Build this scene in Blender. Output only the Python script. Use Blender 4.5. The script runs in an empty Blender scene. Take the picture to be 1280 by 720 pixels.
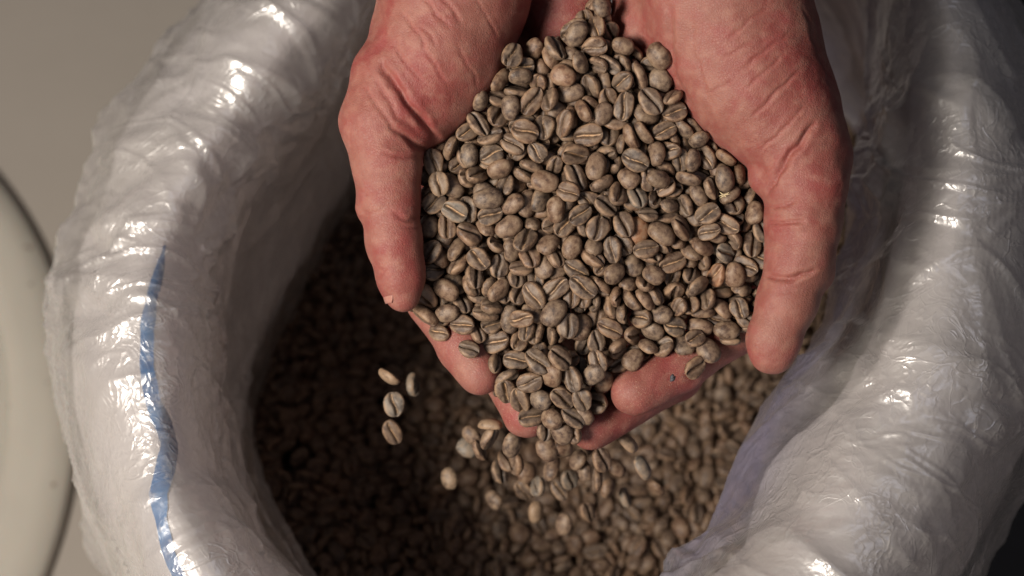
import bpy, math, random
import numpy as np
from mathutils import Vector, Matrix, Quaternion

# ------------------------------------------------------------------ camera, world, lights, exposure
sc = bpy.context.scene
COL = sc.collection
PITCH = math.radians(62.0)
LENS, DIST, FPX = 77.0, 0.75, 77.0 / 36.0 * 1280.0
FWD = np.array([0.0, math.cos(PITCH), -math.sin(PITCH)])
UP = np.array([0.0, math.sin(PITCH), math.cos(PITCH)])
RT = np.array([1.0, 0.0, 0.0])
HAND = np.array([0.0, 0.0, 0.50])                    # the point in focus, between the hands
CAMLOC = HAND - FWD * DIST

cam_d = bpy.data.cameras.new('camera')
cam_d.lens = LENS; cam_d.sensor_width = 36.0
cam_d.clip_start = 0.01; cam_d.clip_end = 20.0
cam_d.dof.use_dof = True; cam_d.dof.focus_distance = DIST - 0.004; cam_d.dof.aperture_fstop = 8.0
cam_d.dof.aperture_blades = 9
cam = bpy.data.objects.new('camera', cam_d); COL.objects.link(cam)
cam.matrix_world = Matrix(((RT[0], UP[0], -FWD[0], CAMLOC[0]), (RT[1], UP[1], -FWD[1], CAMLOC[1]),
                           (RT[2], UP[2], -FWD[2], CAMLOC[2]), (0, 0, 0, 1)))
sc.camera = cam

w = bpy.data.worlds.new('World'); sc.world = w; w.use_nodes = True
bgn = w.node_tree.nodes['Background']
bgn.inputs[0].default_value = (0.90, 0.90, 1.0, 1); bgn.inputs[1].default_value = 0.025

def area(name, to_light, dist, size, power, color, target=(0, 0, 0.42), size_y=None):
    d = bpy.data.lights.new(name, 'AREA'); d.size = size
    if size_y: d.shape = 'RECTANGLE'; d.size_y = size_y
    d.energy = power; d.color = color
    o = bpy.data.objects.new(name, d); COL.objects.link(o)
    v = Vector(to_light).normalized(); o.location = Vector(target) + v * dist
    o.rotation_euler = v.to_track_quat('Z', 'Y').to_euler()
    return o
area('softbox', (-0.57, -0.40, 0.70), 1.2, 0.36, 24.5, (1.0, 0.91, 0.80), size_y=0.36)
area('front_fill', (-0.30, -0.90, 0.32), 1.5, 0.5, 2.3, (0.95, 0.92, 0.95), size_y=0.4)  # fill light added to lift the sack's right side, no real window
area('overhead_fill', (0.55, 0.05, 1.1), 2.0, 0.8, 2.6, (0.80, 0.83, 1.0))  # unseen cool fill added overhead to brighten the liner at upper right

sc.view_settings.view_transform = 'Standard'; sc.view_settings.look = 'None'
sc.view_settings.exposure = 0.0; sc.view_settings.gamma = 1.0; sc.view_settings.use_curve_mapping = False
sc.cycles.max_bounces = 10; sc.cycles.transparent_max_bounces = 12; sc.cycles.use_denoising = True
sc.cycles.caustics_reflective = False; sc.cycles.caustics_refractive = False

# ------------------------------------------------------------------ coordinates
def hp(px, py, z=0.0):
    """point in the hands' own frame (mm): x to the right, y up the slope of the palms, z off the palms."""
    d = DIST * 1000.0 - z
    return np.array([(px - 640.0) * d / FPX, (360.0 - py) * d / FPX, z])

def frame_to_world(v):
    v = np.asarray(v, dtype=np.float64) / 1000.0
    return HAND + v[..., 0:1] * RT + v[..., 1:2] * UP - v[..., 2:3] * FWD

def on_level(px, py, z):
    """world point at height z"""
    r = FWD + (px - 640.0) / FPX * RT + (360.0 - py) / FPX * UP
    return CAMLOC + r * ((z - CAMLOC[2]) / r[2])

# ------------------------------------------------------------------ tagging
def tag(o, label=None, cat=None, group=None, kind=None):
    if label: o['label'] = label
    if cat: o['category'] = cat
    if group: o['group'] = group
    if kind: o['kind'] = kind
    return o

def empty(name, loc=(0, 0, 0)):
    o = bpy.data.objects.new(name, None); COL.objects.link(o); o.location = loc; o.empty_display_size = 0.02
    return o

def mesh_from(name, V, Fq, smooth=True):
    """V (n,3), Fq (m,k) arrays"""
    V = np.ascontiguousarray(V, dtype=np.float32); Fq = np.ascontiguousarray(Fq, dtype=np.int32)
    me = bpy.data.meshes.new(name)
    k = Fq.shape[1]
    me.vertices.add(len(V)); me.vertices.foreach_set('co', V.ravel())
    me.loops.add(Fq.size); me.loops.foreach_set('vertex_index', Fq.ravel())
    me.polygons.add(len(Fq))
    me.polygons.foreach_set('loop_start', np.arange(0, Fq.size, k, dtype=np.int32))
    me.polygons.foreach_set('loop_total', np.full(len(Fq), k, dtype=np.int32))
    me.update(calc_edges=True)
    if smooth: me.polygons.foreach_set('use_smooth', np.ones(len(Fq), dtype=bool))
    return me

def link(name, me, mat, parent=None, loc=None):
    o = bpy.data.objects.new(name, me); COL.objects.link(o)
    if mat and not me.materials: me.materials.append(mat)
    if parent: o.parent = parent
    if loc is not None: o.location = loc
    return o

def attr(me, name, vals):
    a = me.attributes.new(name, 'FLOAT', 'POINT'); a.data.foreach_set('value', np.asarray(vals, dtype=np.float32))

# ------------------------------------------------------------------ vectorised gradient noise
_rng = np.random.RandomState(7)
_perm = np.concatenate([_rng.permutation(256)] * 2)
_g3 = _rng.normal(size=(256, 3)); _g3 /= np.linalg.norm(_g3, axis=1)[:, None]
def noise(p):
    p = np.asarray(p, dtype=np.float64)
    i = np.floor(p).astype(np.int64); f = p - i; i &= 255
    u = f * f * f * (f * (f * 6 - 15) + 10)
    out = 0
    for dx in (0, 1):
        wx = u[..., 0] if dx else 1 - u[..., 0]
        for dy in (0, 1):
            wy = u[..., 1] if dy else 1 - u[..., 1]
            for dz in (0, 1):
                wz = u[..., 2] if dz else 1 - u[..., 2]
                h = _perm[_perm[_perm[(i[..., 0] + dx) & 255] + ((i[..., 1] + dy) & 255)] + ((i[..., 2] + dz) & 255)]
                g = _g3[h]
                out = out + wx * wy * wz * (g[..., 0] * (f[..., 0] - dx) + g[..., 1] * (f[..., 1] - dy) + g[..., 2] * (f[..., 2] - dz))
    return out * 1.6

# ------------------------------------------------------------------ node helpers
class NT:
    def __init__(s, mat):
        mat.use_nodes = True; s.t = mat.node_tree; s.t.nodes.clear(); s.m = mat
        s.out = s.t.nodes.new('ShaderNodeOutputMaterial')
    def n(s, typ, ins=None, **props):
        nd = s.t.nodes.new(typ)
        for k, v in props.items(): setattr(nd, k, v)
        for k, v in (ins or {}).items():
            sock = nd.inputs[k]
            if isinstance(v, bpy.types.NodeSocket): s.t.links.new(v, sock)
            else: sock.default_value = v
        return nd
    def math(s, op, a, b=0.0, c=0.0, clamp=False):
        return s.n('ShaderNodeMath', {0: a, 1: b, 2: c}, operation=op, use_clamp=clamp).outputs[0]
    def ramp(s, fac, stops, interp='LINEAR'):
        r = s.n('ShaderNodeValToRGB', {0: fac}); r.color_ramp.interpolation = interp
        el = r.color_ramp.elements
        while len(el) < len(stops): el.new(0.5)
        for e, (p, c) in zip(el, stops):
            e.position = p; e.color = (c, c, c, 1) if not hasattr(c, '__len__') else (*c, 1)
        return r.outputs[0]
    def mix(s, fac, a, b, blend='MIX'):
        m = s.n('ShaderNodeMix', data_type='RGBA', blend_type=blend)
        for k, v in ((0, fac), (6, a), (7, b)):
            if isinstance(v, bpy.types.NodeSocket): s.t.links.new(v, m.inputs[k])
            else: m.inputs[k].default_value = v if (k == 0) else (*v, 1)
        return m.outputs[2]
    def noise(s, vec, scale, detail=3.0, rough=0.55, dist=0.0):
        return s.n('ShaderNodeTexNoise', {'Vector': vec, 'Scale': scale, 'Detail': detail, 'Roughness': rough, 'Distortion': dist}).outputs[0]
    def coord(s, which='Object'): return s.n('ShaderNodeTexCoord').outputs[which]
    def mapping(s, vec, scale=(1, 1, 1), rot=(0, 0, 0), loc=(0, 0, 0)):
        return s.n('ShaderNodeMapping', {0: vec, 1: loc, 2: rot, 3: scale}).outputs[0]
    def bump(s, h, strength, dist, normal=None):
        i = {'Strength': strength, 'Distance': dist, 'Height': h}
        if normal is not None: i['Normal'] = normal
        return s.n('ShaderNodeBump', i).outputs[0]
    def done(s, shader): s.t.links.new(shader, s.out.inputs[0]); return s.m
def new_mat(name): return NT(bpy.data.materials.new(name))
def lin(r, g, b):
    f = lambda c: (c / 255 / 12.92) if c / 255 <= 0.04045 else ((c / 255 + 0.055) / 1.055) ** 2.4
    return (f(r), f(g), f(b))
# ------------------------------------------------------------------ hands (one smooth surface each, from blended tapered bones)
def round_cone(P, a, b, ra, rb, flat=None):
    ba = b - a; l2 = float(ba @ ba); rr = ra - rb; a2 = l2 - rr * rr; il2 = 1.0 / l2
    pa = P - a.astype(np.float32)
    y = pa @ ba.astype(np.float32); z = y - l2
    q = pa * l2 - y[:, None] * ba.astype(np.float32)
    x2 = np.einsum('ij,ij->i', q, q)
    y2 = y * y * l2; z2 = z * z * l2
    k = np.sign(rr) * rr * rr * x2
    d = (np.sqrt(x2 * a2 * il2) + y * rr) * il2 - ra
    m1 = np.sign(z) * a2 * z2 > k; m2 = np.sign(y) * a2 * y2 < k
    d = np.where(m2, np.sqrt(x2 + y2) * il2 - ra, d)
    d = np.where(m1, np.sqrt(x2 + z2) * il2 - rb, d)
    return d
def smin(a, b, k):
    h = np.clip(0.5 + 0.5 * (b - a) / k, 0, 1)
    return b + (a - b) * h - k * h * (1 - h)

def chain_sdf(P, pts, k):
    D = None
    pp = [(hp(x, y, z), r) for x, y, z, r in pts]
    for (a, ra), (b, rb) in zip(pp[:-1], pp[1:]):
        d = round_cone(P, a, b, ra, rb)
        D = d if D is None else smin(D, d, k)
    return D

def surface_nets(val, xs, ys, zs):
    s = val < 0
    nx, ny, nz = val.shape
    acc = np.zeros((nx - 1, ny - 1, nz - 1, 3), dtype=np.float32); cnt = np.zeros((nx - 1, ny - 1, nz - 1), dtype=np.float32)
    X = [xs, ys, zs]
    for ax in range(3):
        sl0 = [slice(None)] * 3; sl1 = [slice(None)] * 3
        sl0[ax] = slice(0, -1); sl1[ax] = slice(1, None)
        cross = s[tuple(sl0)] != s[tuple(sl1)]
        idx = np.argwhere(cross)
        v0 = val[tuple(sl0)][cross]; v1 = val[tuple(sl1)][cross]; t = v0 / (v0 - v1)
        pos = np.stack([X[k][idx[:, k]] for k in range(3)], 1).astype(np.float32)
        pos[:, ax] += t * (X[ax][idx[:, ax] + 1] - X[ax][idx[:, ax]])
        o = [k for k in range(3) if k != ax]
        for da in (0, 1):
            for db in (0, 1):
                c = idx.copy(); c[:, o[0]] -= da; c[:, o[1]] -= db
                np.add.at(acc, (c[:, 0], c[:, 1], c[:, 2]), pos); np.add.at(cnt, (c[:, 0], c[:, 1], c[:, 2]), 1)
    act = cnt > 0
    ids = -np.ones(cnt.shape, dtype=np.int64); ids[act] = np.arange(act.sum())
    V = acc[act] / cnt[act][:, None]
    F = []
    for ax in range(3):
        sl0 = [slice(None)] * 3; sl1 = [slice(None)] * 3
        sl0[ax] = slice(0, -1); sl1[ax] = slice(1, None)
        A = s[tuple(sl0)]; B = s[tuple(sl1)]
        o = [(ax + 1) % 3, (ax + 2) % 3]
        for flip, cr in ((False, A & ~B), (True, ~A & B)):
            idx = np.argwhere(cr); q = []
            for da, db in ((0, 0), (1, 0), (1, 1), (0, 1)):
                c = idx.copy(); c[:, o[0]] -= 1 - da; c[:, o[1]] -= 1 - db
                q.append(ids[c[:, 0], c[:, 1], c[:, 2]])
            q = np.stack(q, 1)
            F.append(q[:, ::-1] if flip else q)
    return V, np.concatenate(F)

def relax(V, F, n, lam=0.5):
    e = np.concatenate([F[:, [0, 1]], F[:, [1, 2]], F[:, [2, 3]], F[:, [3, 0]]])
    for _ in range(n):
        a = np.zeros_like(V, dtype=np.float64); c = np.zeros(len(V))
        for i, j in ((0, 1), (1, 0)):
            for k in range(3): a[:, k] += np.bincount(e[:, i], V[e[:, j], k], len(V))
            c += np.bincount(e[:, i], minlength=len(V))
        V = V + lam * (a / c[:, None] - V)
    return V
def vnormals(V, F):
    n = np.cross(V[F[:, 2]] - V[F[:, 0]], V[F[:, 3]] - V[F[:, 1]])
    N = np.zeros_like(V, dtype=np.float64)
    for i in range(4):
        for k in range(3): N[:, k] += np.bincount(F[:, i], n[:, k], len(V))
    return N / (np.linalg.norm(N, axis=1)[:, None] + 1e-12)

def seg_dist(P, pts):
    best = np.full(len(P), 1e9); tt = np.zeros(len(P))
    L = np.cumsum([0] + [np.linalg.norm(np.subtract(b, a)) for a, b in zip(pts[:-1], pts[1:])])
    for i, (a, b) in enumerate(zip(pts[:-1], pts[1:])):
        a = np.array(a, float); b = np.array(b, float); ab = b - a
        t = np.clip(((P - a) @ ab) / (ab @ ab), 0, 1)
        d = np.linalg.norm(P - a - t[:, None] * ab, axis=1)
        m = d < best; best[m] = d[m]; tt[m] = ((L[i] + t * (L[i + 1] - L[i])) / L[-1])[m]
    return best, tt

def crease(V, N, pts, depth, width, zmin=-60, wob=1):
    width = width * .68; depth = depth * (.8 if depth < 1 else .9)
    pm = [hp(x, y, 8)[:2] for x, y in pts]
    lo = np.min(pm, 0) - 6; hi = np.max(pm, 0) + 6
    m = (V[:, 0] > lo[0]) & (V[:, 0] < hi[0]) & (V[:, 1] > lo[1]) & (V[:, 1] < hi[1]) & (N[:, 2] > 0.0) & (V[:, 2] > zmin)
    P = V[m][:, :2].copy()
    P += wob * np.stack([noise(np.c_[P * 0.22, np.full(len(P), 3.3)]), noise(np.c_[P * 0.22, np.full(len(P), 9.1)])], 1)
    d, t = seg_dist(P, pm)
    env = np.clip(np.minimum(t, 1 - t) * 5, 0, 1) ** 0.7 * np.clip(N[m][:, 2] * 3, 0, 1)
    g = -depth * np.exp(-(d / width) ** 2) + 0.20 * depth * np.exp(-((d - 2.3 * width) / (1.3 * width)) ** 2)
    V[m] += N[m] * (g * env)[:, None]

def build_hand(spec, step=0.7):
    xs = np.arange(spec['box'][0], spec['box'][1], step, dtype=np.float32)
    ytop = 102.0
    ys = np.concatenate([np.arange(spec['box'][2], ytop, step), np.arange(ytop, spec['box'][3], 3.0)]).astype(np.float32)
    zs = np.arange(spec['box'][4], spec['box'][5], step, dtype=np.float32)
    val = np.empty((len(xs), len(ys), len(zs)), dtype=np.float32)
    YZ = np.stack(np.meshgrid(ys, zs, indexing='ij'), -1).reshape(-1, 2)
    B = 16
    for i in range(0, len(xs), B):
        xb = xs[i:i + B]
        P = np.concatenate([np.repeat(xb, len(YZ))[:, None], np.tile(YZ, (len(xb), 1))], 1)
        D = None
        for pts in spec['palm']:
            d = chain_sdf(P, pts, 6); D = d if D is None else smin(D, d, 10)
        for pts in spec['fingers']:
            D = smin(D, chain_sdf(P, pts, 2.0), spec.get('kf', 1.0))
        for pts in spec['thumb']:
            D = smin(D, chain_sdf(P, pts, 3.0), 3.5)
        for (x, y, z, r, k) in spec.get('add', []):
            D = smin(D, np.linalg.norm(P - hp(x, y, z).astype(np.float32), axis=1) - r, k)
        val[i:i + len(xb)] = D.reshape(len(xb), len(ys), len(zs))
    for ax in range(3):
        for e in (0, 1, -2, -1):
            sl = [slice(None)] * 3; sl[ax] = e; val[tuple(sl)] = np.maximum(val[tuple(sl)], 0.3)
    V, F = surface_nets(val, xs, ys, zs)
    V = relax(V.astype(np.float64), F, 4)
    N = vnormals(V, F)
    # soft unevenness of flesh
    V += N * (0.8 * noise(V * 0.055 + 11) + 0.22 * noise(V * 0.16 + 5))[:, None]
    N = vnormals(V, F)
    for pts, dep, wid in spec['creases']:
        crease(V, N, pts, dep, wid)
    N = vnormals(V, F)
    # short crossing skin lines, running with the long creases
    ang = spec['grain']; c, s_ = math.cos(ang), math.sin(ang)
    u = V[:, 0] * c + V[:, 1] * s_; v = -V[:, 0] * s_ + V[:, 1] * c
    q = np.stack([u * 0.055, v * 0.42, V[:, 2] * 0.05], 1) + 0.35 * noise(V * 0.12)[:, None]
    r1 = 1 - np.abs(noise(q)) * 6; r1 = np.clip(r1, 0, 1) ** 2
    r2 = 1 - np.abs(noise(q * 1.9 + 31)) * 6; r2 = np.clip(r2, 0, 1) ** 2
    mask = np.clip(noise(V * 0.05 + 2) * 2 + 0.7, 0.15, 1)
    V -= N * ((0.09 * r1 + 0.06 * r2) * mask)[:, None]
    return V, F

HAND_L = dict(
    box=(-66, 42, -58, 230, -76, 36), grain=math.radians(-50),
    palm=[[(640, -420, -22, 26), (625, -150, -25, 26), (600, 40, -40, 13), (545, 75, -46, 13)],
          [(625, -150, -30, 20), (610, 70, -50, 13)], [(640, -150, -32, 20), (665, 60, -50, 13)],
          [(660, -150, -30, 20), (704, -40, -24, 16), (706, 20, -26, 15), (716, 60, -42, 14)]],
    fingers=[[(545, 75, -46, 12), (520, 215, -42, 10.3), (541, 372, -24, 9.3), (575, 430, -15, 8.8), (600, 467, -10, 7.8)],
             [(610, 70, -50, 12), (585, 240, -50, 10.5), (603, 420, -32, 9.2), (658, 518, -17, 8.2)],
             [(665, 60, -50, 11.5), (655, 240, -52, 10), (668, 400, -40, 9), (693, 500, -28, 7.8)],
             [(722, 50, -46, 12), (728, 200, -51, 10), (730, 320, -45, 8.6), (722, 425, -36, 7.2)]],
    thumb=[[(610, -180, -8, 25), (578, -60, -4, 26.5), (566, 0, -4, 25.3), (551, 55, -4, 24.5), (530, 103, -3, 20.0), (512, 128, -1, 18)],
           [(500, 100, 0, 17), (481, 152, 3, 14.3), (484, 205, 6, 11.5), (487, 250, 6, 10.4), (493, 300, 6, 9.4), (501, 345, 6, 7.9), (504, 368, 6, 6.2)]],
    add=[(451, 150, 0, 5, 6), (458, 262, 6, 3.2, 4), (518, 330, 6, 2.6, 4)],
    creases=[([(523, -10), (545, 22), (564, 44)], .75, .8), ([(548, -6), (565, 16), (580, 36)], .7, .8),
             ([(500, 14), (520, 44), (534, 67), (562, 111)], .6, .8), ([(524, 36), (549, 62)], .55, .7),
             ([(492, 56), (512, 84), (531, 107)], .65, .8), ([(474, 78), (488, 98), (505, 122), (531, 155), (547, 180)], 2.2, 1.7),
             ([(455, 108), (478, 140), (494, 165)], .55, .9), ([(470, 100), (500, 150), (520, 165)], .5, .9),
             ([(486, 160), (510, 172), (537, 196)], 1.3, 1.3), ([(478, 192), (500, 198), (528, 196)], .7, .9),
             ([(446, 236), (462, 246), (470, 240)], .45, .8), ([(448, 262), (470, 268), (482, 262)], .4, .8), ([(492, 268), (510, 276), (530, 272)], .8, 1.0),
             ([(500, 286), (528, 284)], .4, .7), ([(470, 334), (484, 337)], .5, .8), ([(590, -5), (612, 30), (625, 50)], .35, .7),
             ([(570, 60), (590, 92), (600, 110)], .35, .7)])
HAND_R = dict(
    box=(10, 122, -58, 230, -76, 38), grain=math.radians(47),
    palm=[[(900, -420, -26, 27), (900, -150, -27, 26), (930, 100, -42, 13), (985, 130, -46, 13)],
          [(900, -150, -30, 20), (925, 130, -50, 13)], [(880, -150, -30, 20), (870, 120, -50, 13)],
          [(860, -150, -28, 20), (822, -60, -14, 16), (816, 30, -14, 13.5), (818, 70, -34, 14), (806, 100, -46, 13)]],
    fingers=[[(985, 130, -46, 12), (1000, 270, -42, 10.5), (925, 405, -25, 9.4), (850, 460, -15, 8.7), (792, 490, -9, 8)],
             [(925, 140, -50, 12), (930, 300, -50, 10.5), (845, 468, -35, 9.2), (738, 536, -20, 7.7)],
             [(870, 130, -50, 11.5), (865, 290, -52, 10), (805, 420, -42, 9), (742, 502, -31, 7.7)],
             [(805, 100, -46, 12), (792, 250, -51, 10), (778, 350, -46, 8.4), (756, 440, -38, 7.2)]],
    thumb=[[(880, -180, -6, 27), (898, -60, -4, 29), (905, 0, -4, 29.5), (922, 50, -4, 28), (940, 92, -3, 26), (968, 138, -1, 21)],
           [(975, 120, -1, 19), (1000, 180, 2, 16), (1007, 225, 4, 14.2), (1006, 275, 5, 12.8), (1000, 325, 5, 11.6), (984, 375, 5, 10.4), (968, 422, 5, 8.8), (965, 441, 5, 7.2)]],
    add=[(1046, 200, 2, 5, 6), (1026, 345, 5, 3.5, 5), (952, 225, 2, 4, 5)],
    creases=[([(958, 246), (966, 221), (990, 188), (1018, 152)], 1.7, 1.3), ([(936, 150), (965, 120), (996, 90)], .7, .8),
             ([(915, 98), (950, 70), (984, 44)], .65, .8), ([(895, 82), (936, 56)], .5, .7), ([(925, 118), (958, 88), (975, 70)], .5, .7),
             ([(945, 190), (975, 165), (1000, 135)], .6, .8), ([(900, 60), (930, 32), (955, 15)], .5, .8), ([(880, 120), (915, 104)], .35, .7),
             ([(956, 256), (975, 258), (1000, 250)], .7, .9), ([(958, 280), (978, 281), (1002, 278)], 1.2, 1.0), ([(966, 300), (990, 306)], .35, .7),
             ([(955, 344), (980, 350), (1020, 337)], 1.3, 1.1), ([(965, 366), (990, 362)], .35, .7),
             ([(832, 8), (835, 54), (844, 96), (866, 138)], 1.2, 2.0), ([(858, 20), (866, 80), (890, 140)], .3, .9),
             ([(1000, 10), (1014, 50), (1040, 110)], .5, 1.0)])
# ------------------------------------------------------------------ materials
def mat_skin():
    t = new_mat('skin'); P = t.coord('Object')          # metres
    big = t.noise(P, 42, 4, .6, .5); mid = t.noise(P, 210, 4, .6); fine = t.noise(P, 1500, 3, .6)
    col = t.mix(t.ramp(big, [(.38, 0), (.62, 1)]), (0.248, 0.096, 0.074), (0.222, 0.050, 0.044))
    col = t.mix(t.ramp(mid, [(.45, 0), (.72, .55)]), col, (0.34, 0.165, 0.125))
    col = t.mix(t.ramp(t.noise(P, 120, 2, .5), [(.55, 0), (.75, .45)]), col, (0.27, 0.060, 0.060))
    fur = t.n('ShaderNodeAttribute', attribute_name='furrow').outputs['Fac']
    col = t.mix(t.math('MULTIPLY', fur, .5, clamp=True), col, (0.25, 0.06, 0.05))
    # bean dust caught on the skin, more of it on the fingers
    dsty = t.n('ShaderNodeAttribute', attribute_name='dust').outputs['Fac']
    sp = t.ramp(t.noise(P, 2600, 2, .7), [(.60, 0), (.70, 1)])
    spk = t.math('MULTIPLY', t.math('MULTIPLY', sp, t.ramp(t.noise(P, 170, 3, .6), [(.38, 0), (.6, 1)])), dsty, clamp=True)
    col = t.mix(t.math('MULTIPLY', spk, .75), col, (0.60, 0.42, 0.30))
    # fine skin relief
    cells = t.n('ShaderNodeTexVoronoi', {'Vector': t.mapping(P, (1, 1, 1)), 'Scale': 1150.0}, feature='DISTANCE_TO_EDGE').outputs[0]
    h = t.math('MULTIPLY', t.ramp(cells, [(0, 0), (.16, 1)]), .55)
    h = t.math('ADD', h, t.math('MULTIPLY', fine, .9)); h = t.math('ADD', h, t.math('MULTIPLY', t.noise(P, 420, 3, .6), 1.1))
    nb = t.bump(h, .33, .0005)
    rough = t.math('ADD', .47, t.math('MULTIPLY', mid, .16))
    b = t.n('ShaderNodeBsdfPrincipled', {'Base Color': col, 'Roughness': rough, 'Normal': nb, 'Subsurface Weight': .28,
        'Subsurface Radius': (1.0, .30, .16), 'Subsurface Scale': .0045, 'Specular IOR Level': .42})
    return t.done(b.outputs[0])

def mat_nail():
    t = new_mat('nail'); P = t.coord()
    b = t.n('ShaderNodeBsdfPrincipled', {'Base Color': (0.36, 0.17, 0.135, 1), 'Roughness': .33, 'Subsurface Weight': .2, 'Subsurface Radius': (1, .4, .25),
        'Subsurface Scale': .002, 'Normal': t.bump(t.noise(t.mapping(P, (4, 1, 1)), 500, 2), .25, .0003)})
    return t.done(b.outputs[0])

def mat_bean(name, palette, scale=1.0):
    """scale: object units per millimetre"""
    t = new_mat(name); P = t.coord('Object')
    rnd = t.n('ShaderNodeObjectInfo').outputs['Random']
    tint = t.n('ShaderNodeAttribute', attribute_name='tint').outputs['Fac']
    v = t.math('FRACT', t.math('ADD', t.math('MULTIPLY', rnd, 7.31), tint))
    off = t.n('ShaderNodeCombineXYZ', {0: t.math('MULTIPLY', v, 3.0), 1: t.math('MULTIPLY', rnd, 2.0)}).outputs[0]
    Q = t.n('ShaderNodeVectorMath', {0: P, 1: off}, operation='ADD').outputs[0]
    k = 1000.0
    base = t.ramp(v, palette, 'LINEAR')
    v2 = t.math('FRACT', t.math('MULTIPLY', v, 13.7))
    base = t.mix(t.math('MULTIPLY', t.ramp(v2, [(0, 0), (1, 1)]), .38), base, (0.072, 0.054, 0.045))
    m1 = t.noise(Q, .45 * k, 4, .62); m2 = t.noise(Q, 2.2 * k, 3, .6)
    col = t.mix(t.ramp(m1, [(.38, 0), (.68, .75)]), base, (0.29, 0.205, 0.135))
    col = t.mix(t.ramp(m1, [(.30, .8), (.47, 0)]), col, (0.045, 0.030, 0.022))
    col = t.mix(t.ramp(m2, [(.60, 0), (.74, .55)]), col, (0.42, 0.32, 0.22))
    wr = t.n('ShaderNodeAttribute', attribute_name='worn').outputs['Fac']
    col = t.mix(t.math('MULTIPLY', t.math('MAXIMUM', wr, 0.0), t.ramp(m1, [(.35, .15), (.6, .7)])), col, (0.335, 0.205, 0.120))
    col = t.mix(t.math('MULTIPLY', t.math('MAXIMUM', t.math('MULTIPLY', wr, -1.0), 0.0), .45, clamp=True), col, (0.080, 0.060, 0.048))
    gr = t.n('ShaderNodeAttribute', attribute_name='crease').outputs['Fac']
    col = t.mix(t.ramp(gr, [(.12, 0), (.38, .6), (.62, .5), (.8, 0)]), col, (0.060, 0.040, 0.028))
    col = t.mix(t.math('MULTIPLY', t.ramp(gr, [(.62, 0), (.85, 1)]), t.ramp(m1, [(.36, .15), (.56, 1)])), col, (0.42, 0.27, 0.155))
    h = t.math('ADD', t.math('MULTIPLY', m1, .6), t.math('MULTIPLY', t.noise(t.mapping(Q, (.5, 1.3, 1.3)), 3.0 * k, 3, .65), .4))
    nb = t.bump(h, .55, .00035)
    b = t.n('ShaderNodeBsdfPrincipled', {'Base Color': col, 'Roughness': t.math('ADD', .40, t.math('MULTIPLY', m2, .25)), 'Normal': nb, 'Specular IOR Level': .42})
    return t.done(b.outputs[0])
PAL = [(0.0, (0.131, 0.064, 0.038)), (.14, (0.069, 0.039, 0.028)), (.28, (0.164, 0.087, 0.053)), (.42, (0.049, 0.032, 0.027)),
       (.56, (0.112, 0.062, 0.040)), (.70, (0.081, 0.055, 0.045)), (.85, (0.147, 0.070, 0.037)), (1.0, (0.042, 0.024, 0.018))]
PAL_RUST = [(0, (0.26, 0.105, 0.045)), (1, (0.22, 0.095, 0.048))]
PAL_TAN = [(0, (0.24, 0.155, 0.095)), (1, (0.21, 0.145, 0.095))]
PAL_GREY = [(0, (0.150, 0.138, 0.122)), (1, (0.165, 0.150, 0.130))]

def mat_sack():
    t = new_mat('white_woven_plastic'); P = t.coord('Object')
    uv = t.n('ShaderNodeAttribute', attribute_name='flow').outputs['Vector']
    mot = t.noise(P, 22, 4, .6)
    col = t.mix(t.ramp(mot, [(.35, 0), (.7, 1)]), (0.80, 0.765, 0.715), (0.88, 0.85, 0.80))
    weave = t.n('ShaderNodeTexWave', {'Vector': uv, 'Scale': 95.0, 'Distortion': .6, 'Detail': 1.0}, bands_direction='X').outputs[1]
    weave2 = t.n('ShaderNodeTexWave', {'Vector': uv, 'Scale': 95.0, 'Distortion': .6, 'Detail': 1.0}, bands_direction='Y').outputs[1]
    hb = t.math('ADD', t.math('MULTIPLY', weave, .5), t.math('MULTIPLY', weave2, .5))
    nb = t.bump(t.math('ADD', t.math('MULTIPLY', hb, .25), t.noise(P, 160, 4, .6)), .35, .0012)
    d = t.n('ShaderNodeBsdfPrincipled', {'Base Color': col, 'Roughness': .55, 'Normal': nb})
    tr = t.n('ShaderNodeBsdfTranslucent', {'Color': (0.82, 0.78, 0.77, 1), 'Normal': nb})
    m = t.n('ShaderNodeMixShader', {0: .42, 1: d.outputs[0], 2: tr.outputs[0]})
    return t.done(m.outputs[0])

def mat_stripe():
    t = new_mat('blue_print'); P = t.coord('Object')
    col = t.mix(t.ramp(t.noise(P, 130, 4, .6), [(.35, 0), (.65, 1)]), (0.002, 0.085, 0.27), (0.004, 0.165, 0.42))
    fade = t.ramp(t.noise(t.mapping(P, (1, 1, 1)), 210, 4, .7), [(.56, 0), (.66, .75)])
    col = t.mix(fade, col, (0.50, 0.54, 0.60))
    b = t.n('ShaderNodeBsdfPrincipled', {'Base Color': col, 'Roughness': .5})
    return t.done(b.outputs[0])

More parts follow.
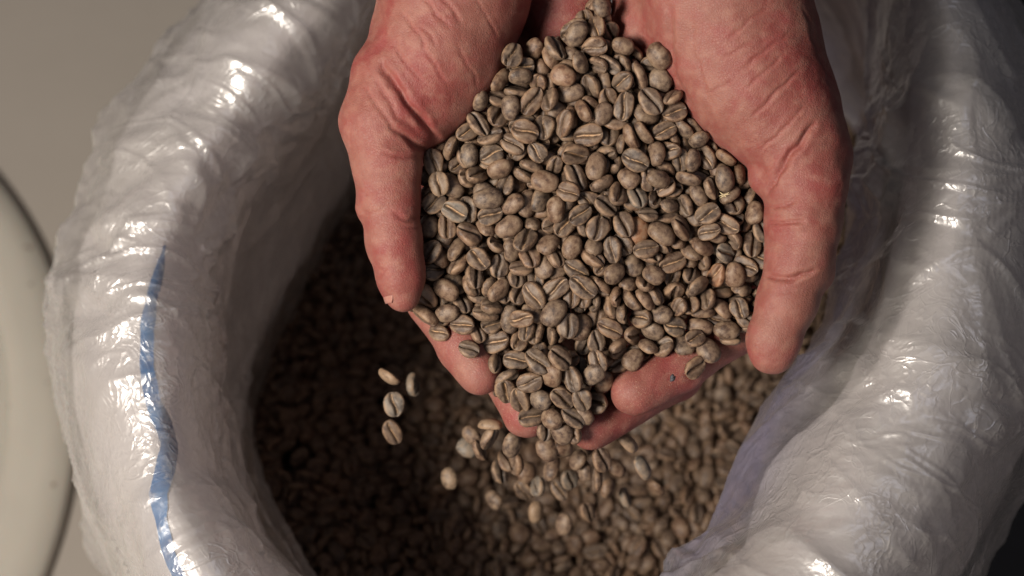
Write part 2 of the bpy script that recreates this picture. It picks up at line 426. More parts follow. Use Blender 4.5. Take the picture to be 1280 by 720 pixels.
def mat_film():
    t = new_mat('clear_film'); P = t.coord('Object')
    fac = t.n('ShaderNodeLayerWeight', {'Blend': .5})
    n1 = t.noise(P, 90, 5, .62, .6)
    r1 = t.math('ABSOLUTE', t.math('SUBTRACT', t.noise(P, 60, 2, .5, 1.0), .5))
    r2 = t.math('ABSOLUTE', t.math('SUBTRACT', t.noise(t.mapping(P, (1, 1, 1), (.5, .9, .3)), 150, 2, .5, .6), .5))
    h = t.math('ADD', t.math('MULTIPLY', r1, -2.2), t.math('MULTIPLY', r2, -1.0)); h = t.math('ADD', h, t.math('MULTIPLY', n1, .35))
    l1 = t.ramp(t.math('ABSOLUTE', t.math('SUBTRACT', t.noise(P, 38, 2, .5, 1.5), .5)), [(0, 1), (.030, 0)])
    l2 = t.ramp(t.math('ABSOLUTE', t.math('SUBTRACT', t.noise(t.mapping(P, (1, 1, 1), (.9, .4, .2)), 95, 2, .5, 1.0), .5)), [(0, 1), (.035, 0)])
    ln = t.math('MULTIPLY', t.math('ADD', l1, t.math('MULTIPLY', l2, .7)), t.ramp(t.noise(P, 20, 2, .5), [(.40, 0), (.60, 1)]))
    nb = t.bump(t.math('ADD', h, t.math('MULTIPLY', ln, .9)), .26, .003)
    t.t.links.new(nb, fac.inputs['Normal'])
    gl = t.n('ShaderNodeBsdfGlossy', {'Color': (1, 1, 1, 1), 'Roughness': .36, 'Normal': nb})
    tp = t.n('ShaderNodeBsdfTransparent', {'Color': (0.90, 0.89, 0.93, 1)})
    mk = t.n('ShaderNodeBsdfDiffuse', {'Color': (0.72, 0.70, 0.80, 1), 'Normal': nb})
    tl = t.n('ShaderNodeBsdfTranslucent', {'Color': (0.70, 0.66, 0.80, 1), 'Normal': nb})
    mm = t.n('ShaderNodeMixShader', {0: .5, 1: mk.outputs[0], 2: tl.outputs[0]})
    lay = t.n('ShaderNodeAttribute', attribute_name='layers').outputs['Fac']
    haze = t.math('ADD', t.ramp(t.noise(P, 35, 4, .65), [(.30, .12), (.70, .34)]), t.math('MULTIPLY', lay, .16))
    mcol = t.mix(lay, (0.80, 0.77, 0.73), (0.46, 0.43, 0.62))
    for s_ in (mk, tl): t.t.links.new(mcol, s_.inputs['Color'])
    a = t.n('ShaderNodeMixShader', {0: haze, 1: tp.outputs[0], 2: mm.outputs[0]})
    f = t.math('ADD', .175, t.math('MULTIPLY', t.math('POWER', fac.outputs['Facing'], 4.0), .70), clamp=True)
    b = t.n('ShaderNodeMixShader', {0: f, 1: a.outputs[0], 2: gl.outputs[0]})
    return t.done(b.outputs[0])

def mat_tub():
    t = new_mat('tub_plastic'); P = t.coord('Object')
    col = t.mix(t.ramp(t.noise(P, 9, 4, .6), [(.3, 0), (.7, 1)]), (0.35, 0.325, 0.285), (0.40, 0.37, 0.325))
    spot = t.ramp(t.noise(P, 140, 1, .4), [(.745, 0), (.775, 1)])
    col = t.mix(t.math('MULTIPLY', spot, .7), col, (0.14, 0.11, 0.08))
    b = t.n('ShaderNodeBsdfPrincipled', {'Base Color': col, 'Roughness': .42, 'Subsurface Weight': .15, 'Subsurface Scale': .01,
                                         'Normal': t.bump(t.noise(P, 60, 4, .6), .12, .002)})
    return t.done(b.outputs[0])
def mat_floor():
    t = new_mat('floor_paint'); P = t.coord('Object')
    col = t.mix(t.ramp(t.noise(P, 3, 5, .6), [(.3, 0), (.7, 1)]), (0.245, 0.218, 0.192), (0.285, 0.256, 0.226))
    b = t.n('ShaderNodeBsdfPrincipled', {'Base Color': col, 'Roughness': .6, 'Normal': t.bump(t.noise(P, 80, 4), .1, .002)})
    return t.done(b.outputs[0])
def mat_mat():
    t = new_mat('black_rubber'); P = t.coord('Object')
    col = t.mix(t.noise(P, 12, 4, .6), (0.026, 0.023, 0.022), (0.042, 0.036, 0.034))
    b = t.n('ShaderNodeBsdfPrincipled', {'Base Color': col, 'Roughness': .75, 'Normal': t.bump(t.noise(P, 300, 3), .2, .001)})
    return t.done(b.outputs[0])
def mat_husk():
    t = new_mat('dry_husk')
    return t.done(t.n('ShaderNodeBsdfPrincipled', {'Base Color': (0.62, 0.50, 0.30, 1), 'Roughness': .6}).outputs[0])
def mat_chip():
    t = new_mat('dark_chip')
    return t.done(t.n('ShaderNodeBsdfPrincipled', {'Base Color': (0.06, 0.06, 0.07, 1), 'Roughness': .6}).outputs[0])
# ------------------------------------------------------------------ coffee beans
def bean_mesh(seed, nr=17, nphi=26, fine=True):
    """one bean in mm: long axis x, rounded back +z, flat creased face -z"""
    r = np.random.RandomState(seed)
    a = 4.35 + r.uniform(-.35, .4); b = 3.35 + r.uniform(-.25, .25); cb = 2.45 + r.uniform(-.3, .25); cf = 1.35 + r.uniform(-.2, .45)
    # angles round the section, crowded on the crease at the middle of the flat side
    nf = nphi // 2
    g = np.linspace(-1, 1, nf); g = np.sign(g) * np.abs(g) ** 1.9 * 1.45
    phi = np.concatenate([-math.pi / 2 + g, np.linspace(-math.pi / 2 + 1.45, 1.5 * math.pi - 1.45, nphi - nf + 2)[1:-1]])
    t = np.linspace(0, math.pi, nr + 2)[1:-1]
    T, PH = np.meshgrid(t, phi, indexing='ij')
    rad = np.sin(T) ** 0.80; skew = r.uniform(-.12, .12)
    x = a * np.cos(T)
    y = rad * b * np.cos(PH) * (1 + skew * np.cos(T))
    s = np.sin(PH)
    up = s > 0
    z = np.where(up, cb * rad * np.abs(s) ** 0.95, -cf * rad ** .8 * np.abs(s) ** 0.36)
    bend = r.uniform(-.25, .25)
    # crease: an S-curve from end to end
    sc_ = r.uniform(.3, .95) * r.choice([-1, 1]); off = r.uniform(-.3, .3)
    cy = off + sc_ * np.sin(x / a * 2.2)
    wdt = r.uniform(.30, .52); dep = r.uniform(1.0, 1.7)
    env = np.clip(1.06 - (x / a) ** 6, 0, 1)
    flat = np.clip(-s * 2, 0, 1)
    gr = np.exp(-((y - cy) / wdt) ** 2) * env * flat
    z = z + gr * dep
    z = z - .34 * np.exp(-((np.abs(y - cy) - 1.1) / .65) ** 2) * flat * env     # swollen lips
    z = z + .30 * flat * np.clip(1 - (y / (b * .8)) ** 2, 0, 1) * env                   # the flat side is dished
    z = z + bend * (x / a) ** 2
    V = np.stack([x, y, z], -1).reshape(-1, 3)
    end = np.array([[a * 1.0, 0, bend], [-a * 1.0, 0, bend]])
    V = np.concatenate([V, end])
    V += (0.30 * noise(V * .30 + seed * 7.7) + (.11 * noise(V * .9 + seed * 3.1) if fine else 0))[:, None] * V / (np.linalg.norm(V, axis=1)[:, None])
    V[:, 1] += .05 * V[:, 0] * r.uniform(-1, 1)
    F = []
    n = len(phi)
    idx = np.arange(len(t) * n).reshape(len(t), n)
    nxt = np.roll(idx, -1, axis=1)
    F.append(np.stack([idx[:-1], idx[1:], nxt[1:], nxt[:-1]], -1).reshape(-1, 4))
    p0 = len(t) * n
    F.append(np.stack([np.full(n, p0), idx[0], nxt[0], nxt[0]], -1))
    F.append(np.stack([np.full(n, p0 + 1), nxt[-1], idx[-1], idx[-1]], -1))
    F = np.concatenate(F)
    G = np.concatenate([gr.ravel(), [0, 0]])
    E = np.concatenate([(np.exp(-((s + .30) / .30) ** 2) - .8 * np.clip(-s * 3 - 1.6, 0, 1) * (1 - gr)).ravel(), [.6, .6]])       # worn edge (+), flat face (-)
    return V, F, G + 0.0, E

def poly_mesh(name, V, F):
    """quads, with the doubled corner of an end cap dropped"""
    tri = F[:, 2] == F[:, 3]
    if not tri.any(): return mesh_from(name, V, F)
    V = np.ascontiguousarray(V, dtype=np.float32)
    me = bpy.data.meshes.new(name); me.vertices.add(len(V)); me.vertices.foreach_set('co', V.ravel())
    tot = np.where(tri, 3, 4).astype(np.int32); start = np.concatenate([[0], np.cumsum(tot)[:-1]]).astype(np.int32)
    keep = np.ones(F.shape, bool); keep[tri, 3] = False
    li = F[keep].astype(np.int32)
    me.loops.add(len(li)); me.loops.foreach_set('vertex_index', li)
    me.polygons.add(len(F)); me.polygons.foreach_set('loop_start', start); me.polygons.foreach_set('loop_total', tot)
    me.update(calc_edges=True); me.polygons.foreach_set('use_smooth', np.ones(len(F), dtype=bool))
    return me

def quat_mats(q):
    q = q / np.linalg.norm(q, axis=1)[:, None]
    w_, x, y, z = q.T
    return np.stack([1 - 2 * (y * y + z * z), 2 * (x * y - z * w_), 2 * (x * z + y * w_),
                     2 * (x * y + z * w_), 1 - 2 * (x * x + z * z), 2 * (y * z - x * w_),
                     2 * (x * z - y * w_), 2 * (y * z + x * w_), 1 - 2 * (x * x + y * y)], 1).reshape(-1, 3, 3)
# where each bean of the two heaps came to rest: x, y, z, three turns in steps of 3 degrees, size in fiftieths
HELD_UNIT = 10
HELD_ROWS = """
44 532 79 2 2 -8 57
243 4 23 -4 -1 50 56
174 720 67 -1 3 49 54
141 -84 6 7 -2 -40 55
669 253 14 8 1 -51 55
286 415 35 6 -7 -34 56
204 139 39 1 1 -39 52
1 788 88 3 4 26 54
76 -24 7 9 2 -20 57
421 436 50 -5 0 50 54
-194 262 49 -5 -60 -8 53
232 250 49 -58 3 14 51
112 362 50 2 0 57 53
-82 304 60 1 1 4 55
292 203 44 -1 -57 21 54
66 634 62 4 -1 21 54
194 -129 -8 0 -1 -34 54
497 786 79 -9 2 43 53
-41 405 52 15 -6 10 56
337 -139 -35 1 -1 50 52
382 216 31 0 -6 -23 55
281 821 55 -11 51 6 55
-12 208 27 0 -1 9 54
471 633 65 -4 -1 -19 55
-113 100 25 -52 2 -15 53
727 374 19 4 -1 33 54
-224 -8 -11 -13 6 53 55
151 0 10 -3 55 9 53
291 -397 -94 -2 12 50 56
218 381 29 -11 -1 -19 56
418 -247 -49 2 -3 -46 52
260 520 43 -1 4 -56 54
553 601 40 7 -1 -57 56
180 -382 -104 10 -7 40 54
-171 -125 -32 60 -9 -3 55
398 373 32 0 4 47 47
-268 427 25 0 0 33 52
219 863 51 -4 5 -41 52
319 280 42 11 -55 -11 52
457 132 34 51 4 6 52
-247 354 53 55 0 32 49
381 618 59 2 0 -37 50
100 948 56 1 7 -50 50
316 -324 -74 -5 5 -38 48
-114 558 56 -10 -2 -16 49
833 258 -18 16 -3 -34 52
215 455 50 11 10 -1 53
350 49 14 10 7 9 53
519 535 39 4 -2 -53 49
376 701 61 3 15 -49 55
767 45 -39 -1 -4 30 53
344 129 26 -11 -4 32 53
177 558 73 -45 7 -37 53
505 708 43 3 1 -12 53
16 -249 -62 -59 0 -1 55
309 592 63 -5 1 -37 47
45 162 36 51 12 16 55
-71 453 40 -6 -1 5 53
552 87 -21 5 -6 -49 52
-147 183 40 46 3 -11 55
-53 -186 -60 -3 -7 7 51
-265 291 30 59 4 12 54
-300 -95 -37 -27 8 48 56
-223 -87 -24 4 -7 3 52
-45 75 -3 6 0 32 50
741 -146 -75 -7 -1 -2 50
305 -245 -81 9 4 -58 56
124 150 25 -11 8 15 52
498 371 46 4 -8 54 51
192 327 57 -2 3 51 47
148 266 47 -9 -2 31 49
487 45 2 9 4 48 49
-5 612 71 5 4 -32 48
110 545 56 54 0 29 52
512 187 13 13 0 50 54
-286 211 -3 -9 5 27 56
-146 452 47 -3 1 31 47
269 684 35 -46 10 -23 55
604 376 18 29 -10 -5 55
1 488 53 4 4 47 49
679 -215 -73 -8 -8 -18 56
158 916 43 9 -2 -22 53
-223 207 21 1 4 33 47
827 148 -46 -3 -55 31 51
582 205 5 19 -51 -18 55
34 -105 4 -4 50 -1 49
128 641 68 -42 -9 -32 53
0 285 35 6 10 -52 52
491 456 36 -17 8 32 53
-74 249 41 60 2 7 47
-188 83 -16 -40 -3 -43 57
362 321 38 7 43 -38 57
28 717 73 -14 -6 59 48
-15 -312 -43 -21 58 9 54
221 61 6 -3 -56 -13 53
-297 -28 -29 -11 -7 42 57
786 -71 -57 3 -4 -22 46
-128 37 -1 -12 -7 -27 52
-276 125 18 7 56 15 48
199 666 40 5 5 -56 51
101 867 47 -23 -4 0 51
563 -133 -63 3 -3 52 50
731 218 0 -53 -5 -6 53
290 -183 -52 -5 1 -28 46
147 816 50 -17 -6 -20 51
304 957 49 8 0 39 47
-5 -108 -48 8 -3 29 53
593 281 -6 42 8 37 50
375 903 36 8 60 -8 45
705 45 -47 -15 -7 24 51
247 600 65 -30 17 41 54
230 767 54 17 -14 43 50
-207 479 23 32 12 -38 56
196 -309 -83 -17 10 51 53
94 -226 -45 14 -2 -32 49
407 517 56 36 -1 -23 49
485 -148 -72 16 -4 -9 52
-42 706 61 -21 -12 -45 52
652 141 -17 21 -9 53 54
630 -274 -46 -53 7 14 46
207 947 61 5 42 13 53
-148 -210 -24 10 55 -9 48
-46 -8 -1 -13 -2 -44 49
-187 133 2 28 -7 -40 57
86 463 52 -4 60 -14 46
443 -99 -54 3 -17 -10 55
378 823 52 10 3 -7 46
-47 585 43 -3 -47 23 55
653 -137 -97 12 -1 -4 54
62 108 15 0 10 34 52
120 -291 -83 29 -4 14 54
516 -90 -43 5 6 53 47
674 192 12 56 -4 8 44
62 -350 -89 25 -52 5 55
433 195 -1 -4 1 -31 54
632 -173 -50 -7 8 6 47
-150 531 47 57 8 10 49
306 359 26 31 -49 9 55
420 78 -23 8 0 38 50
537 467 22 1 13 -59 52
457 594 30 10 -10 58 58
108 74 2 -7 7 36 52
638 507 19 -16 11 -49 47
194 -248 -57 -7 6 -54 47
556 -15 -58 -13 17 -44 55
523 -202 -73 45 -13 7 53
431 719 45 32 -3 37 53
636 7 -32 -24 -14 -50 56
180 215 27 4 -53 19 51
673 -40 -44 -42 -9 -32 50
-120 385 40 9 -44 5 51
618 435 20 15 -2 28 49
684 342 9 42 6 -22 49
667 449 -8 10 -4 -22 49
289 890 33 50 6 33 47
97 300 25 -13 -4 -37 51
-107 633 72 -19 13 -35 46
428 311 24 8 11 35 49
805 77 -51 -53 -4 -12 48
734 119 -43 7 -50 -12 47
-208 350 9 -8 -5 -16 55
366 -210 -50 17 17 10 55
234 -135 -45 2 -4 -33 52
465 252 21 16 -57 -3 46
274 107 21 45 -7 -14 54
31 67 10 15 -54 1 49
122 -391 -98 -50 13 5 52
639 320 -8 -5 -1 -20 45
329 525 16 -1 -49 26 52
-23 351 28 47 7 25 48
726 -73 -80 23 7 43 53
53 289 10 -11 -1 -33 53
178 -498 -142 15 -2 -9 47
762 286 -39 -2 15 32 55
330 760 33 -42 -8 -10 51
574 -66 -37 48 -12 19 43
0 130 4 10 -8 35 45
205 -36 -13 2 2 -36 45
-91 -89 -30 17 -54 -3 50
748 319 -16 20 -3 -47 49
-271 60 -16 57 12 7 52
-251 -154 -82 -2 12 52 46
296 5 -9 -38 -1 -13 51
613 -55 -57 -7 48 -24 49
42 902 39 20 -17 31 48
280 142 25 1 16 23 46
454 -40 -20 -26 7 -15 51
415 -39 -22 -35 11 41 52
547 649 55 21 -9 -47 46
154 -223 -72 -17 -50 -3 51
-71 -63 -26 19 -9 58 48
-74 517 47 44 -3 6 49
224 -403 -96 20 -13 34 47
257 -337 -89 26 10 -37 48
538 281 6 -13 13 0 44
135 -441 -105 -8 -21 56 52
416 -163 -64 -1 20 -4 48
-172 -48 -52 12 50 -23 51
-70 -127 -52 50 9 8 47
20 668 32 -24 7 -2 55
64 412 33 -30 11 -6 48
450 529 48 -30 -3 43 49
326 645 48 2 -51 -28 47
446 810 20 11 11 -19 52
384 -81 -47 26 15 29 52
734 449 0 -33 -1 49 47
385 948 35 -28 15 1 51
759 172 -49 -22 44 -15 55
89 698 48 -7 -44 -37 48
145 418 34 5 -47 -38 43
-58 -260 -46 16 14 27 45
779 391 -21 23 11 29 49
344 -59 -52 43 -6 -27 54
470 -203 -56 -18 -14 -14 44
597 -193 -81 -1 14 32 54
26 -182 -57 -1 9 23 46
619 49 -70 3 16 20 48
71 812 22 9 12 -39 49
380 149 6 -8 -2 40 50
-92 210 1 13 17 36 53
496 -25 -34 21 9 38 47
292 759 41 18 -15 -6 45
255 -192 -72 -7 -57 16 53
30 826 56 49 -3 38 47
52 -144 -31 11 -8 -35 48
729 -6 -94 13 -49 0 52
-54 148 12 48 22 2 47
38 390 25 39 -1 -11 44
-149 268 22 54 -1 34 50
-24 -356 -93 -26 10 8 49
360 -29 -16 -39 19 21 49
617 121 -37 16 10 46 47
83 -154 -41 44 6 25 47
16 35 -21 8 12 26 48
226 -267 -96 -2 -3 38 52
239 956 34 -45 -2 -17 54
294 -104 -75 -2 0 -38 53
-43 645 45 51 9 -3 45
861 196 -37 -5 -2 -26 50
577 437 1 -1 -7 30 46
400 14 -25 -15 19 9 49
-150 376 15 53 17 1 51
106 743 14 -17 4 -25 48
346 575 32 54 -4 -6 54
528 344 7 10 53 12 44
795 -2 -97 8 -21 -46 54
376 757 10 -45 14 -26 55
492 304 -12 57 19 12 49
-78 4 -24 -19 11 -32 47
23 -16 -29 5 49 -33 50
69 218 6 0 22 25 43
587 544 20 -23 -1 45 43
-196 18 -50 10 -2 51 56
-119 -152 -55 12 51 -23 47
660 96 -65 -38 -18 -24 52
264 296 15 -1 -56 -9 52
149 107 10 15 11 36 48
454 14 2 0 36 -40 47
33 752 56 -54 2 4 50
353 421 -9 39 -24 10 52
530 250 -23 -14 4 2 51
322 460 2 -41 -15 2 47
822 310 -70 -33 -1 22 50
34 -315 -98 -32 54 -1 50
469 371 15 -5 3 -25 51
132 795 15 20 5 36 54
135 -164 -31 -22 -19 26 45
77 -87 -35 -17 -5 -13 52
-140 8 -19 -45 1 39 50
-243 102 -21 0 13 20 44
367 -265 -84 53 -7 7 46
336 876 -5 6 -16 36 47
282 -48 -37 -19 42 -24 48
136 218 3 -6 -51 6 44
22 365 -14 -9 -8 -27 49
515 153 -11 -37 6 42 50
270 624 38 -27 -47 -14 44
625 546 -10 27 6 -16 52
153 595 21 -10 0 -32 55
80 31 -28 -51 -8 -25 53
472 760 33 -13 -55 -7 43
552 46 -50 -1 3 -33 43
377 493 19 -31 5 26 45
520 408 -2 -17 -5 48 47
194 528 11 6 -44 13 51
757 -174 -94 18 -59 1 46
-178 426 -12 1 -52 11 49
87 -257 -96 -10 3 -42 51
471 121 -13 48 -9 -15 57
23 472 30 58 2 19 47
564 166 -34 -10 -13 -22 46
319 697 10 -26 -4 34 50
403 857 2 -41 -4 -9 44
-107 159 -18 4 7 16 56
414 665 -13 -1 6 41 54
250 -31 -23 44 4 30 46
196 731 21 -8 -10 40 57
149 67 -24 -2 3 42 53
695 181 -43 31 -5 -6 50
723 -117 -111 1 59 -7 51
791 -39 -108 23 58 3 53
316 75 -7 6 -53 13 46
546 347 -26 58 -8 -7 50
756 237 -49 -11 -11 -3 54
-284 325 -8 -41 -19 22 53
251 215 13 -55 2 32 49
-115 -26 -63 9 1 50 45
862 100 -61 0 50 -15 48
35 557 40 1 3 7 52
803 -102 -76 58 -5 -15 45
213 877 20 -1 57 9 54
262 503 1 1 47 -22 52
661 -80 -87 21 -5 -58 50
-161 446 17 54 0 -22 45
-294 388 -15 22 -3 25 50
-27 -15 -50 5 51 -29 45
202 582 34 32 -6 33 45
550 518 -5 29 -3 41 48
614 99 -67 3 17 29 45
154 984 19 31 45 0 50
640 398 -30 14 -2 51 48
199 781 7 11 10 -28 52
187 466 11 21 9 11 51
426 473 8 -4 3 30 58
173 290 19 4 8 -57 51
-90 319 18 3 0 44 52
875 39 -146 -5 -3 -40 56
-81 373 -14 1 -11 -1 48
720 391 -24 -2 0 43 54
592 21 -81 7 -60 -7 45
808 372 -66 40 -18 10 49
800 231 -65 49 11 24 51
-237 187 -16 -6 7 30 53
158 -159 -59 -44 -24 -11 48
131 535 -7 -4 -1 -18 48
128 466 -30 3 53 1 52
636 254 -25 -3 54 -27 54
337 -174 -86 -3 -3 48 48
-128 501 8 17 -3 59 45
611 479 -31 -43 0 35 56
106 168 -18 2 -55 -17 54
111 441 4 15 -3 4 44
314 813 1 0 -10 30 47
437 -226 -93 -1 0 3 51
139 698 21 -18 12 -24 44
808 45 -102 -24 0 -1 53
90 949 23 6 56 26 50
313 226 6 -53 -1 -22 45
422 295 -13 -12 6 -2 52
-163 364 -32 9 57 -15 56
771 130 -96 -17 10 37 45
261 563 10 -1 0 -49 50
408 573 5 7 -2 -33 49
226 -51 -61 6 54 -19 48
340 973 6 -39 -4 3 46
675 462 -37 7 56 25 47
96 497 24 -60 -2 -5 44
45 -203 -99 -2 -2 34 50
619 193 -53 4 -1 -31 44
809 -129 -110 19 59 4 48
107 267 -20 -16 0 8 44
-163 216 -16 -3 8 2 53
96 613 15 -6 2 -28 54
498 530 1 46 7 -15 47
368 -125 -70 9 -57 -7 46
374 267 -27 -55 -6 -9 44
-23 520 6 -43 9 -22 50
-50 -191 -97 2 58 -17 51
-235 415 -29 -29 16 19 49
735 79 -87 16 9 46 50
8 183 -18 9 -7 17 54
312 157 -20 51 1 23 52
469 701 -1 11 -7 -24 46
305 -305 -105 1 -4 30 45
290 408 2 53 -2 10 52
-12 -67 -85 5 -1 15 55
194 368 11 -52 9 27 50
539 -139 -97 3 2 -1 47
126 883 6 -7 56 -16 46
571 -82 -85 2 -56 -5 48
-277 2 -58 0 -5 56 44
-107 -81 -72 0 -55 11 46
-73 35 -60 -57 9 3 50
-218 -40 -73 -7 -45 13 51
-198 292 -15 -10 -12 -36 56
370 819 3 -13 -47 -27 55
683 49 -104 4 1 18 43
24 448 -14 2 -3 -14 49
562 146 -66 0 -50 10 50
510 24 -81 0 -3 47 47
-91 443 12 59 -5 -17 46
-86 568 9 -5 1 -30 44
628 354 -48 3 -4 -52 51
-38 244 0 3 -57 -7 46
479 196 -58 53 4 -1 54
217 637 6 5 2 -23 50
418 746 -13 -38 3 -25 44
46 214 -39 0 59 -13 44
-10 108 -42 -10 -5 -24 46
257 726 -9 -12 4 54 45
377 639 14 7 -9 -8 52
490 651 17 22 -3 1 44
157 407 -31 -23 58 5 53
29 615 22 -54 13 -1 54
-236 -93 -83 1 46 -33 48
194 174 -9 10 8 55 53
87 369 7 -42 -1 -47 46
740 40 -92 13 43 -30 44
420 790 -37 -9 -47 -29 52
864 -27 -124 12 34 33 47
122 240 -48 -22 -2 2 52
832 208 -104 -23 20 17 50
534 215 -41 -12 0 2 44
156 359 -7 -59 18 7 53
349 698 -36 2 -5 -30 45
849 -72 -111 6 28 7 54
-31 185 -42 1 -50 -24 50
311 931 -2 21 9 -19 44
203 501 -38 4 1 17 44
701 316 -59 -13 9 -23 53
450 260 -45 37 -7 -14 56
-76 104 -38 1 -9 -37 48
225 816 -4 -5 7 55 45
-3 -258 -112 -4 -2 42 45
105 -169 -81 -60 -1 29 48
541 464 -32 -8 -6 -27 46
-249 461 -22 -33 4 18 47
438 586 -18 55 3 30 54
557 308 -64 7 -14 -48 47
63 729 1 -7 -10 -50 51
162 828 -25 -33 5 -28 49
364 81 -44 39 -9 32 53
329 25 -49 1 11 -42 53
-145 349 -76 4 56 19 51
-274 -40 -86 2 8 29 45
379 532 -24 -59 1 -25 47
-13 -149 -90 9 -1 45 46
-125 151 -45 -6 -53 18 52
487 -88 -87 3 0 12 47
245 458 -22 14 -47 19 53
-235 281 -22 -46 5 34 55
653 -20 -102 2 2 4 47
523 598 1 48 2 28 48
547 79 -73 1 60 -2 48
492 65 -38 2 -54 33 52
815 354 -124 -5 2 30 50
133 672 -20 12 -58 -16 53
111 -42 -37 -8 -1 -16 47
-57 648 -10 32 4 18 46
368 915 -11 -15 59 -13 46
796 -80 -123 48 3 3 44
336 294 -2 -1 -60 -23 44
-114 287 -18 3 2 -49 55
226 345 -23 53 -12 9 52
110 335 -27 6 4 32 46
44 310 -42 -18 1 22 57
267 843 -15 -4 12 -40 44
75 837 -10 16 50 18 50
463 365 -29 -5 1 -41 55
347 505 -71 -11 1 15 54
518 681 -12 -30 10 -22 47
-299 166 -40 -56 5 -1 51
354 217 -16 47 1 41 46
253 916 -13 1 -2 -25 47
454 -15 -77 1 -2 40 52
380 -1 -74 0 1 -19 45
434 67 -59 53 5 -12 50
38 249 -77 2 0 -33 44
387 705 21 8 -16 -2 46
108 802 -41 -9 8 25 54
816 159 -128 -1 -6 -59 47
146 530 -48 2 3 -4 48
-52 487 -4 7 16 -36 48
159 358 -61 4 -56 12 47
826 97 -111 36 9 -7 52
248 90 -45 -2 12 50 55
593 265 -72 -13 11 7 46
738 438 -61 17 -5 52 48
277 769 -29 32 6 -25 49
287 318 -24 1 60 19 46
7 293 -12 23 -11 -24 45
-290 280 -61 23 -43 16 53
204 17 -43 -39 1 -23 46
347 344 -34 -9 4 43 47
101 46 -63 -59 -7 1 45
369 379 -69 0 -1 -26 57
-85 -121 -96 57 0 3 45
-139 -34 -105 -4 1 51 49
508 541 -42 -3 -55 -15 52
-219 364 -45 -45 12 22 49
-2 556 -31 -3 -2 20 47
-2 240 -53 -19 -21 13 43
705 139 -86 24 7 -5 47
473 492 -19 56 -4 -25 47
-33 417 -2 2 45 15 57
-164 498 -28 -8 -3 -12 50
211 128 -25 -6 1 11 54
299 445 -67 -8 1 46 54
-108 453 -45 6 -10 -27 57
126 114 -65 7 -1 10 52
-35 481 -51 11 58 14 49
264 204 -24 2 -57 27 51
-161 -97 -93 -8 11 2 49
883 176 -69 -6 52 -27 52
-40 334 -13 8 -56 25 47
836 427 -121 42 -7 -11 54
167 296 -54 10 -60 3 50
-69 229 -71 -1 -7 -42 54
91 377 -74 2 0 -37 53
-222 163 -60 36 -10 -20 51
759 312 -98 -4 52 -30 53
405 383 -6 -2 -3 13 50
68 411 -38 5 -1 -26 44
167 -15 -42 3 3 -20 45
44 856 -15 -26 6 22 45
-30 54 -41 55 -7 -25 47
-130 75 -55 5 2 14 49
53 -105 -86 0 -2 27 55
504 285 -65 7 -58 -13 54
42 106 -77 2 -1 -9 44
505 432 -48 -5 2 -13 52
769 414 -106 49 -5 24 47
-12 361 -53 0 7 52 48
386 461 -67 6 -53 17 46
67 925 -51 36 7 26 44
856 260 -83 18 -17 46 53
-323 258 -119 27 5 32 54
562 598 -11 -44 7 -36 47
329 756 -43 28 -12 -40 51
832 276 -134 5 4 19 49
476 656 -27 -60 -1 -21 46
580 411 -50 11 5 37 46
-187 190 -44 2 3 -14 44
310 518 -41 8 -5 -29 53
39 488 -40 2 -56 -23 49
256 22 -68 0 -1 32 51
831 150 -97 4 7 4 45
202 231 -54 4 -59 14 52
404 226 -46 10 13 44 47
54 119 -40 0 0 -25 51
715 461 -119 -4 1 -18 44
-278 231 -67 31 -10 14 55
491 675 -74 4 -4 10 56
139 488 -80 -1 -3 -19 52
-309 -74 -107 0 50 -15 54
175 922 -6 -5 -7 48 51
-47 272 -36 -57 4 22 52
195 154 -57 0 -58 -13 46
174 614 -56 -2 0 -44 50
-69 157 -87 -2 0 31 48
235 402 -49 -34 -1 11 51
-84 412 -62 -8 2 13 49
212 248 -25 -6 1 16 50
310 611 -9 -58 2 -23 53
171 -92 -50 7 16 5 52
288 387 -32 7 59 7 43
-88 328 -55 -4 0 -52 50
759 362 -69 36 0 -40 46
357 825 -66 -41 0 -17 50
637 177 -82 -54 0 24 49
183 297 -9 55 -6 4 47
-284 42 -91 -45 0 38 49
656 463 -87 -14 58 -11 54
272 247 -67 1 0 -33 43
-216 91 -73 -6 5 -12 50
194 436 -63 -47 3 -2 43
14 41 -80 -1 -3 8 51
707 180 -103 -2 -5 -59 45
698 251 -102 3 2 19 50
412 140 -58 7 -58 11 49
492 135 -76 -1 -3 60 46
632 335 -81 -9 -56 19 51
133 -82 -78 0 -2 25 55
74 448 -77 10 3 58 48
107 956 -28 8 4 44 52
418 464 -32 2 -51 17 52
570 219 -83 0 2 -2 50
-309 105 -36 -12 5 -44 51
16 690 -28 -15 0 57 51
175 821 -90 4 9 19 55
-262 61 -67 52 11 3 44
715 404 -76 3 -12 -51 51
232 965 -74 -23 48 -14 48
300 977 -99 21 11 -1 53
11 759 11 -10 7 -33 50
292 951 -52 13 -11 25 55
906 326 -155 -1 -1 -37 47
352 801 -109 10 53 -20 46
70 -20 -77 1 -2 -8 54
297 866 -40 7 -11 24 48
223 662 -20 -1 58 0 54
84 491 -13 53 6 19 44
440 545 -56 0 9 19 46
425 403 -57 -5 -12 -43 54
573 559 -92 60 0 -29 55
-121 220 -84 59 -2 -23 47
332 697 -65 2 55 -13 48
354 958 -59 16 16 -43 50
889 117 -141 8 3 42 47
-144 265 -62 2 -4 -9 53
248 970 -138 -16 -59 1 49
-61 548 -62 54 -3 20 46
157 5 -74 -1 -1 38 44
-181 496 -100 -4 -53 -12 55
578 559 -59 2 -1 -19 52
304 93 -54 60 -4 17 50
120 891 -44 0 4 22 51
-337 -41 -69 -9 53 26 50
"""
BAG_UNIT = 5
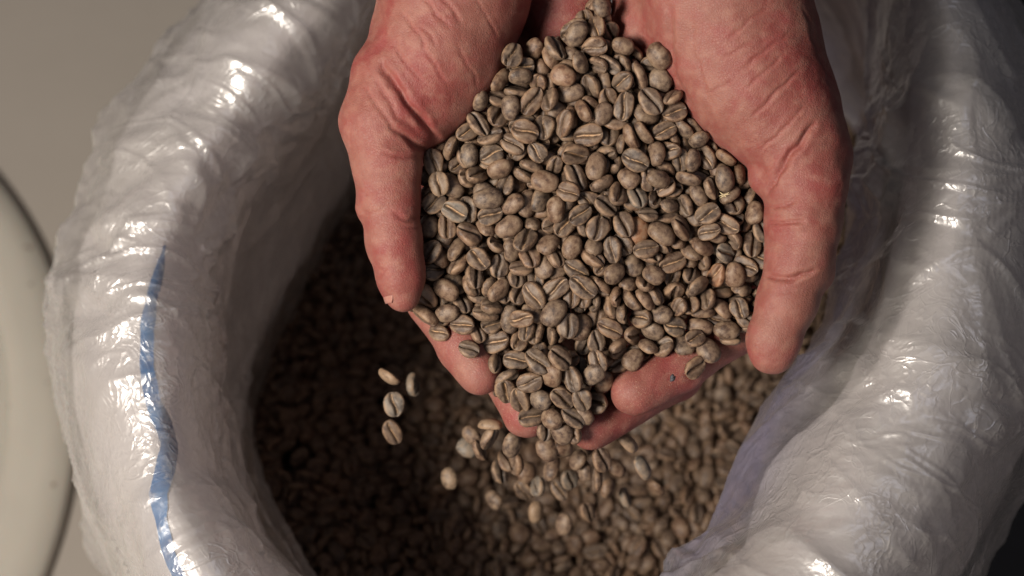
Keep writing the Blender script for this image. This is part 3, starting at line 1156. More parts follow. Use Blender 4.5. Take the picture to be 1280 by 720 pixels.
BAG_ROWS = """
-734 462 1548 1 0 -2 46
-753 519 1544 3 -1 -45 51
-756 562 1547 52 0 -29 51
-754 735 1550 -1 0 -14 48
-754 786 1564 -2 48 12 50
-755 845 1580 4 -1 -24 54
-728 874 1582 2 -60 -4 45
-760 926 1585 14 45 -24 44
-756 970 1594 -1 -46 22 53
-755 1101 1580 5 10 38 51
-680 454 1545 -23 11 13 49
-696 483 1547 -8 2 -36 54
-728 567 1560 24 26 -36 57
-717 788 1557 6 3 -4 48
-699 850 1571 10 -1 31 53
-692 889 1582 6 -48 -2 55
-657 -20 1563 1 4 53 47
-669 341 1534 21 0 25 52
-638 481 1529 -2 -7 48 48
-649 735 1544 -60 1 25 55
-635 766 1554 45 2 -12 48
-640 885 1572 -44 -19 -17 54
-653 973 1589 0 58 -8 49
-653 1075 1599 9 -5 22 55
-658 1112 1588 -2 2 33 57
-650 1175 1585 -2 4 28 51
-648 1218 1574 -2 53 -34 44
-655 1308 1553 -2 -3 6 46
-569 -236 1597 -47 7 24 45
-581 -182 1600 9 2 16 48
-608 -56 1586 2 -9 53 54
-596 -25 1575 39 -3 -21 44
-637 38 1556 6 4 58 51
-609 318 1528 6 49 19 43
-606 358 1546 -45 -9 30 50
-591 402 1533 2 5 14 51
-583 453 1533 -53 -15 7 44
-587 487 1531 1 -60 -5 55
-595 541 1543 13 -5 33 55
-615 581 1553 -57 4 -9 49
-606 674 1546 5 -2 -29 50
-603 714 1551 -58 -6 2 52
-596 769 1554 1 6 -53 48
-565 800 1558 -48 -4 27 53
-593 854 1554 7 51 -3 46
-611 882 1554 58 6 -4 49
-598 937 1584 -30 1 -5 52
-607 969 1592 3 4 56 51
-605 1031 1607 -55 -9 -21 48
-588 1101 1604 54 -4 26 49
-611 1184 1596 10 54 2 54
-610 1239 1581 34 47 -8 49
-602 1262 1574 56 -6 -17 48
-536 -240 1588 9 -56 -7 46
-546 -209 1585 2 4 2 46
-510 -162 1593 -15 7 39 56
-535 -82 1577 7 1 42 46
-564 -28 1568 -60 5 5 46
-559 9 1564 -2 -54 32 51
-555 52 1562 58 -6 18 48
-563 178 1549 54 9 25 52
-562 242 1532 -14 1 33 54
-535 312 1530 1 0 -48 51
-565 343 1544 44 -15 -7 48
-527 453 1523 -49 -2 9 51
-534 491 1533 1 -57 -28 50
-541 530 1535 2 0 -8 46
-528 615 1562 -50 2 10 53
-533 675 1555 -58 8 17 51
-527 733 1524 -7 4 -9 45
-527 776 1539 -13 12 12 46
-560 841 1568 -15 43 24 53
-574 871 1572 1 11 -1 55
-539 1020 1591 -6 -4 -33 47
-531 1058 1584 3 -8 51 51
-536 1095 1594 -48 -6 29 44
-536 1176 1598 4 -1 50 45
-522 1220 1594 4 56 -11 43
-540 1266 1582 -1 4 52 46
-452 -233 1569 45 2 -37 50
-458 -199 1577 45 5 10 46
-471 -154 1579 -14 11 25 48
-497 -79 1569 0 -4 -56 48
-495 -44 1569 5 0 0 55
-525 28 1573 3 51 13 55
-519 72 1579 -11 -4 36 51
-542 114 1579 -11 3 -26 47
-497 199 1562 -11 1 15 45
-502 238 1551 25 -3 -1 45
-515 387 1537 21 16 14 54
-485 408 1522 57 -6 -6 44
-497 495 1523 2 6 -9 50
-485 593 1538 -1 7 -17 44
-461 664 1544 42 3 -10 52
-489 797 1537 -49 -6 16 53
-480 837 1555 -7 9 -40 50
-498 865 1583 26 8 -7 54
-464 956 1608 1 -46 8 51
-478 1026 1580 51 -1 -24 46
-470 1105 1580 -52 0 -2 51
-472 1173 1589 55 3 -31 45
-491 1202 1595 -1 -56 15 50
-501 1246 1589 1 1 -21 52
-421 -188 1567 1 3 -8 47
-421 -112 1572 8 49 -15 53
-426 -68 1565 0 -59 11 46
-431 -15 1570 -3 -4 -56 47
-461 31 1592 39 7 -41 47
-490 79 1602 -16 53 -10 51
-481 204 1582 0 -5 34 51
-460 239 1554 56 1 3 46
-465 277 1546 -5 -55 29 49
-458 318 1540 1 56 -15 47
-450 355 1539 51 -5 -17 53
-448 429 1523 36 8 20 51
-437 473 1510 -50 1 22 56
-436 611 1525 4 7 -1 55
-417 642 1530 21 6 -22 52
-434 685 1521 -3 -4 -34 54
-444 732 1521 39 2 -23 46
-417 852 1553 7 -5 20 53
-437 887 1573 -1 -10 40 55
-432 958 1588 -2 -2 -27 48
-423 1034 1581 -11 1 -43 53
-433 1062 1574 -34 -6 -32 45
-423 1143 1579 58 -7 -5 49
-447 1204 1583 -1 -3 59 54
-441 1272 1586 -5 1 -32 47
-360 -209 1554 -25 59 -1 45
-387 -108 1559 4 -2 44 47
-390 -54 1560 1 2 -9 45
-380 -19 1567 -56 -1 0 47
-371 31 1578 -42 -2 6 50
-374 107 1592 -6 -1 -34 52
-370 142 1597 36 6 -7 54
-398 241 1566 -10 -49 -1 44
-399 269 1554 8 2 -43 46
-389 326 1545 3 -7 -21 53
-400 536 1495 -6 -4 60 51
-387 614 1513 0 3 -21 55
-353 636 1523 -22 -24 11 52
-381 693 1519 -44 -7 39 53
-378 732 1510 -55 2 24 45
-395 767 1514 7 -2 19 52
-381 838 1552 -49 -2 4 53
-377 869 1565 -5 55 2 50
-383 948 1575 2 1 -17 46
-375 998 1578 2 2 32 55
-384 1072 1575 -1 -48 -21 55
-386 1137 1568 5 -4 14 55
-382 1242 1574 1 -3 -50 48
-395 1300 1577 -2 4 -17 54
-326 -212 1543 -3 -10 35 46
-346 -131 1566 -37 2 34 48
-332 -81 1560 -55 2 -15 43
-313 -56 1553 -1 2 -8 48
-327 -16 1559 0 -7 51 51
-321 40 1567 4 5 2 49
-310 116 1585 5 -56 -3 54
-331 152 1583 -2 0 -35 53
-348 245 1583 42 -15 32 49
-360 273 1568 -7 -4 15 48
-317 338 1568 12 -1 -44 47
-328 377 1540 13 2 -47 44
-327 594 1511 -56 6 12 53
-326 760 1518 -40 43 -6 56
-346 791 1514 -2 -7 43 48
-319 868 1558 -10 2 -51 44
-322 916 1578 -12 0 7 53
-344 982 1588 -31 5 34 54
-337 1105 1562 -1 5 -40 48
-350 1131 1576 -5 -52 25 44
-347 1222 1583 2 59 -19 53
-349 1263 1571 2 -2 -31 46
-298 -219 1546 20 21 -36 44
-287 -147 1559 -52 -1 30 52
-302 -101 1566 -47 2 32 50
-241 -31 1529 0 0 -10 44
-276 -10 1535 -3 -8 -55 51
-244 53 1542 -3 -47 -6 47
-265 81 1553 -7 -5 -51 46
-245 155 1578 -8 7 -39 52
-308 212 1586 -11 0 31 50
-312 252 1584 0 -4 6 54
-308 376 1558 2 2 24 44
-315 413 1542 -57 -7 -14 55
-293 464 1538 -9 -9 40 52
-296 488 1520 -1 -57 30 55
-303 524 1514 -7 50 26 48
-285 610 1500 8 -4 -28 55
-264 657 1485 5 0 -55 46
-298 730 1483 -7 4 -28 47
-304 784 1503 -7 -7 54 53
-281 825 1539 -29 -54 7 49
-286 893 1564 -2 56 20 50
-288 937 1571 58 0 -31 48
-273 999 1579 54 -3 16 50
-270 1085 1565 -6 0 -17 47
-285 1138 1575 -1 -5 42 48
-290 1230 1589 -18 1 -24 52
-241 -221 1520 6 2 -45 50
-256 -167 1546 -46 3 13 48
-222 -107 1556 -38 3 38 49
-226 -8 1515 6 2 29 45
-200 49 1526 9 -2 -12 49
-213 123 1545 9 -7 31 52
-201 149 1570 -13 52 -21 53
-177 225 1550 -3 51 -8 48
-208 274 1552 9 8 11 54
-207 310 1562 -2 -54 -1 52
-230 456 1532 8 -46 4 52
-231 510 1505 6 3 37 54
-245 548 1501 2 -3 -58 47
-219 614 1505 -39 9 31 49
-208 673 1489 1 -55 15 46
-237 693 1479 -2 0 7 52
-246 733 1480 -1 -5 25 53
-222 791 1502 4 7 -19 55
-203 780 1527 28 8 -45 55
-228 883 1553 -3 4 -35 46
-216 1006 1580 2 -49 -11 56
-224 1112 1574 39 2 -44 51
-239 1216 1589 41 -12 -34 54
-244 1255 1576 -10 -6 -42 49
-215 -232 1516 4 55 16 55
-189 -133 1541 -5 -2 58 52
-175 -18 1505 -6 -3 -12 52
-153 227 1535 -8 4 51 55
-166 307 1551 40 5 -45 56
-169 459 1529 9 7 -30 55
-177 473 1503 -6 -6 -23 54
-187 831 1534 -20 -13 30 55
-185 870 1549 12 4 -48 49
-195 932 1563 1 -3 26 53
-176 988 1568 4 2 47 50
-188 1073 1557 5 -3 45 48
-181 1106 1565 -52 3 -26 46
-168 1129 1572 -33 12 -17 46
-185 1237 1553 11 -5 50 45
-156 -181 1545 57 -9 9 47
-153 -145 1543 -1 57 -31 46
-134 101 1517 0 -4 39 52
-139 142 1526 3 4 -4 50
-130 235 1521 -2 -59 26 53
-117 280 1518 10 2 13 54
-119 356 1531 10 0 40 48
-146 444 1505 2 10 21 52
-122 532 1489 1 -2 43 53
-136 582 1497 -2 -39 -20 53
-152 740 1501 4 6 -44 55
-160 808 1517 13 -19 -49 48
-133 835 1512 -56 -6 17 51
-128 959 1556 -12 4 -25 44
-130 1059 1550 34 -3 46 47
-123 1092 1555 -16 -45 10 51
-114 -236 1566 6 -3 -12 45
-83 -165 1555 -7 -2 7 47
-118 -143 1544 -1 -5 -19 48
-98 -84 1537 -1 8 34 44
-77 19 1507 8 -4 -26 50
-80 115 1522 -8 -39 -1 55
-81 154 1515 20 -6 40 46
-87 222 1499 5 8 21 47
-76 292 1501 -12 -4 -45 49
-79 396 1515 -6 13 -24 46
-110 428 1499 -9 3 -9 50
-86 511 1495 33 5 -16 48
-97 627 1486 -56 6 -12 51
-99 748 1514 6 3 -27 48
-103 786 1520 59 5 -8 48
-106 828 1518 -37 -7 -30 54
-120 867 1509 -7 -4 -58 43
-80 973 1547 -24 -46 11 48
-100 1038 1537 -2 -6 -38 47
-85 1176 1557 -2 0 -35 55
-72 1222 1559 -9 -51 20 56
-85 1303 1534 -5 0 20 50
-22 -203 1557 49 -15 -17 44
-46 -132 1556 2 -1 -26 47
-35 -72 1553 -48 11 23 51
-48 -38 1530 -3 -10 -25 52
-46 3 1510 6 7 38 47
-43 67 1503 -49 -8 31 53
-55 168 1496 5 6 24 47
-52 497 1493 -55 3 30 48
-42 564 1493 5 -58 4 49
-73 600 1512 18 -16 -55 51
-59 624 1509 -16 5 -17 44
-43 704 1502 -21 10 14 56
-35 736 1499 -11 -2 -9 50
-54 767 1514 22 7 -34 53
-70 838 1518 51 -2 0 50
-73 870 1519 1 54 -2 55
-49 951 1536 -55 -8 -27 52
-36 1015 1522 0 0 -4 47
-46 1053 1525 -4 0 44 47
-54 1079 1541 54 -14 4 44
-16 1240 1552 8 -9 31 55
-44 1307 1535 -4 -1 5 50
10 -190 1547 -3 57 25 57
14 -133 1551 -10 0 -38 46
-8 192 1504 -2 55 31 52
-2 244 1486 -8 -6 35 45
-1 279 1498 4 -10 1 47
-8 449 1497 1 -1 -21 49
-6 511 1498 2 -50 24 50
0 712 1499 -2 -53 -2 48
-2 794 1507 6 8 -23 46
-16 819 1529 -6 59 -21 52
3 875 1548 0 7 -58 50
6 992 1546 30 2 24 55
7 1036 1536 6 5 -38 52
11 1098 1547 -4 58 23 54
-3 1196 1549 -57 1 18 54
-16 1294 1551 -19 -4 -23 47
35 -152 1558 37 -8 -40 56
60 -93 1549 38 -2 4 58
66 -29 1524 9 52 -11 55
61 200 1485 4 3 -12 46
70 226 1499 2 -1 56 54
34 287 1515 -7 -1 42 56
33 354 1508 8 2 -48 49
24 389 1504 47 -2 16 53
16 465 1507 -32 5 -29 51
45 513 1498 55 -4 30 50
52 633 1514 -56 -10 0 44
50 711 1510 -9 -5 14 49
21 730 1507 20 8 24 55
37 786 1512 9 3 -15 56
64 801 1536 -3 14 34 49
45 867 1561 -49 7 -20 53
71 972 1543 18 5 36 55
83 1054 1540 39 2 -46 48
51 1092 1551 -15 55 -14 48
49 1131 1545 -1 -2 -18 53
42 1300 1561 9 -1 -32 44
103 -235 1558 -5 54 2 52
88 -205 1548 -4 -6 13 50
105 -99 1554 38 -2 5 51
95 -72 1539 7 55 -10 45
105 -40 1530 -4 -59 26 44
99 -2 1518 -3 1 28 54
95 78 1522 14 46 17 54
75 134 1510 13 -21 28 50
85 161 1491 16 6 27 50
88 191 1495 -10 18 3 48
99 245 1509 -55 -2 -22 46
100 292 1517 -5 -3 48 45
82 348 1529 2 -6 4 55
92 482 1520 58 14 -12 50
87 517 1508 -19 5 -30 55
78 560 1500 -4 -2 38 52
84 632 1533 -58 6 -12 53
100 765 1523 -3 59 12 49
100 800 1520 -58 4 -5 46
103 834 1537 -11 -10 -27 45
131 912 1538 -51 8 20 55
131 976 1526 -10 59 17 48
115 1152 1558 0 -53 -8 49
192 -161 1534 2 13 5 49
189 -79 1535 -7 -9 46 49
155 -56 1539 57 5 16 55
141 16 1533 18 1 21 44
117 58 1532 22 1 26 51
141 102 1528 6 8 57 52
129 260 1520 -52 8 -26 56
133 303 1522 -5 -3 46 48
162 366 1542 0 -59 -1 47
132 469 1525 9 -6 -35 51
125 588 1539 -23 16 -38 51
123 626 1537 -6 -3 40 53
126 715 1546 40 15 15 45
155 776 1519 5 2 -56 57
143 802 1525 -1 -42 43 44
153 861 1529 -54 -2 27 55
167 906 1532 -18 3 39 52
166 978 1526 33 -3 -44 50
189 1081 1525 21 -9 -31 47
199 1145 1534 17 0 -57 55
199 1176 1545 14 7 -45 52
189 1206 1559 16 -52 -4 49
214 -65 1534 -11 -52 -14 52
192 -10 1550 0 -49 25 52
189 81 1538 1 2 -57 46
169 116 1541 9 -52 -13 48
178 152 1540 30 -14 13 54
196 203 1537 -8 -4 -45 56
198 296 1529 55 -1 34 48
199 339 1530 28 3 23 50
201 378 1529 5 3 7 54
182 452 1546 0 -58 -11 55
197 598 1544 -1 -1 11 54
209 664 1546 6 -59 1 50
202 699 1541 -4 2 -2 50
182 738 1537 -59 -4 -27 54
202 829 1538 -5 33 10 57
214 1104 1508 2 6 -8 49
260 1183 1539 8 -16 -19 49
263 1237 1545 2 7 -37 49
259 -178 1532 -29 17 31 56
250 -136 1512 -17 -6 -33 52
248 -53 1542 -11 -51 -12 51
218 21 1557 -50 -7 -19 49
239 60 1562 -8 4 25 55
235 99 1552 10 52 4 48
234 139 1549 1 -58 29 53
252 227 1541 -1 56 0 44
250 384 1531 -9 4 -57 56
258 461 1555 -49 4 4 44
256 570 1553 -35 8 -12 46
236 624 1545 1 -2 -18 53
262 664 1542 0 -2 -20 55
262 765 1529 5 60 -15 49
256 809 1523 1 1 18 56
235 841 1533 6 -13 30 52
243 950 1536 32 -43 14 50
285 1099 1497 -1 -3 44 55
283 1173 1520 -4 -53 -5 55
287 1297 1547 27 59 3 51
299 -230 1540 -54 1 -24 57
310 -201 1522 -5 -5 -26 44
309 -145 1510 -55 0 21 45
297 -126 1520 6 -18 -22 52
320 31 1563 -58 5 22 46
294 165 1556 -3 1 -27 49
288 285 1523 58 -1 14 50
293 323 1524 -1 -51 6 53
292 359 1527 9 -3 7 50
294 392 1541 8 4 -10 48
303 446 1559 0 -4 23 46
283 522 1546 -5 1 39 47
305 641 1538 -3 5 -10 46
307 719 1536 0 0 -31 49
269 778 1541 -3 1 -18 56
314 970 1526 -60 -4 -16 54
303 1009 1521 23 10 15 52
317 1144 1508 29 6 -22 51
310 1272 1529 -1 -9 54 55
344 -226 1540 -20 -17 -34 54
344 -175 1523 15 32 22 44
350 -135 1507 0 -3 38 48
357 -98 1521 -6 -1 52 55
338 -53 1546 52 -1 -26 55
338 -10 1553 -60 8 -6 56
347 30 1546 -9 -1 -35 49
341 98 1549 -4 1 -25 52
340 141 1555 -41 5 26 46
325 195 1560 -22 5 -45 48
323 251 1549 -3 -55 0 46
337 301 1531 47 -11 3 46
339 330 1530 29 3 12 55
322 383 1545 -15 1 -43 46
356 427 1566 -47 -1 2 48
341 519 1565 59 -8 -8 45
344 583 1553 5 -47 21 55
355 620 1537 58 -2 -11 53
349 686 1547 -44 6 12 54
328 750 1546 -28 3 7 48
349 803 1539 -5 -1 23 54
334 870 1534 4 1 -34 49
351 975 1525 -3 -6 -6 44
329 1040 1513 3 -17 30 50
355 1083 1498 -55 -2 -14 54
390 -122 1525 -3 -20 28 53
396 -49 1550 -52 -9 -6 51
387 -9 1549 58 -5 14 51
387 28 1545 1 -5 -6 50
383 70 1547 1 4 -49 46
396 178 1565 -7 -49 -28 50
357 226 1565 -51 9 -2 56
395 314 1530 4 -2 -16 49
392 343 1547 -50 14 12 46
385 378 1547 -10 0 47 44
400 479 1578 59 6 8 55
398 520 1563 6 1 47 55
401 559 1554 8 -2 -59 54
405 702 1544 0 2 -23 49
413 793 1547 -1 0 19 46
397 878 1547 3 -1 23 57
373 906 1548 -21 -3 -33 50
386 978 1539 -7 4 34 52
384 1022 1535 -13 -2 -32 49
384 1054 1511 -12 2 21 56
405 1149 1501 27 4 32 52
404 1260 1500 -2 7 -45 46
451 -209 1511 -2 1 26 55
437 -121 1528 -1 56 -32 47
433 -60 1542 1 -8 22 50
413 -14 1562 29 -4 21 53
409 25 1563 -11 8 -27 50
405 97 1572 -16 -4 -29 55
455 172 1575 -2 -7 0 49
438 265 1547 2 8 39 54
434 308 1537 3 0 -14 48
416 328 1547 11 -5 -45 49
459 494 1566 2 6 37 49
447 535 1562 18 -58 -12 55
462 590 1552 -11 -21 26 53
433 614 1537 -1 0 -25 52
452 671 1542 2 59 21 46
441 735 1549 0 4 -13 49
452 824 1561 -35 11 -33 54
449 864 1554 0 -59 -11 47
421 892 1557 25 3 37 45
438 968 1564 -3 0 39 52
449 1012 1558 -1 5 32 50
444 1095 1546 -24 -2 53 56
424 1140 1513 -26 -2 -28 53
431 1176 1493 8 2 -44 47
492 -98 1544 7 -3 51 55
468 -51 1566 -21 -13 -46 50
480 49 1599 6 6 -34 55
481 131 1597 56 -3 2 45
497 184 1588 -6 -1 18 52
477 239 1575 44 10 12 50
482 278 1565 5 15 0 47
502 310 1553 54 -11 13 45
505 385 1569 -4 0 -33 56
551 471 1566 40 5 -32 56
529 505 1561 6 4 30 54
490 586 1549 14 -37 -37 47
504 645 1540 54 -7 -10 51
523 700 1536 0 -4 52 53
532 791 1549 54 -3 1 55
482 834 1546 3 2 1 51
490 904 1562 -5 -4 44 50
488 962 1570 -5 -3 -28 54
507 1023 1552 8 0 47 55
525 1097 1537 3 6 11 53
517 1135 1537 -57 13 19 55
490 1207 1520 38 -1 28 48
490 1276 1529 9 54 12 52
530 -215 1553 -12 -16 -45 50
535 -179 1549 -3 -48 6 49
537 -142 1551 -56 11 17 50
532 -85 1554 11 -7 -1 55
536 -15 1601 5 -10 5 57
558 75 1623 0 -2 -56 53
547 127 1616 10 -4 -37 49
575 209 1599 8 -46 -14 51
548 219 1588 2 -6 -30 50
538 275 1567 10 -58 14 46
569 324 1556 50 -6 5 49
568 362 1552 26 4 -29 50
559 401 1547 -3 -6 -53 52
564 508 1554 49 0 -21 48
562 568 1542 1 0 -26 48
556 648 1531 2 -1 -42 45
551 700 1547 14 23 11 53
549 732 1535 -1 0 -44 48
565 817 1550 -58 5 -21 51
561 849 1549 -7 -58 -2 47
555 890 1549 3 -4 33 50
563 987 1548 49 -6 -34 57
559 1039 1543 -16 18 37 54
567 1082 1528 -49 2 23 53
546 1215 1524 -56 -5 17 53
524 1254 1532 -1 -55 -25 44
623 -229 1539 9 -53 -8 49
615 -189 1534 5 -3 41 53
596 -119 1556 4 10 -21 52
588 -81 1580 8 -10 21 49
611 17 1612 5 7 5 52
651 11 1605 -25 -5 39 49
607 193 1591 -57 8 13 54
643 244 1583 -60 -1 11 47
610 333 1555 13 56 -10 50
598 465 1546 59 -2 27 52
587 547 1551 34 -28 23 45
589 621 1551 -28 4 -27 51
611 717 1532 -55 8 -19 51
622 795 1546 2 -54 30 50
614 866 1552 4 56 13 51
623 911 1553 -52 -5 -28 54
590 960 1544 3 -49 17 49
621 1034 1532 5 1 -45 46
628 1071 1527 11 15 27 46
604 1187 1510 -4 -58 14 48
591 1244 1533 -55 -9 19 51
644 -164 1535 -60 7 -5 51
644 -138 1547 -4 3 -14 50
668 -50 1585 -2 -54 4 44
684 -16 1594 36 -8 39 52
667 25 1592 50 1 -21 45
667 108 1597 -2 -7 -58 57
676 179 1579 5 2 42 45
670 225 1582 -56 -1 22 51
679 264 1573 4 -3 49 53
648 331 1554 0 10 37 44
640 517 1552 -1 -48 -16 54
659 552 1554 34 6 -38 47
667 632 1554 -45 -3 20 53
644 663 1545 -44 6 38 54
652 799 1534 -6 3 -38 50
660 905 1549 1 -2 -24 57
661 980 1550 -54 1 6 48
660 1024 1548 45 1 5 46
655 1090 1516 -29 10 1 46
651 1175 1501 12 -57 -15 53
716 -120 1560 -1 57 4 56
714 -81 1569 -28 -3 30 45
724 28 1591 5 58 15 53
720 96 1590 3 55 -23 45
740 160 1581 3 54 -19 49
719 252 1568 57 9 -5 45
709 381 1567 -11 -3 -20 45
686 427 1562 -35 14 36 53
686 468 1546 1 -58 17 47
698 496 1545 19 -8 50 46
696 552 1544 1 0 11 55
692 710 1539 22 -6 19 51
684 746 1544 -15 9 -23 56
701 823 1553 27 4 -28 51
732 875 1538 11 -56 -6 49
729 916 1525 -46 7 23 55
745 939 1536 5 -7 -34 52
725 1052 1543 55 3 20 51
711 1090 1510 11 -35 -6 47
695 1177 1487 -6 2 -56 53
695 1212 1508 4 12 -22 44
765 -149 1553 -5 -58 -16 49
754 -113 1563 10 -42 -21 46
761 -84 1562 38 -3 -13 48
740 -22 1576 0 -57 -22 51
756 18 1597 39 -5 -42 55
752 123 1590 38 6 23 48
770 185 1572 -3 2 12 54
773 232 1567 56 11 -6 52
774 311 1541 6 8 -5 55
754 375 1562 -4 -4 -45 43
763 421 1562 40 -3 -42 48
757 473 1545 48 -7 6 54
737 547 1546 4 0 -16 45
744 609 1560 -55 -18 -14 55
747 664 1550 -10 55 -19 57
722 706 1552 21 -3 32 57
721 755 1558 26 1 31 49
756 849 1547 -56 2 21 48
772 894 1530 8 5 -41 46
763 950 1515 -3 54 23 54
746 1104 1492 39 -4 -30 54
738 1185 1493 -7 -4 46 54
742 1233 1529 -9 54 2 45
794 -205 1547 58 -1 24 47
820 -103 1549 3 -58 28 46
805 -4 1570 5 8 -12 49
818 52 1595 0 -59 28 55
806 91 1587 0 3 19 46
841 256 1580 -6 -44 -24 50
835 263 1552 55 5 12 54
820 306 1541 -3 60 -13 53
804 338 1552 52 -5 14 49
807 400 1558 15 2 21 52
801 439 1557 9 51 -6 52
795 474 1546 7 6 -47 48
771 528 1563 -25 -7 -11 52
797 625 1576 4 9 -57 54
779 686 1559 5 -9 -8 47
808 705 1566 -1 5 49 53
811 751 1565 59 2 2 53
814 837 1544 -9 0 1 56
825 879 1537 59 -3 21 57
794 1158 1500 -4 10 59 56
783 1225 1529 9 -9 12 53
825 -252 1569 19 -10 -24 52
871 -174 1552 -5 -1 -45 47
840 -164 1546 0 0 -1 48
850 -94 1558 -41 -2 23 51
862 -55 1550 1 1 -19 54
851 36 1584 -59 8 5 46
862 115 1594 39 2 -19 47
865 154 1584 -2 0 13 54
873 241 1564 60 -6 1 53
864 289 1539 -8 -1 -14 51
879 324 1527 3 -8 -56 50
863 353 1539 52 -1 -12 52
865 391 1542 22 10 -31 46
833 535 1571 -53 4 11 55
822 560 1576 17 5 60 46
869 694 1584 -3 -1 -55 51
842 719 1570 43 -5 -13 54
855 855 1543 56 -1 28 49
846 915 1526 -48 -2 -35 50
847 971 1521 1 -6 9 54
833 1013 1517 4 -2 -27 53
849 1050 1513 -1 -5 -7 49
855 1218 1529 5 3 -15 52
844 1251 1548 -13 -55 12 53
908 -24 1564 -8 -39 2 53
926 46 1580 13 55 9 49
890 121 1588 1 1 -20 53
922 183 1581 -53 7 30 50
935 262 1555 -6 -5 27 56
918 325 1520 7 -4 -21 51
917 435 1529 -7 58 7 48
875 478 1560 0 6 -24 54
906 518 1576 8 53 7 55
895 609 1597 3 8 -20 55
935 680 1585 22 -6 -20 46
909 735 1565 -19 -2 -57 46
900 785 1551 1 -8 34 50
893 809 1538 2 0 -33 52
895 933 1534 -16 54 18 48
893 969 1530 -9 -2 32 48
898 1012 1532 -57 4 21 49
908 1046 1533 6 -39 25 48
898 1183 1530 -57 -3 1 52
889 1217 1539 -58 8 -6 49
984 150 1576 2 1 28 45
963 226 1556 2 7 32 48
954 642 1580 -9 7 -6 54
957 767 1569 -31 -5 -45 53
952 831 1551 -4 -52 24 55
938 921 1537 1 -53 -34 44
927 966 1542 -50 4 -30 55
952 1014 1540 -3 -5 -36 53
967 1059 1527 -4 -2 10 47
950 1097 1532 -16 50 23 47
924 1159 1537 -20 -4 2 49
924 1257 1562 -46 9 -25 51
-709 263 1539 -20 34 23 48
-732 303 1534 -45 0 9 47
-718 357 1543 -18 -41 4 44
-716 432 1551 57 -10 9 53
-729 628 1568 7 -4 46 47
-728 691 1570 -6 4 -2 50
-718 760 1572 6 1 59 55
-719 834 1585 -15 5 36 53
-720 952 1582 -5 0 -20 50
-734 1016 1588 -1 -3 26 45
-723 1070 1591 -1 52 -33 53
-678 118 1561 32 9 -33 49
-695 170 1551 -4 9 -34 52
-689 348 1526 3 -3 37 44
-682 521 1561 -9 13 53 53
-692 596 1547 3 55 -18 47
-696 655 1556 10 40 4 49
-659 676 1560 55 -2 8 55
-672 764 1572 20 -57 7 48
-672 848 1570 31 0 35 56
-664 1012 1590 1 2 46 53
-686 1122 1609 5 57 -18 57
-673 1239 1569 0 14 12 46
-737 1293 1565 -1 5 -39 55
-617 -176 1608 0 1 -23 46
-609 -138 1612 0 53 -29 48
-625 379 1543 -47 8 -1 48
-617 448 1531 8 -51 -12 46
-614 501 1541 -4 7 45 49
-631 533 1551 16 -59 -13 52
-637 610 1549 -56 -1 -4 45
-616 640 1560 -23 -8 27 52
-611 738 1562 -39 40 0 56
-628 789 1556 7 3 39 47
-625 832 1557 -57 -4 16 54
-610 856 1574 15 -13 -55 49
-629 922 1573 15 6 -51 49
-636 989 1598 8 8 23 46
-620 1122 1597 2 -60 -3 51
-628 1151 1601 -22 54 9 55
-648 1250 1572 5 -15 -44 55
-639 1285 1572 36 -11 38 54
-525 -231 1601 57 3 -6 47
-539 -178 1597 -18 -54 -13 53
-577 -141 1602 -5 -3 -30 49
-565 -87 1592 55 -5 -16 55
-596 35 1564 2 -59 -23 52
-602 73 1554 -56 -3 26 52
-597 143 1550 4 2 60 45
-597 180 1549 -6 0 18 52
-614 208 1536 -2 -8 12 48
-566 279 1536 -14 -54 -3 47
-579 307 1530 -8 4 -45 54
-560 458 1531 36 -3 27 55
-568 509 1536 -8 -2 -16 46
-561 540 1546 -9 7 37 50
-571 578 1548 4 -4 9 47
-570 666 1553 -6 2 17 45
-563 724 1543 7 -56 3 45
-592 827 1565 -11 -49 -18 45
-571 913 1573 5 12 -42 47
-562 1000 1599 -7 0 33 44
-568 1043 1599 5 2 29 52
-557 1101 1604 15 4 -35 51
-581 1136 1602 -15 6 54 51
-570 1243 1584 -50 -2 -36 49
-585 1283 1580 6 54 -20 48
-477 -231 1580 20 4 -27 55
-496 -188 1576 5 3 20 48
-498 -144 1587 -42 4 -28 53
-516 -107 1583 -10 -5 -54 52
-531 -18 1572 47 -2 -31 54
-564 32 1580 -53 -1 -9 53
-560 74 1580 -4 1 -42 54
-571 139 1561 -7 10 -5 52
-534 193 1561 41 14 22 52
-547 223 1549 -4 13 -19 49
-539 262 1550 3 2 50 54
-527 296 1546 11 10 -6 57
-524 415 1526 39 1 -30 56
-498 440 1513 7 0 -39 44
-506 492 1548 1 53 -18 46
-501 562 1538 -16 -4 -52 43
-498 618 1563 22 11 19 53
-502 656 1550 4 4 21 53
-501 717 1539 -19 -5 52 51
-504 756 1522 -7 3 -14 54
-493 769 1547 -6 -55 -1 54
-517 825 1556 3 -48 -23 51
-543 864 1577 -22 3 -16 47
-569 945 1601 37 0 -16 54
-510 1011 1595 1 11 -3 55
-500 1069 1602 -42 -9 18 54
-501 1161 1599 -4 50 35 53
-527 1257 1605 58 1 24 49
-525 1299 1594 -12 -6 21 52
-398 -256 1558 12 12 -21 47
-449 -173 1578 -7 -6 0 55
-430 -140 1592 0 -51 -36 48
-457 -89 1571 -49 3 -23 53
-455 -49 1572 -12 -6 -52 53
-489 42 1590 9 49 17 45
-521 140 1586 11 56 -5 49
-490 239 1576 6 -10 29 57
-495 285 1557 57 3 26 46
-511 337 1545 -11 -58 11 45
-489 371 1535 50 7 26 53
-475 425 1534 4 -51 33 45
-468 441 1514 5 -58 23 45
-458 504 1520 5 54 20 52
-477 541 1529 -52 -2 27 47
-446 577 1529 50 -2 -11 47
-443 633 1540 -7 -11 -14 46
-464 702 1531 -59 9 20 52
-464 755 1526 -28 5 12 48
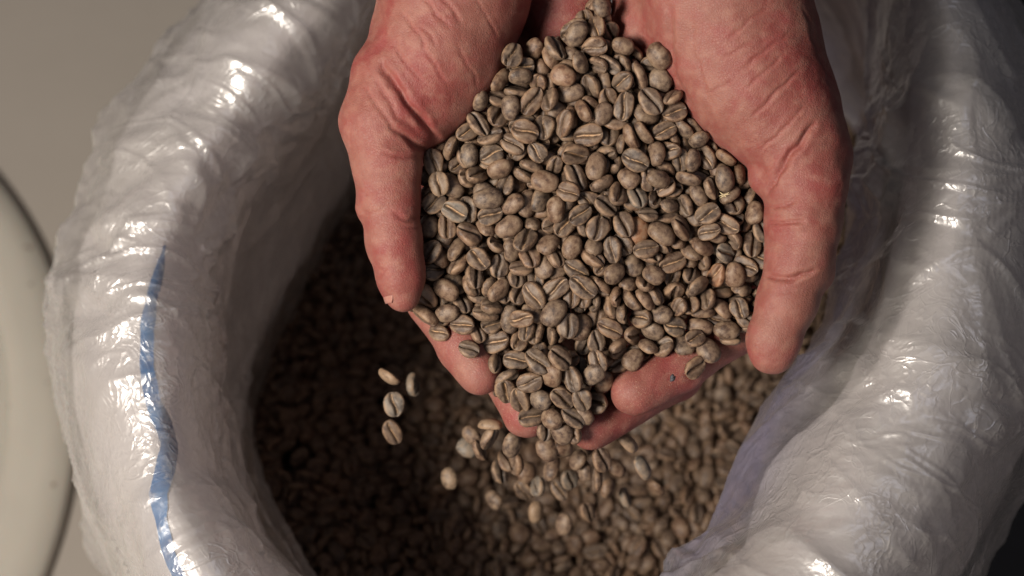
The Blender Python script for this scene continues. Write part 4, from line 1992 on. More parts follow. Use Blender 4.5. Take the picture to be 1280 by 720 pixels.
-454 779 1534 -13 -4 -10 50
-458 805 1547 -18 38 -11 45
-463 868 1579 51 -11 22 45
-460 1025 1586 -17 -10 -32 54
-455 1070 1574 47 6 29 54
-450 1154 1598 31 17 -12 49
-460 1214 1609 47 -2 3 51
-468 1300 1600 -1 54 29 56
-374 -185 1563 -6 -54 8 44
-399 -80 1578 -27 -16 16 53
-414 -40 1568 -12 6 13 43
-404 13 1570 8 -2 34 50
-402 53 1590 20 -53 -5 56
-419 104 1600 1 -6 48 51
-422 166 1590 8 8 39 47
-428 234 1566 -2 -44 14 54
-432 281 1551 1 55 -34 56
-428 398 1526 17 -1 -56 49
-414 469 1523 -53 15 -19 49
-421 514 1522 -2 58 20 44
-396 588 1523 -26 13 48 49
-393 654 1520 30 2 -40 45
-412 723 1519 -1 -52 32 55
-416 792 1530 0 55 18 56
-399 794 1548 3 5 -31 50
-398 895 1567 7 3 -44 46
-408 932 1577 -2 -8 34 45
-406 994 1590 -39 2 -38 50
-400 1169 1589 38 -4 -25 55
-404 1207 1589 14 -8 -3 45
-406 1270 1581 -6 -5 43 49
-373 -145 1567 15 1 26 52
-361 -54 1563 -14 7 -13 46
-364 1 1576 -17 0 -4 53
-336 83 1588 -2 57 10 53
-365 167 1579 8 4 50 43
-373 231 1569 52 2 -33 47
-384 303 1569 8 17 -29 53
-354 339 1559 4 -4 9 50
-382 389 1530 -27 2 -46 46
-383 412 1523 23 59 9 45
-383 552 1507 -9 -9 -23 44
-358 601 1519 -38 -13 -22 43
-322 656 1531 -7 5 32 56
-360 698 1511 20 3 33 47
-356 722 1526 47 -4 -13 48
-360 751 1517 -18 -8 -15 47
-377 808 1539 4 8 51 44
-343 836 1559 11 -15 -28 48
-361 918 1571 2 -2 18 48
-354 1020 1581 18 -8 55 45
-362 1054 1577 21 -9 35 47
-360 1096 1578 58 6 -21 45
-357 1131 1595 -3 -10 -24 56
-373 1191 1584 56 2 12 48
-357 1300 1577 -7 6 40 53
-304 -183 1548 -5 5 -33 46
-320 -133 1557 1 -1 -25 49
-293 -35 1561 -1 8 30 47
-307 9 1557 6 -11 58 49
-281 61 1570 3 8 58 51
-266 114 1570 -47 1 20 49
-289 149 1585 -5 -5 53 53
-345 210 1572 3 -5 -2 45
-353 312 1569 -6 8 59 52
-307 311 1584 5 -2 -10 50
-352 404 1541 3 3 -24 46
-337 440 1539 -16 -44 4 55
-320 476 1519 29 -6 -25 52
-327 516 1513 -32 -12 38 45
-320 553 1507 10 3 -37 55
-322 627 1513 30 58 0 56
-301 666 1502 55 -13 -4 52
-312 741 1499 -8 5 36 46
-314 830 1552 -1 33 11 49
-291 851 1550 -52 0 11 46
-305 952 1580 4 -7 -20 51
-320 989 1583 -7 -51 25 53
-310 1056 1571 20 0 -28 45
-303 1097 1568 9 6 -42 55
-322 1138 1580 -53 -3 33 54
-311 1227 1579 -1 3 32 48
-310 1266 1575 -1 -3 -5 52
-249 -135 1563 -27 -8 15 54
-271 -107 1561 53 -1 -29 50
-243 11 1529 -55 0 -29 46
-224 53 1552 -43 -41 -6 49
-223 83 1540 6 -11 27 45
-223 219 1577 34 -2 -11 49
-266 255 1580 -4 6 -5 49
-241 322 1573 2 1 -31 45
-261 399 1566 -52 6 -2 56
-266 449 1544 10 -8 33 49
-261 497 1519 10 -6 28 47
-271 523 1517 2 -49 -18 55
-232 657 1497 32 -1 -23 50
-252 692 1501 -2 -14 14 55
-278 750 1489 -8 2 -22 46
-263 791 1504 -2 9 -29 56
-255 802 1539 44 -14 -28 55
-258 864 1554 -2 -51 -18 48
-247 909 1565 2 55 18 52
-240 980 1574 12 5 -18 50
-247 1063 1573 -11 54 24 43
-262 1103 1574 -11 9 -4 48
-258 1161 1590 34 -5 30 53
-262 1207 1589 -46 5 34 47
-272 1263 1575 2 2 32 45
-234 -193 1534 47 9 2 51
-225 -182 1543 -7 14 13 56
-210 -88 1555 1 -19 -39 53
-179 -28 1536 29 1 35 53
-201 8 1518 -40 -1 -28 53
-168 42 1544 -4 0 25 44
-192 90 1530 3 5 -41 53
-181 121 1558 0 47 17 49
-179 161 1550 -4 9 26 48
-153 282 1553 -2 -56 -29 43
-180 340 1562 -12 -4 29 44
-224 382 1559 3 8 11 46
-200 455 1524 21 10 31 50
-204 493 1513 -39 -6 29 46
-215 538 1507 25 0 36 51
-227 581 1499 3 -1 45 49
-193 638 1516 -7 5 -25 53
-206 703 1490 -5 8 12 44
-214 740 1490 19 7 -27 51
-222 848 1539 -8 1 -54 53
-207 895 1563 14 -9 50 50
-226 945 1564 2 -2 18 44
-167 1016 1564 16 -5 57 47
-215 1050 1565 -1 -2 -21 51
-217 1093 1569 21 3 13 53
-206 1144 1570 4 4 -8 48
-206 1225 1576 -8 -56 10 47
-200 1291 1552 12 9 19 46
-200 -193 1536 34 36 17 48
-191 -164 1539 -17 -6 48 50
-161 -100 1543 -4 -56 25 47
-151 -50 1522 -2 9 22 54
-161 8 1513 -27 -15 -29 51
-154 105 1539 1 -59 26 45
-121 135 1548 -3 -6 19 54
-142 255 1531 -6 -8 -3 45
-121 279 1546 6 -58 19 52
-139 305 1538 -20 5 -43 48
-155 345 1548 -4 5 1 54
-147 474 1526 -11 8 51 50
-154 506 1524 -51 -7 -3 50
-163 572 1495 30 -2 -36 49
-158 638 1497 -45 11 11 52
-149 708 1511 2 -2 10 54
-185 727 1505 -42 -17 -9 50
-182 793 1507 -55 3 -15 53
-168 843 1517 11 -5 25 50
-165 862 1547 -59 -13 -16 57
-145 940 1566 50 -14 24 45
-134 991 1570 2 49 -14 54
-161 1050 1553 -10 -7 -40 48
-144 1104 1561 38 10 -32 53
-150 1147 1566 -9 -6 47 48
-172 1204 1563 -4 8 13 50
-169 1302 1540 -20 8 -12 51
-161 -239 1554 -20 45 17 47
-120 -186 1561 11 -55 23 55
-150 -138 1556 1 -2 -29 48
-127 -108 1541 -8 -1 8 48
-122 -38 1532 36 -11 26 50
-100 83 1521 30 5 -52 52
-105 144 1527 21 -3 45 52
-91 191 1520 13 2 -40 49
-101 266 1534 29 3 20 54
-99 375 1528 -14 54 -19 51
-109 449 1525 -7 -50 -25 51
-132 480 1508 -34 -8 -23 57
-115 506 1500 13 21 -14 45
-114 570 1506 29 -12 32 56
-125 689 1498 33 -3 25 54
-115 728 1513 20 10 -20 51
-141 783 1511 -3 -1 -47 54
-129 810 1532 9 -43 28 51
-107 950 1555 17 -17 36 48
-108 989 1550 -7 -2 -25 50
-92 1051 1565 -28 4 27 55
-103 1071 1545 55 16 -3 46
-114 1172 1569 50 -8 25 49
-118 1216 1565 29 -1 -29 53
-120 1302 1536 -41 -8 -17 54
-63 -256 1572 3 58 6 47
-64 -84 1547 -3 7 34 53
-49 19 1535 -56 -4 18 52
-77 70 1505 7 2 18 53
-52 106 1509 -39 7 23 53
-70 184 1510 2 -7 -17 51
-49 287 1499 -12 14 -17 44
-74 428 1506 38 -8 26 49
-59 584 1505 35 20 6 47
-93 592 1488 -57 0 -3 56
-79 642 1493 22 4 39 52
-65 670 1517 -11 -9 -22 48
-67 731 1509 -42 -8 40 52
-80 800 1530 5 2 -13 44
-110 882 1531 47 -6 -21 56
-49 994 1536 18 11 -37 49
-61 1101 1553 -27 -12 -29 45
-58 1142 1559 -53 7 -29 55
-45 1215 1549 -11 -4 -39 44
-64 1271 1547 35 6 37 49
-2 -233 1556 -28 -4 -23 47
-20 -165 1564 -33 8 49 50
-16 -134 1562 48 4 -35 48
-18 -5 1528 22 4 -25 53
-14 57 1511 -13 -7 25 54
-33 128 1517 16 -17 35 55
-24 154 1490 3 2 27 56
-20 312 1498 -6 -1 20 52
-38 411 1504 32 3 28 49
-47 449 1495 58 0 11 46
-31 507 1502 15 -37 -11 44
-26 537 1501 -16 34 39 47
-47 649 1497 -5 -57 -14 55
-26 779 1510 42 0 -12 44
-48 815 1528 -56 17 -6 49
-37 894 1534 10 2 -29 57
-10 953 1560 59 -11 -8 53
-12 1001 1539 35 0 28 44
-24 1045 1535 13 1 21 48
-25 1087 1544 -51 7 -31 53
-31 1162 1551 6 -3 -34 44
-4 1171 1569 57 2 26 54
-29 1255 1545 -57 2 12 47
47 -225 1565 13 -23 9 53
11 -198 1564 -53 -3 21 43
24 -81 1549 44 11 25 56
48 -4 1530 6 -4 -26 51
18 30 1522 0 -4 -22 56
27 74 1517 -11 -47 13 54
12 254 1506 -5 -8 54 52
11 337 1516 -6 19 -59 52
-5 367 1510 -16 -38 -26 54
2 406 1503 36 4 31 47
-18 476 1503 -17 4 8 55
17 507 1500 32 6 25 45
6 546 1491 -7 -2 -8 54
-3 600 1509 2 0 -40 51
12 685 1505 1 54 29 48
-9 735 1517 10 -46 8 48
8 771 1528 -51 2 33 55
7 844 1545 -16 -2 53 56
-8 904 1560 -20 3 -49 53
21 960 1545 -5 3 11 49
39 1001 1540 8 0 -27 54
48 1042 1548 3 51 5 52
26 1075 1551 1 11 -10 53
22 1161 1550 48 -9 -22 44
30 1196 1557 -45 -1 20 55
10 1264 1556 1 -59 -23 45
63 -176 1551 55 -3 21 56
76 -125 1557 29 2 30 45
56 -64 1533 -1 50 -37 45
87 -6 1545 0 -16 19 54
46 40 1513 0 52 -17 54
30 115 1516 49 -4 -32 44
75 238 1523 4 48 -27 49
69 281 1521 10 -6 36 54
62 381 1523 44 -3 19 50
55 417 1512 5 49 -7 48
69 479 1502 11 -57 18 43
42 558 1508 -3 -1 -21 54
58 597 1511 -8 10 -27 50
28 657 1512 -1 -4 -40 44
37 693 1522 10 10 -23 48
46 746 1516 -53 9 13 51
83 823 1543 -40 7 38 55
94 900 1551 -48 6 18 52
111 945 1545 -14 8 40 54
93 1039 1546 -20 53 13 48
84 1107 1548 6 -2 8 44
82 1138 1556 4 5 46 49
67 1199 1561 0 53 11 49
136 -240 1578 2 48 -32 50
132 -199 1567 52 -7 11 56
137 -136 1555 8 5 26 47
136 -20 1524 -1 -4 -8 49
125 20 1532 44 7 -32 51
99 45 1530 -5 -40 1 47
98 257 1523 2 -2 -23 43
98 281 1535 3 2 51 44
114 362 1545 5 0 39 55
89 414 1530 13 2 -41 45
102 467 1532 -44 -7 35 51
110 513 1524 17 -46 -22 54
109 553 1517 -56 3 -27 51
99 599 1539 3 -52 -25 49
102 670 1538 -6 -1 32 52
88 709 1536 5 -3 1 52
114 739 1532 2 -57 7 49
120 814 1524 1 12 17 43
124 846 1535 -35 11 -22 48
124 875 1547 -22 53 -12 51
134 956 1533 7 -10 34 52
147 1024 1528 -22 -6 11 55
142 1063 1530 48 -1 -27 51
137 1090 1545 52 -9 -8 45
167 1113 1558 -4 -3 19 55
144 1164 1557 -42 15 -20 45
111 1219 1570 6 2 -10 50
195 -228 1557 52 -5 -10 55
184 -186 1556 -1 -57 -15 54
189 -137 1542 -27 18 -2 47
181 -32 1543 48 -6 -19 54
166 5 1540 -11 50 23 55
142 59 1542 -34 5 31 57
135 134 1521 15 8 -56 57
154 168 1522 -8 3 -17 45
175 207 1521 -2 -3 21 53
158 247 1531 -42 1 24 55
165 294 1527 5 1 24 48
162 411 1542 -1 2 -14 45
144 441 1542 49 0 16 42
165 513 1540 8 52 27 54
142 566 1527 2 8 -48 45
160 583 1546 49 0 -17 51
187 633 1544 1 1 3 53
146 691 1552 1 57 5 53
154 745 1540 -15 -5 23 55
174 817 1519 -1 1 44 56
198 912 1540 -2 -6 -12 50
166 949 1531 -29 9 18 56
182 1016 1521 36 4 36 46
201 1075 1520 17 44 13 48
176 1120 1524 2 7 -3 50
215 1130 1526 54 13 16 55
222 1179 1545 53 -15 -1 52
208 1227 1553 6 9 -8 45
241 -217 1539 -55 8 24 51
238 -171 1536 -26 -21 21 51
227 -145 1521 8 -43 -10 54
214 -37 1549 -12 37 5 45
231 -17 1558 -20 9 50 52
204 62 1555 12 6 22 52
200 165 1533 -10 51 -11 45
227 182 1541 -5 58 -25 43
233 280 1529 18 -5 -51 46
226 312 1527 -44 9 27 45
229 346 1537 3 2 -40 46
228 417 1537 -5 -3 38 48
223 457 1548 -2 -5 -31 56
223 499 1543 0 -1 4 54
206 555 1550 -51 -2 -34 55
225 596 1557 -2 -13 43 54
233 687 1548 -34 -6 -24 42
218 724 1536 14 4 46 45
225 756 1531 10 4 44 55
218 800 1525 12 1 -40 48
230 866 1523 -1 0 43 48
228 916 1525 8 0 18 50
225 960 1536 16 26 -4 49
243 1032 1524 -50 -17 21 57
239 1163 1518 7 5 -4 53
284 1207 1536 -11 9 56 51
277 1267 1550 -48 11 -24 50
288 -252 1556 0 60 -8 50
281 -185 1530 -43 1 33 47
276 -155 1509 9 -5 -31 44
279 -112 1522 -18 -16 13 53
280 -77 1549 0 10 -27 49
257 3 1569 -47 4 -14 51
279 31 1570 1 -3 3 48
261 132 1560 6 -2 45 55
260 175 1553 58 1 17 47
227 217 1552 11 38 25 50
266 261 1539 -34 -12 -19 53
259 307 1516 2 2 4 49
253 376 1550 11 -5 6 46
234 525 1549 15 2 51 49
260 549 1558 4 37 21 47
267 599 1550 -55 3 26 45
287 673 1554 -30 31 -28 45
278 709 1546 25 5 27 52
253 751 1550 37 -1 -13 45
260 872 1538 -8 -43 -13 49
263 896 1524 -1 0 3 47
275 962 1536 20 17 9 50
276 1055 1499 -2 -4 -36 51
299 1119 1512 14 16 16 46
300 1143 1534 -8 47 -13 51
294 1235 1529 -10 -10 -54 49
328 1305 1532 2 -56 7 49
330 -225 1537 37 10 -23 47
330 -191 1524 -21 3 -22 45
325 -107 1518 -13 -6 32 47
301 -40 1552 -56 1 18 49
314 109 1560 -8 6 28 53
322 157 1560 37 3 -34 52
324 220 1552 7 1 14 47
318 280 1539 43 -6 39 45
314 343 1533 -16 -5 -43 55
263 408 1552 9 5 17 45
321 436 1567 16 0 15 48
313 494 1557 -5 -5 7 49
309 535 1559 56 5 -27 46
327 610 1545 3 10 57 45
333 721 1544 -9 -1 -30 47
313 773 1533 -4 1 -44 51
322 823 1542 -36 4 -36 55
296 881 1536 -20 51 0 46
321 983 1540 -2 2 17 50
328 1069 1507 6 -5 31 54
330 1198 1503 5 6 -32 51
384 -208 1528 -22 12 -40 44
376 -187 1518 -53 4 -14 45
371 -155 1513 15 2 8 55
378 -89 1537 11 -6 55 50
366 -55 1546 42 4 -24 46
357 9 1565 -60 15 0 54
365 44 1564 2 -55 6 50
362 140 1555 42 2 -26 48
363 189 1552 5 0 -9 50
370 310 1536 -12 11 46 52
373 346 1537 -59 13 -12 46
346 373 1552 -2 -11 -46 55
357 458 1573 57 -5 -10 47
367 496 1572 11 4 25 51
373 571 1563 29 -6 -44 56
391 628 1564 -11 48 20 43
372 647 1544 15 19 -17 48
373 678 1544 -13 9 -35 56
362 762 1549 9 2 30 53
371 798 1553 3 -10 56 48
363 868 1541 6 2 24 44
331 912 1537 39 6 37 50
351 945 1536 -56 -1 -1 53
360 1013 1522 -51 -9 -29 54
349 1057 1541 39 2 5 48
384 1167 1519 -5 -54 31 49
378 1260 1515 30 10 21 46
430 -195 1533 -52 4 18 55
421 -155 1534 59 -1 -6 52
407 -80 1542 -35 -5 -10 45
377 -29 1565 -51 -3 -14 54
403 56 1561 49 3 -34 45
389 97 1566 -51 16 15 54
394 213 1564 10 2 3 54
410 284 1548 -37 -7 -39 47
403 362 1558 -2 11 -16 50
407 400 1568 13 3 -16 51
433 462 1576 -8 2 16 45
426 509 1572 17 -6 38 50
428 574 1552 -24 -5 -26 47
427 628 1554 6 0 59 49
426 661 1548 -12 41 -12 45
427 702 1554 13 -8 39 57
411 766 1561 0 12 -11 55
427 832 1556 19 2 15 51
401 925 1543 -6 2 39 47
373 950 1553 7 -8 35 46
380 1073 1556 -51 6 11 53
415 1082 1523 -40 -2 -39 44
399 1106 1525 -53 8 23 54
421 1206 1503 58 23 2 47
477 -213 1528 46 25 -11 46
445 -95 1534 -9 5 -2 43
456 -75 1551 0 -42 -3 51
456 -25 1563 8 8 -29 49
430 23 1572 8 0 29 45
451 113 1582 11 -3 -25 49
451 146 1586 -40 -3 1 45
433 285 1562 0 -9 -46 48
476 306 1551 11 4 -37 55
463 340 1568 -31 11 -32 53
488 416 1584 53 -7 -19 51
494 475 1575 11 -2 -41 55
485 531 1555 3 8 24 44
477 565 1556 -7 16 -30 50
473 615 1538 9 -1 -31 56
476 653 1545 -22 5 18 54
484 695 1543 -56 -4 28 47
473 748 1549 -55 6 20 43
471 798 1557 5 -46 31 48
480 865 1565 -38 15 23 53
460 931 1569 -1 59 10 45
477 1031 1561 11 -8 -25 50
484 1076 1545 -2 -5 -29 55
461 1130 1522 -10 -8 2 55
477 1167 1520 41 -3 12 52
462 1195 1510 25 -4 14 46
455 1254 1521 25 -2 37 51
515 -208 1540 -28 -2 30 53
519 -163 1538 -2 56 30 48
507 -131 1538 -12 0 6 47
479 -25 1581 8 -3 43 54
527 44 1613 5 -5 -1 45
466 97 1604 -5 3 2 55
531 167 1608 -10 6 53 56
497 221 1585 22 60 7 47
504 275 1566 15 9 18 53
537 346 1549 -2 -3 -54 49
537 423 1568 23 5 -31 52
563 482 1580 -18 2 -32 50
569 523 1575 13 5 -53 49
518 572 1550 20 58 0 54
530 624 1532 1 1 42 45
539 668 1541 40 4 11 53
527 756 1550 -11 10 11 54
530 812 1561 7 -56 22 49
521 850 1547 0 -5 34 53
525 877 1564 -9 -17 -41 47
531 982 1561 -21 3 -24 54
538 1017 1547 -26 1 -24 45
537 1060 1545 38 2 25 54
521 1180 1516 -2 -3 -16 53
513 1215 1529 41 6 31 49
489 1243 1524 -12 10 -49 48
580 -199 1541 0 0 -24 51
564 -162 1547 -7 -9 -51 50
557 -131 1559 4 -51 8 53
560 -65 1577 -9 8 -59 45
549 -47 1596 52 -2 2 49
577 40 1619 0 1 -33 43
594 142 1609 5 4 -6 48
572 166 1600 6 -5 -56 49
562 257 1587 -19 55 7 55
574 288 1572 -58 -8 -21 50
557 332 1567 -5 -4 13 51
584 368 1551 -33 0 -28 54
576 434 1559 -12 -24 1 50
566 555 1561 12 -2 26 50
562 628 1557 19 6 11 44
579 671 1532 11 6 38 45
579 757 1542 -47 2 -33 46
597 787 1551 31 9 -23 56
588 874 1557 15 43 1 49
586 903 1554 17 54 -12 49
593 1054 1539 -14 47 -4 56
597 1123 1523 9 5 25 55
578 1158 1521 43 -3 24 54
576 1201 1523 42 9 -36 52
560 1255 1529 2 -5 18 45
613 -156 1555 -34 -9 -32 54
617 -119 1570 -19 -9 -41 52
640 -111 1568 -20 2 -30 44
626 -36 1601 -1 8 -19 55
660 73 1595 -3 -9 54 44
626 116 1605 6 2 29 50
644 182 1587 59 -3 -27 46
642 223 1598 -4 -51 -31 51
622 273 1580 6 -52 29 51
624 349 1567 -15 56 -8 46
637 368 1554 19 48 22 52
627 424 1552 -10 -53 27 56
613 543 1545 -51 -1 -33 53
630 623 1548 -2 -1 -28 52
603 664 1553 8 -1 -41 53
617 692 1535 -9 5 -50 53
603 825 1551 -59 -6 -19 49
636 842 1550 -52 -3 10 46
653 877 1561 -12 -11 36 56
632 1002 1546 -40 7 -29 49
647 1047 1544 18 -8 59 48
631 1137 1515 -11 5 47 50
632 1203 1524 7 -54 22 53
630 1233 1535 8 -2 48 53
681 -216 1542 42 1 34 51
671 -162 1540 18 1 24 49
672 -120 1553 -52 6 -13 47
694 -70 1574 12 7 -41 48
699 13 1599 18 17 -40 51
692 46 1586 4 0 32 46
701 85 1596 21 7 -27 48
687 211 1595 -43 -8 29 55
700 296 1577 -15 -18 8 45
669 327 1576 -3 45 40 51
675 386 1558 -11 49 6 45
664 420 1556 26 6 38 47
658 449 1563 -29 -10 5 56
677 526 1553 -45 -10 -2 46
674 573 1563 -20 -16 -23 49
679 602 1558 19 -43 -7 50
671 674 1542 -10 14 10 55
665 757 1533 -7 6 -24 56
679 796 1543 -8 5 -23 54
691 926 1547 -41 -1 47 56
690 958 1539 2 9 -12 43
688 1013 1549 40 -3 -46 46
690 1086 1516 27 -8 -23 50
667 1192 1510 44 5 -6 52
666 1239 1531 1 11 -29 47
712 -207 1531 14 1 27 56
730 -160 1550 -52 7 -26 57
713 -142 1570 13 -7 -1 51
735 -84 1565 -37 2 35 48
719 47 1607 -48 -7 -26 51
726 89 1605 -2 -6 -25 44
768 167 1601 49 -6 4 54
738 217 1572 -58 -2 -20 55
732 284 1560 8 -2 -35 46
737 318 1562 -44 -1 6 48
730 429 1556 -4 1 55 45
722 460 1545 -6 6 42 50
710 525 1543 13 -6 15 45
708 553 1571 -5 52 29 56
704 608 1553 41 22 -18 45
665 775 1564 -18 5 -45 49
725 818 1548 -1 -6 -32 48
763 892 1548 11 7 -37 52
749 909 1523 22 4 23 51
738 978 1529 -5 1 -44 51
727 1017 1534 3 0 -30 45
741 1076 1509 16 6 -16 53
725 1114 1493 35 -4 -31 47
721 1184 1518 -6 22 59 48
710 1224 1533 29 3 28 52
764 -199 1552 -26 -14 -28 54
760 -158 1566 -1 4 -36 53
783 -115 1553 0 -54 22 49
776 -57 1558 51 -3 16 47
786 -30 1570 40 5 3 47
785 53 1594 -9 0 26 48
777 111 1585 -1 3 26 48
779 157 1586 41 4 13 45
804 246 1559 -14 8 55 46
805 274 1552 -21 -51 8 49
795 293 1554 -22 48 18 51
785 361 1557 -6 56 16 50
782 403 1560 -7 -57 20 49
759 449 1556 18 11 -3 49
756 505 1567 -2 -52 -17 52
733 533 1572 38 -2 15 54
760 636 1569 15 21 3 45
740 648 1563 -12 -7 25 49
748 709 1556 9 -3 32 51
769 754 1566 7 4 -38 56
771 826 1553 0 -7 -55 46
786 875 1534 -22 -4 -50 49
773 972 1539 -11 -1 29 51
774 996 1516 7 1 33 52
761 1165 1511 -57 -7 15 54
746 1198 1519 9 -4 -31 56
826 -200 1556 6 56 -23 52
807 -142 1556 -8 53 28 55
817 -100 1562 -6 1 21 44
832 -65 1556 -30 7 -26 49
838 -19 1567 15 -15 17 48
859 18 1597 -2 3 0 46
833 119 1588 -6 -5 -33 50
841 180 1586 52 -17 -9 53
847 220 1570 55 -5 22 47
844 280 1562 -8 -2 -5 53
851 394 1555 -17 -17 20 47
825 455 1563 18 2 55 49
825 496 1557 4 1 -23 47
804 529 1570 -38 7 29 52
794 585 1570 6 3 -23 44
814 661 1580 -3 -11 -3 56
806 729 1587 -59 -4 -24 56
834 873 1553 -2 5 -35 48
817 933 1524 -15 11 -41 55
821 975 1537 -42 -8 -25 52
788 1020 1517 13 12 32 42
778 1142 1518 -52 12 -17 49
804 1195 1520 8 46 20 49
810 1246 1544 -1 -53 -12 45
852 -243 1570 2 -9 -28 53
866 -202 1567 -42 5 4 55
863 -135 1554 -54 -2 -9 53
880 -97 1557 52 -2 26 54
885 -37 1565 60 25 -1 52
889 -1 1557 -3 5 -39 48
889 27 1577 4 1 30 55
882 87 1600 36 -19 25 53
894 198 1586 13 -19 18 45
911 243 1565 6 46 17 51
891 261 1544 7 -5 -52 48
898 301 1540 6 -50 -14 55
878 413 1530 -10 8 -29 48
855 437 1550 10 2 12 51
847 469 1567 31 -9 38 45
872 536 1566 -1 -1 31 46
866 590 1594 59 11 -10 51
870 777 1561 1 5 -27 50
859 812 1547 -24 -1 -24 48
890 855 1542 6 57 -24 53
870 893 1536 6 -56 10 49
868 949 1535 5 46 26 52
867 1007 1526 -53 -4 -26 43
879 1052 1526 44 -1 -23 53
838 1083 1517 -3 53 -32 48
849 1121 1526 10 54 15 56
864 1193 1548 15 -6 56 47
848 1224 1552 -8 -1 -46 50
925 -216 1575 48 -5 -28 49
936 -78 1566 16 -55 5 54
940 -17 1561 17 51 19 58
951 27 1565 -48 4 5 56
917 100 1587 -13 0 -40 51
948 187 1580 -5 14 2 48
929 405 1511 39 -7 32 46
926 421 1545 5 0 55 56
930 497 1564 1 7 -40 52
944 536 1581 -5 -50 -13 49
930 621 1595 2 6 -15 45
957 679 1581 -16 10 48 49
922 756 1553 6 2 -51 47
919 825 1546 9 6 25 54
930 870 1548 5 -4 27 53
916 921 1538 33 6 -33 47
925 1012 1539 -50 5 27 49
907 1068 1527 31 -1 -49 45
916 1094 1533 -8 14 20 54
909 1131 1528 -46 0 20 46
898 1170 1553 44 0 2 52
917 1227 1550 34 5 48 49
953 79 1575 -4 -6 54 56
982 205 1579 0 6 25 51
987 316 1540 -23 11 -27 50
992 450 1543 29 13 -31 52
979 559 1589 37 3 -47 52
990 600 1593 28 -14 -31 56
981 684 1585 -9 -55 -26 50
982 754 1565 -21 -42 6 48
962 871 1535 -3 0 14 44
982 892 1549 -52 6 31 52
966 1000 1555 17 5 20 51
981 1065 1544 -4 1 -14 46
979 1096 1533 -7 7 -43 47
961 1150 1540 9 4 -26 48
974 1212 1558 5 -1 -5 49
978 1244 1570 -2 57 1 49
-741 261 1541 8 -5 30 50
-752 355 1556 -23 -6 10 56
-754 412 1551 46 6 11 47
-760 442 1560 43 14 -28 52
-757 489 1560 -15 50 21 53
-750 594 1550 8 -7 56 43
-754 655 1560 7 2 17 47
-754 695 1556 3 4 28 48
-755 776 1577 8 -8 -5 47
-763 890 1586 42 4 32 49
-729 909 1583 4 -59 11 52
-753 942 1584 -16 6 -6 50
-756 1004 1595 17 -1 -15 48
-712 141 1568 -7 -58 21 55
-681 304 1545 -49 -9 9 54
-712 336 1546 -21 44 16 56
-681 378 1544 56 -3 22 48
-721 499 1554 12 1 -40 53
-715 539 1546 -3 -2 12 44
-700 621 1561 -12 45 -15 52
-722 665 1560 12 9 35 54
-656 705 1567 6 50 -24 46
-702 742 1562 -55 5 24 45
-684 812 1555 8 -2 27 48
-703 811 1573 5 7 55 48
-695 921 1585 8 47 -33 44
-680 940 1595 8 4 -7 53
-699 1037 1611 1 -1 -24 56
-726 1141 1600 9 2 -37 54
-712 1175 1596 -49 6 -28 48
-647 -157 1616 37 -2 7 51
-656 -101 1608 -1 -6 -41 56
-676 -9 1581 -51 8 -29 43
-673 43 1574 -9 -55 15 55
-669 88 1564 -31 -5 -33 50
-664 185 1550 39 -2 -34 47
-651 277 1548 0 14 -10 57
-647 327 1538 -29 17 24 50
-639 358 1538 18 55 -11 45
-636 435 1548 -8 6 -45 55
-638 503 1548 -4 10 41 47
-626 549 1557 3 17 19 49
-653 592 1558 9 -9 20 55
-626 702 1559 -17 -2 33 55
-655 740 1569 34 -7 -35 45
-656 809 1559 42 2 33 49
-640 844 1569 -4 2 24 45
-660 872 1571 -24 45 -15 47
-638 936 1588 -2 -15 -6 57
-668 983 1606 -5 4 -22 46
-637 1041 1597 -9 -3 19 51
-644 1120 1611 4 -2 -18 51
-670 1203 1587 33 -16 -29 48
-686 1268 1578 51 1 -14 46
-599 -216 1602 -2 4 -12 49
-585 -112 1605 15 9 55 47
-606 -87 1596 17 4 15 47
-626 -16 1594 1 59 0 48
-633 54 1571 -7 7 9 46
-615 153 1562 -11 -8 13 50
-638 174 1544 -7 0 -35 55
-607 242 1547 1 -56 32 46
-618 275 1537 -14 10 -28 47
-624 324 1535 17 -6 -26 49
-648 370 1558 -9 5 -58 45
-609 416 1548 -46 38 1 56
-589 439 1541 -18 -15 47 51
-602 486 1564 -1 -3 -14 54
-584 527 1564 54 3 -31 52
-597 604 1555 -8 1 -11 47
-585 637 1559 10 -2 -8 56
-593 709 1572 8 5 -38 56
-574 738 1562 -7 14 55 51
-597 787 1568 -13 12 24 46
-610 815 1568 -14 7 -55 45
-609 882 1591 -59 -1 -29 50
-609 911 1569 52 1 14 54
-590 988 1609 22 3 37 56
-597 1060 1614 7 44 -36 53
-620 1083 1596 8 0 -31 47
-586 1160 1614 -37 24 -12 55
-586 1217 1595 -10 7 -56 55
-623 1304 1579 -16 -17 -28 54
-497 -249 1589 -14 51 -16 53
-507 -215 1590 -10 48 10 49
-541 -141 1591 -6 1 -28 49
-535 -80 1596 6 6 36 48
-562 -45 1580 -7 7 -30 54
-578 2 1577 4 14 -52 54
-573 76 1565 -45 6 13 54
-590 111 1572 42 4 -20 51
-556 195 1565 14 11 -56 54
-580 214 1543 -4 6 -17 45
-605 293 1549 20 1 33 45
-552 322 1552 43 2 8 46
-575 370 1538 4 -56 21 46
-543 405 1545 16 -3 -8 48
-523 457 1541 -7 2 -49 52
-542 496 1549 0 2 -28 52
-540 566 1543 -2 5 -40 44
-514 585 1561 30 7 -3 54
-545 644 1565 17 59 -4 46
-543 706 1551 31 12 17 53
-535 747 1541 -4 -8 -12 53
-528 797 1548 45 13 5 48
-539 819 1566 26 -8 -26 49
-535 831 1591 3 5 -58 52
-540 976 1609 40 7 -34 56
-509 1034 1587 0 -44 -10 43
-522 1091 1601 -10 6 -33 48
-549 1144 1599 2 -3 36 45
-547 1231 1593 -39 9 16 44
-559 1303 1587 -2 -55 -29 48
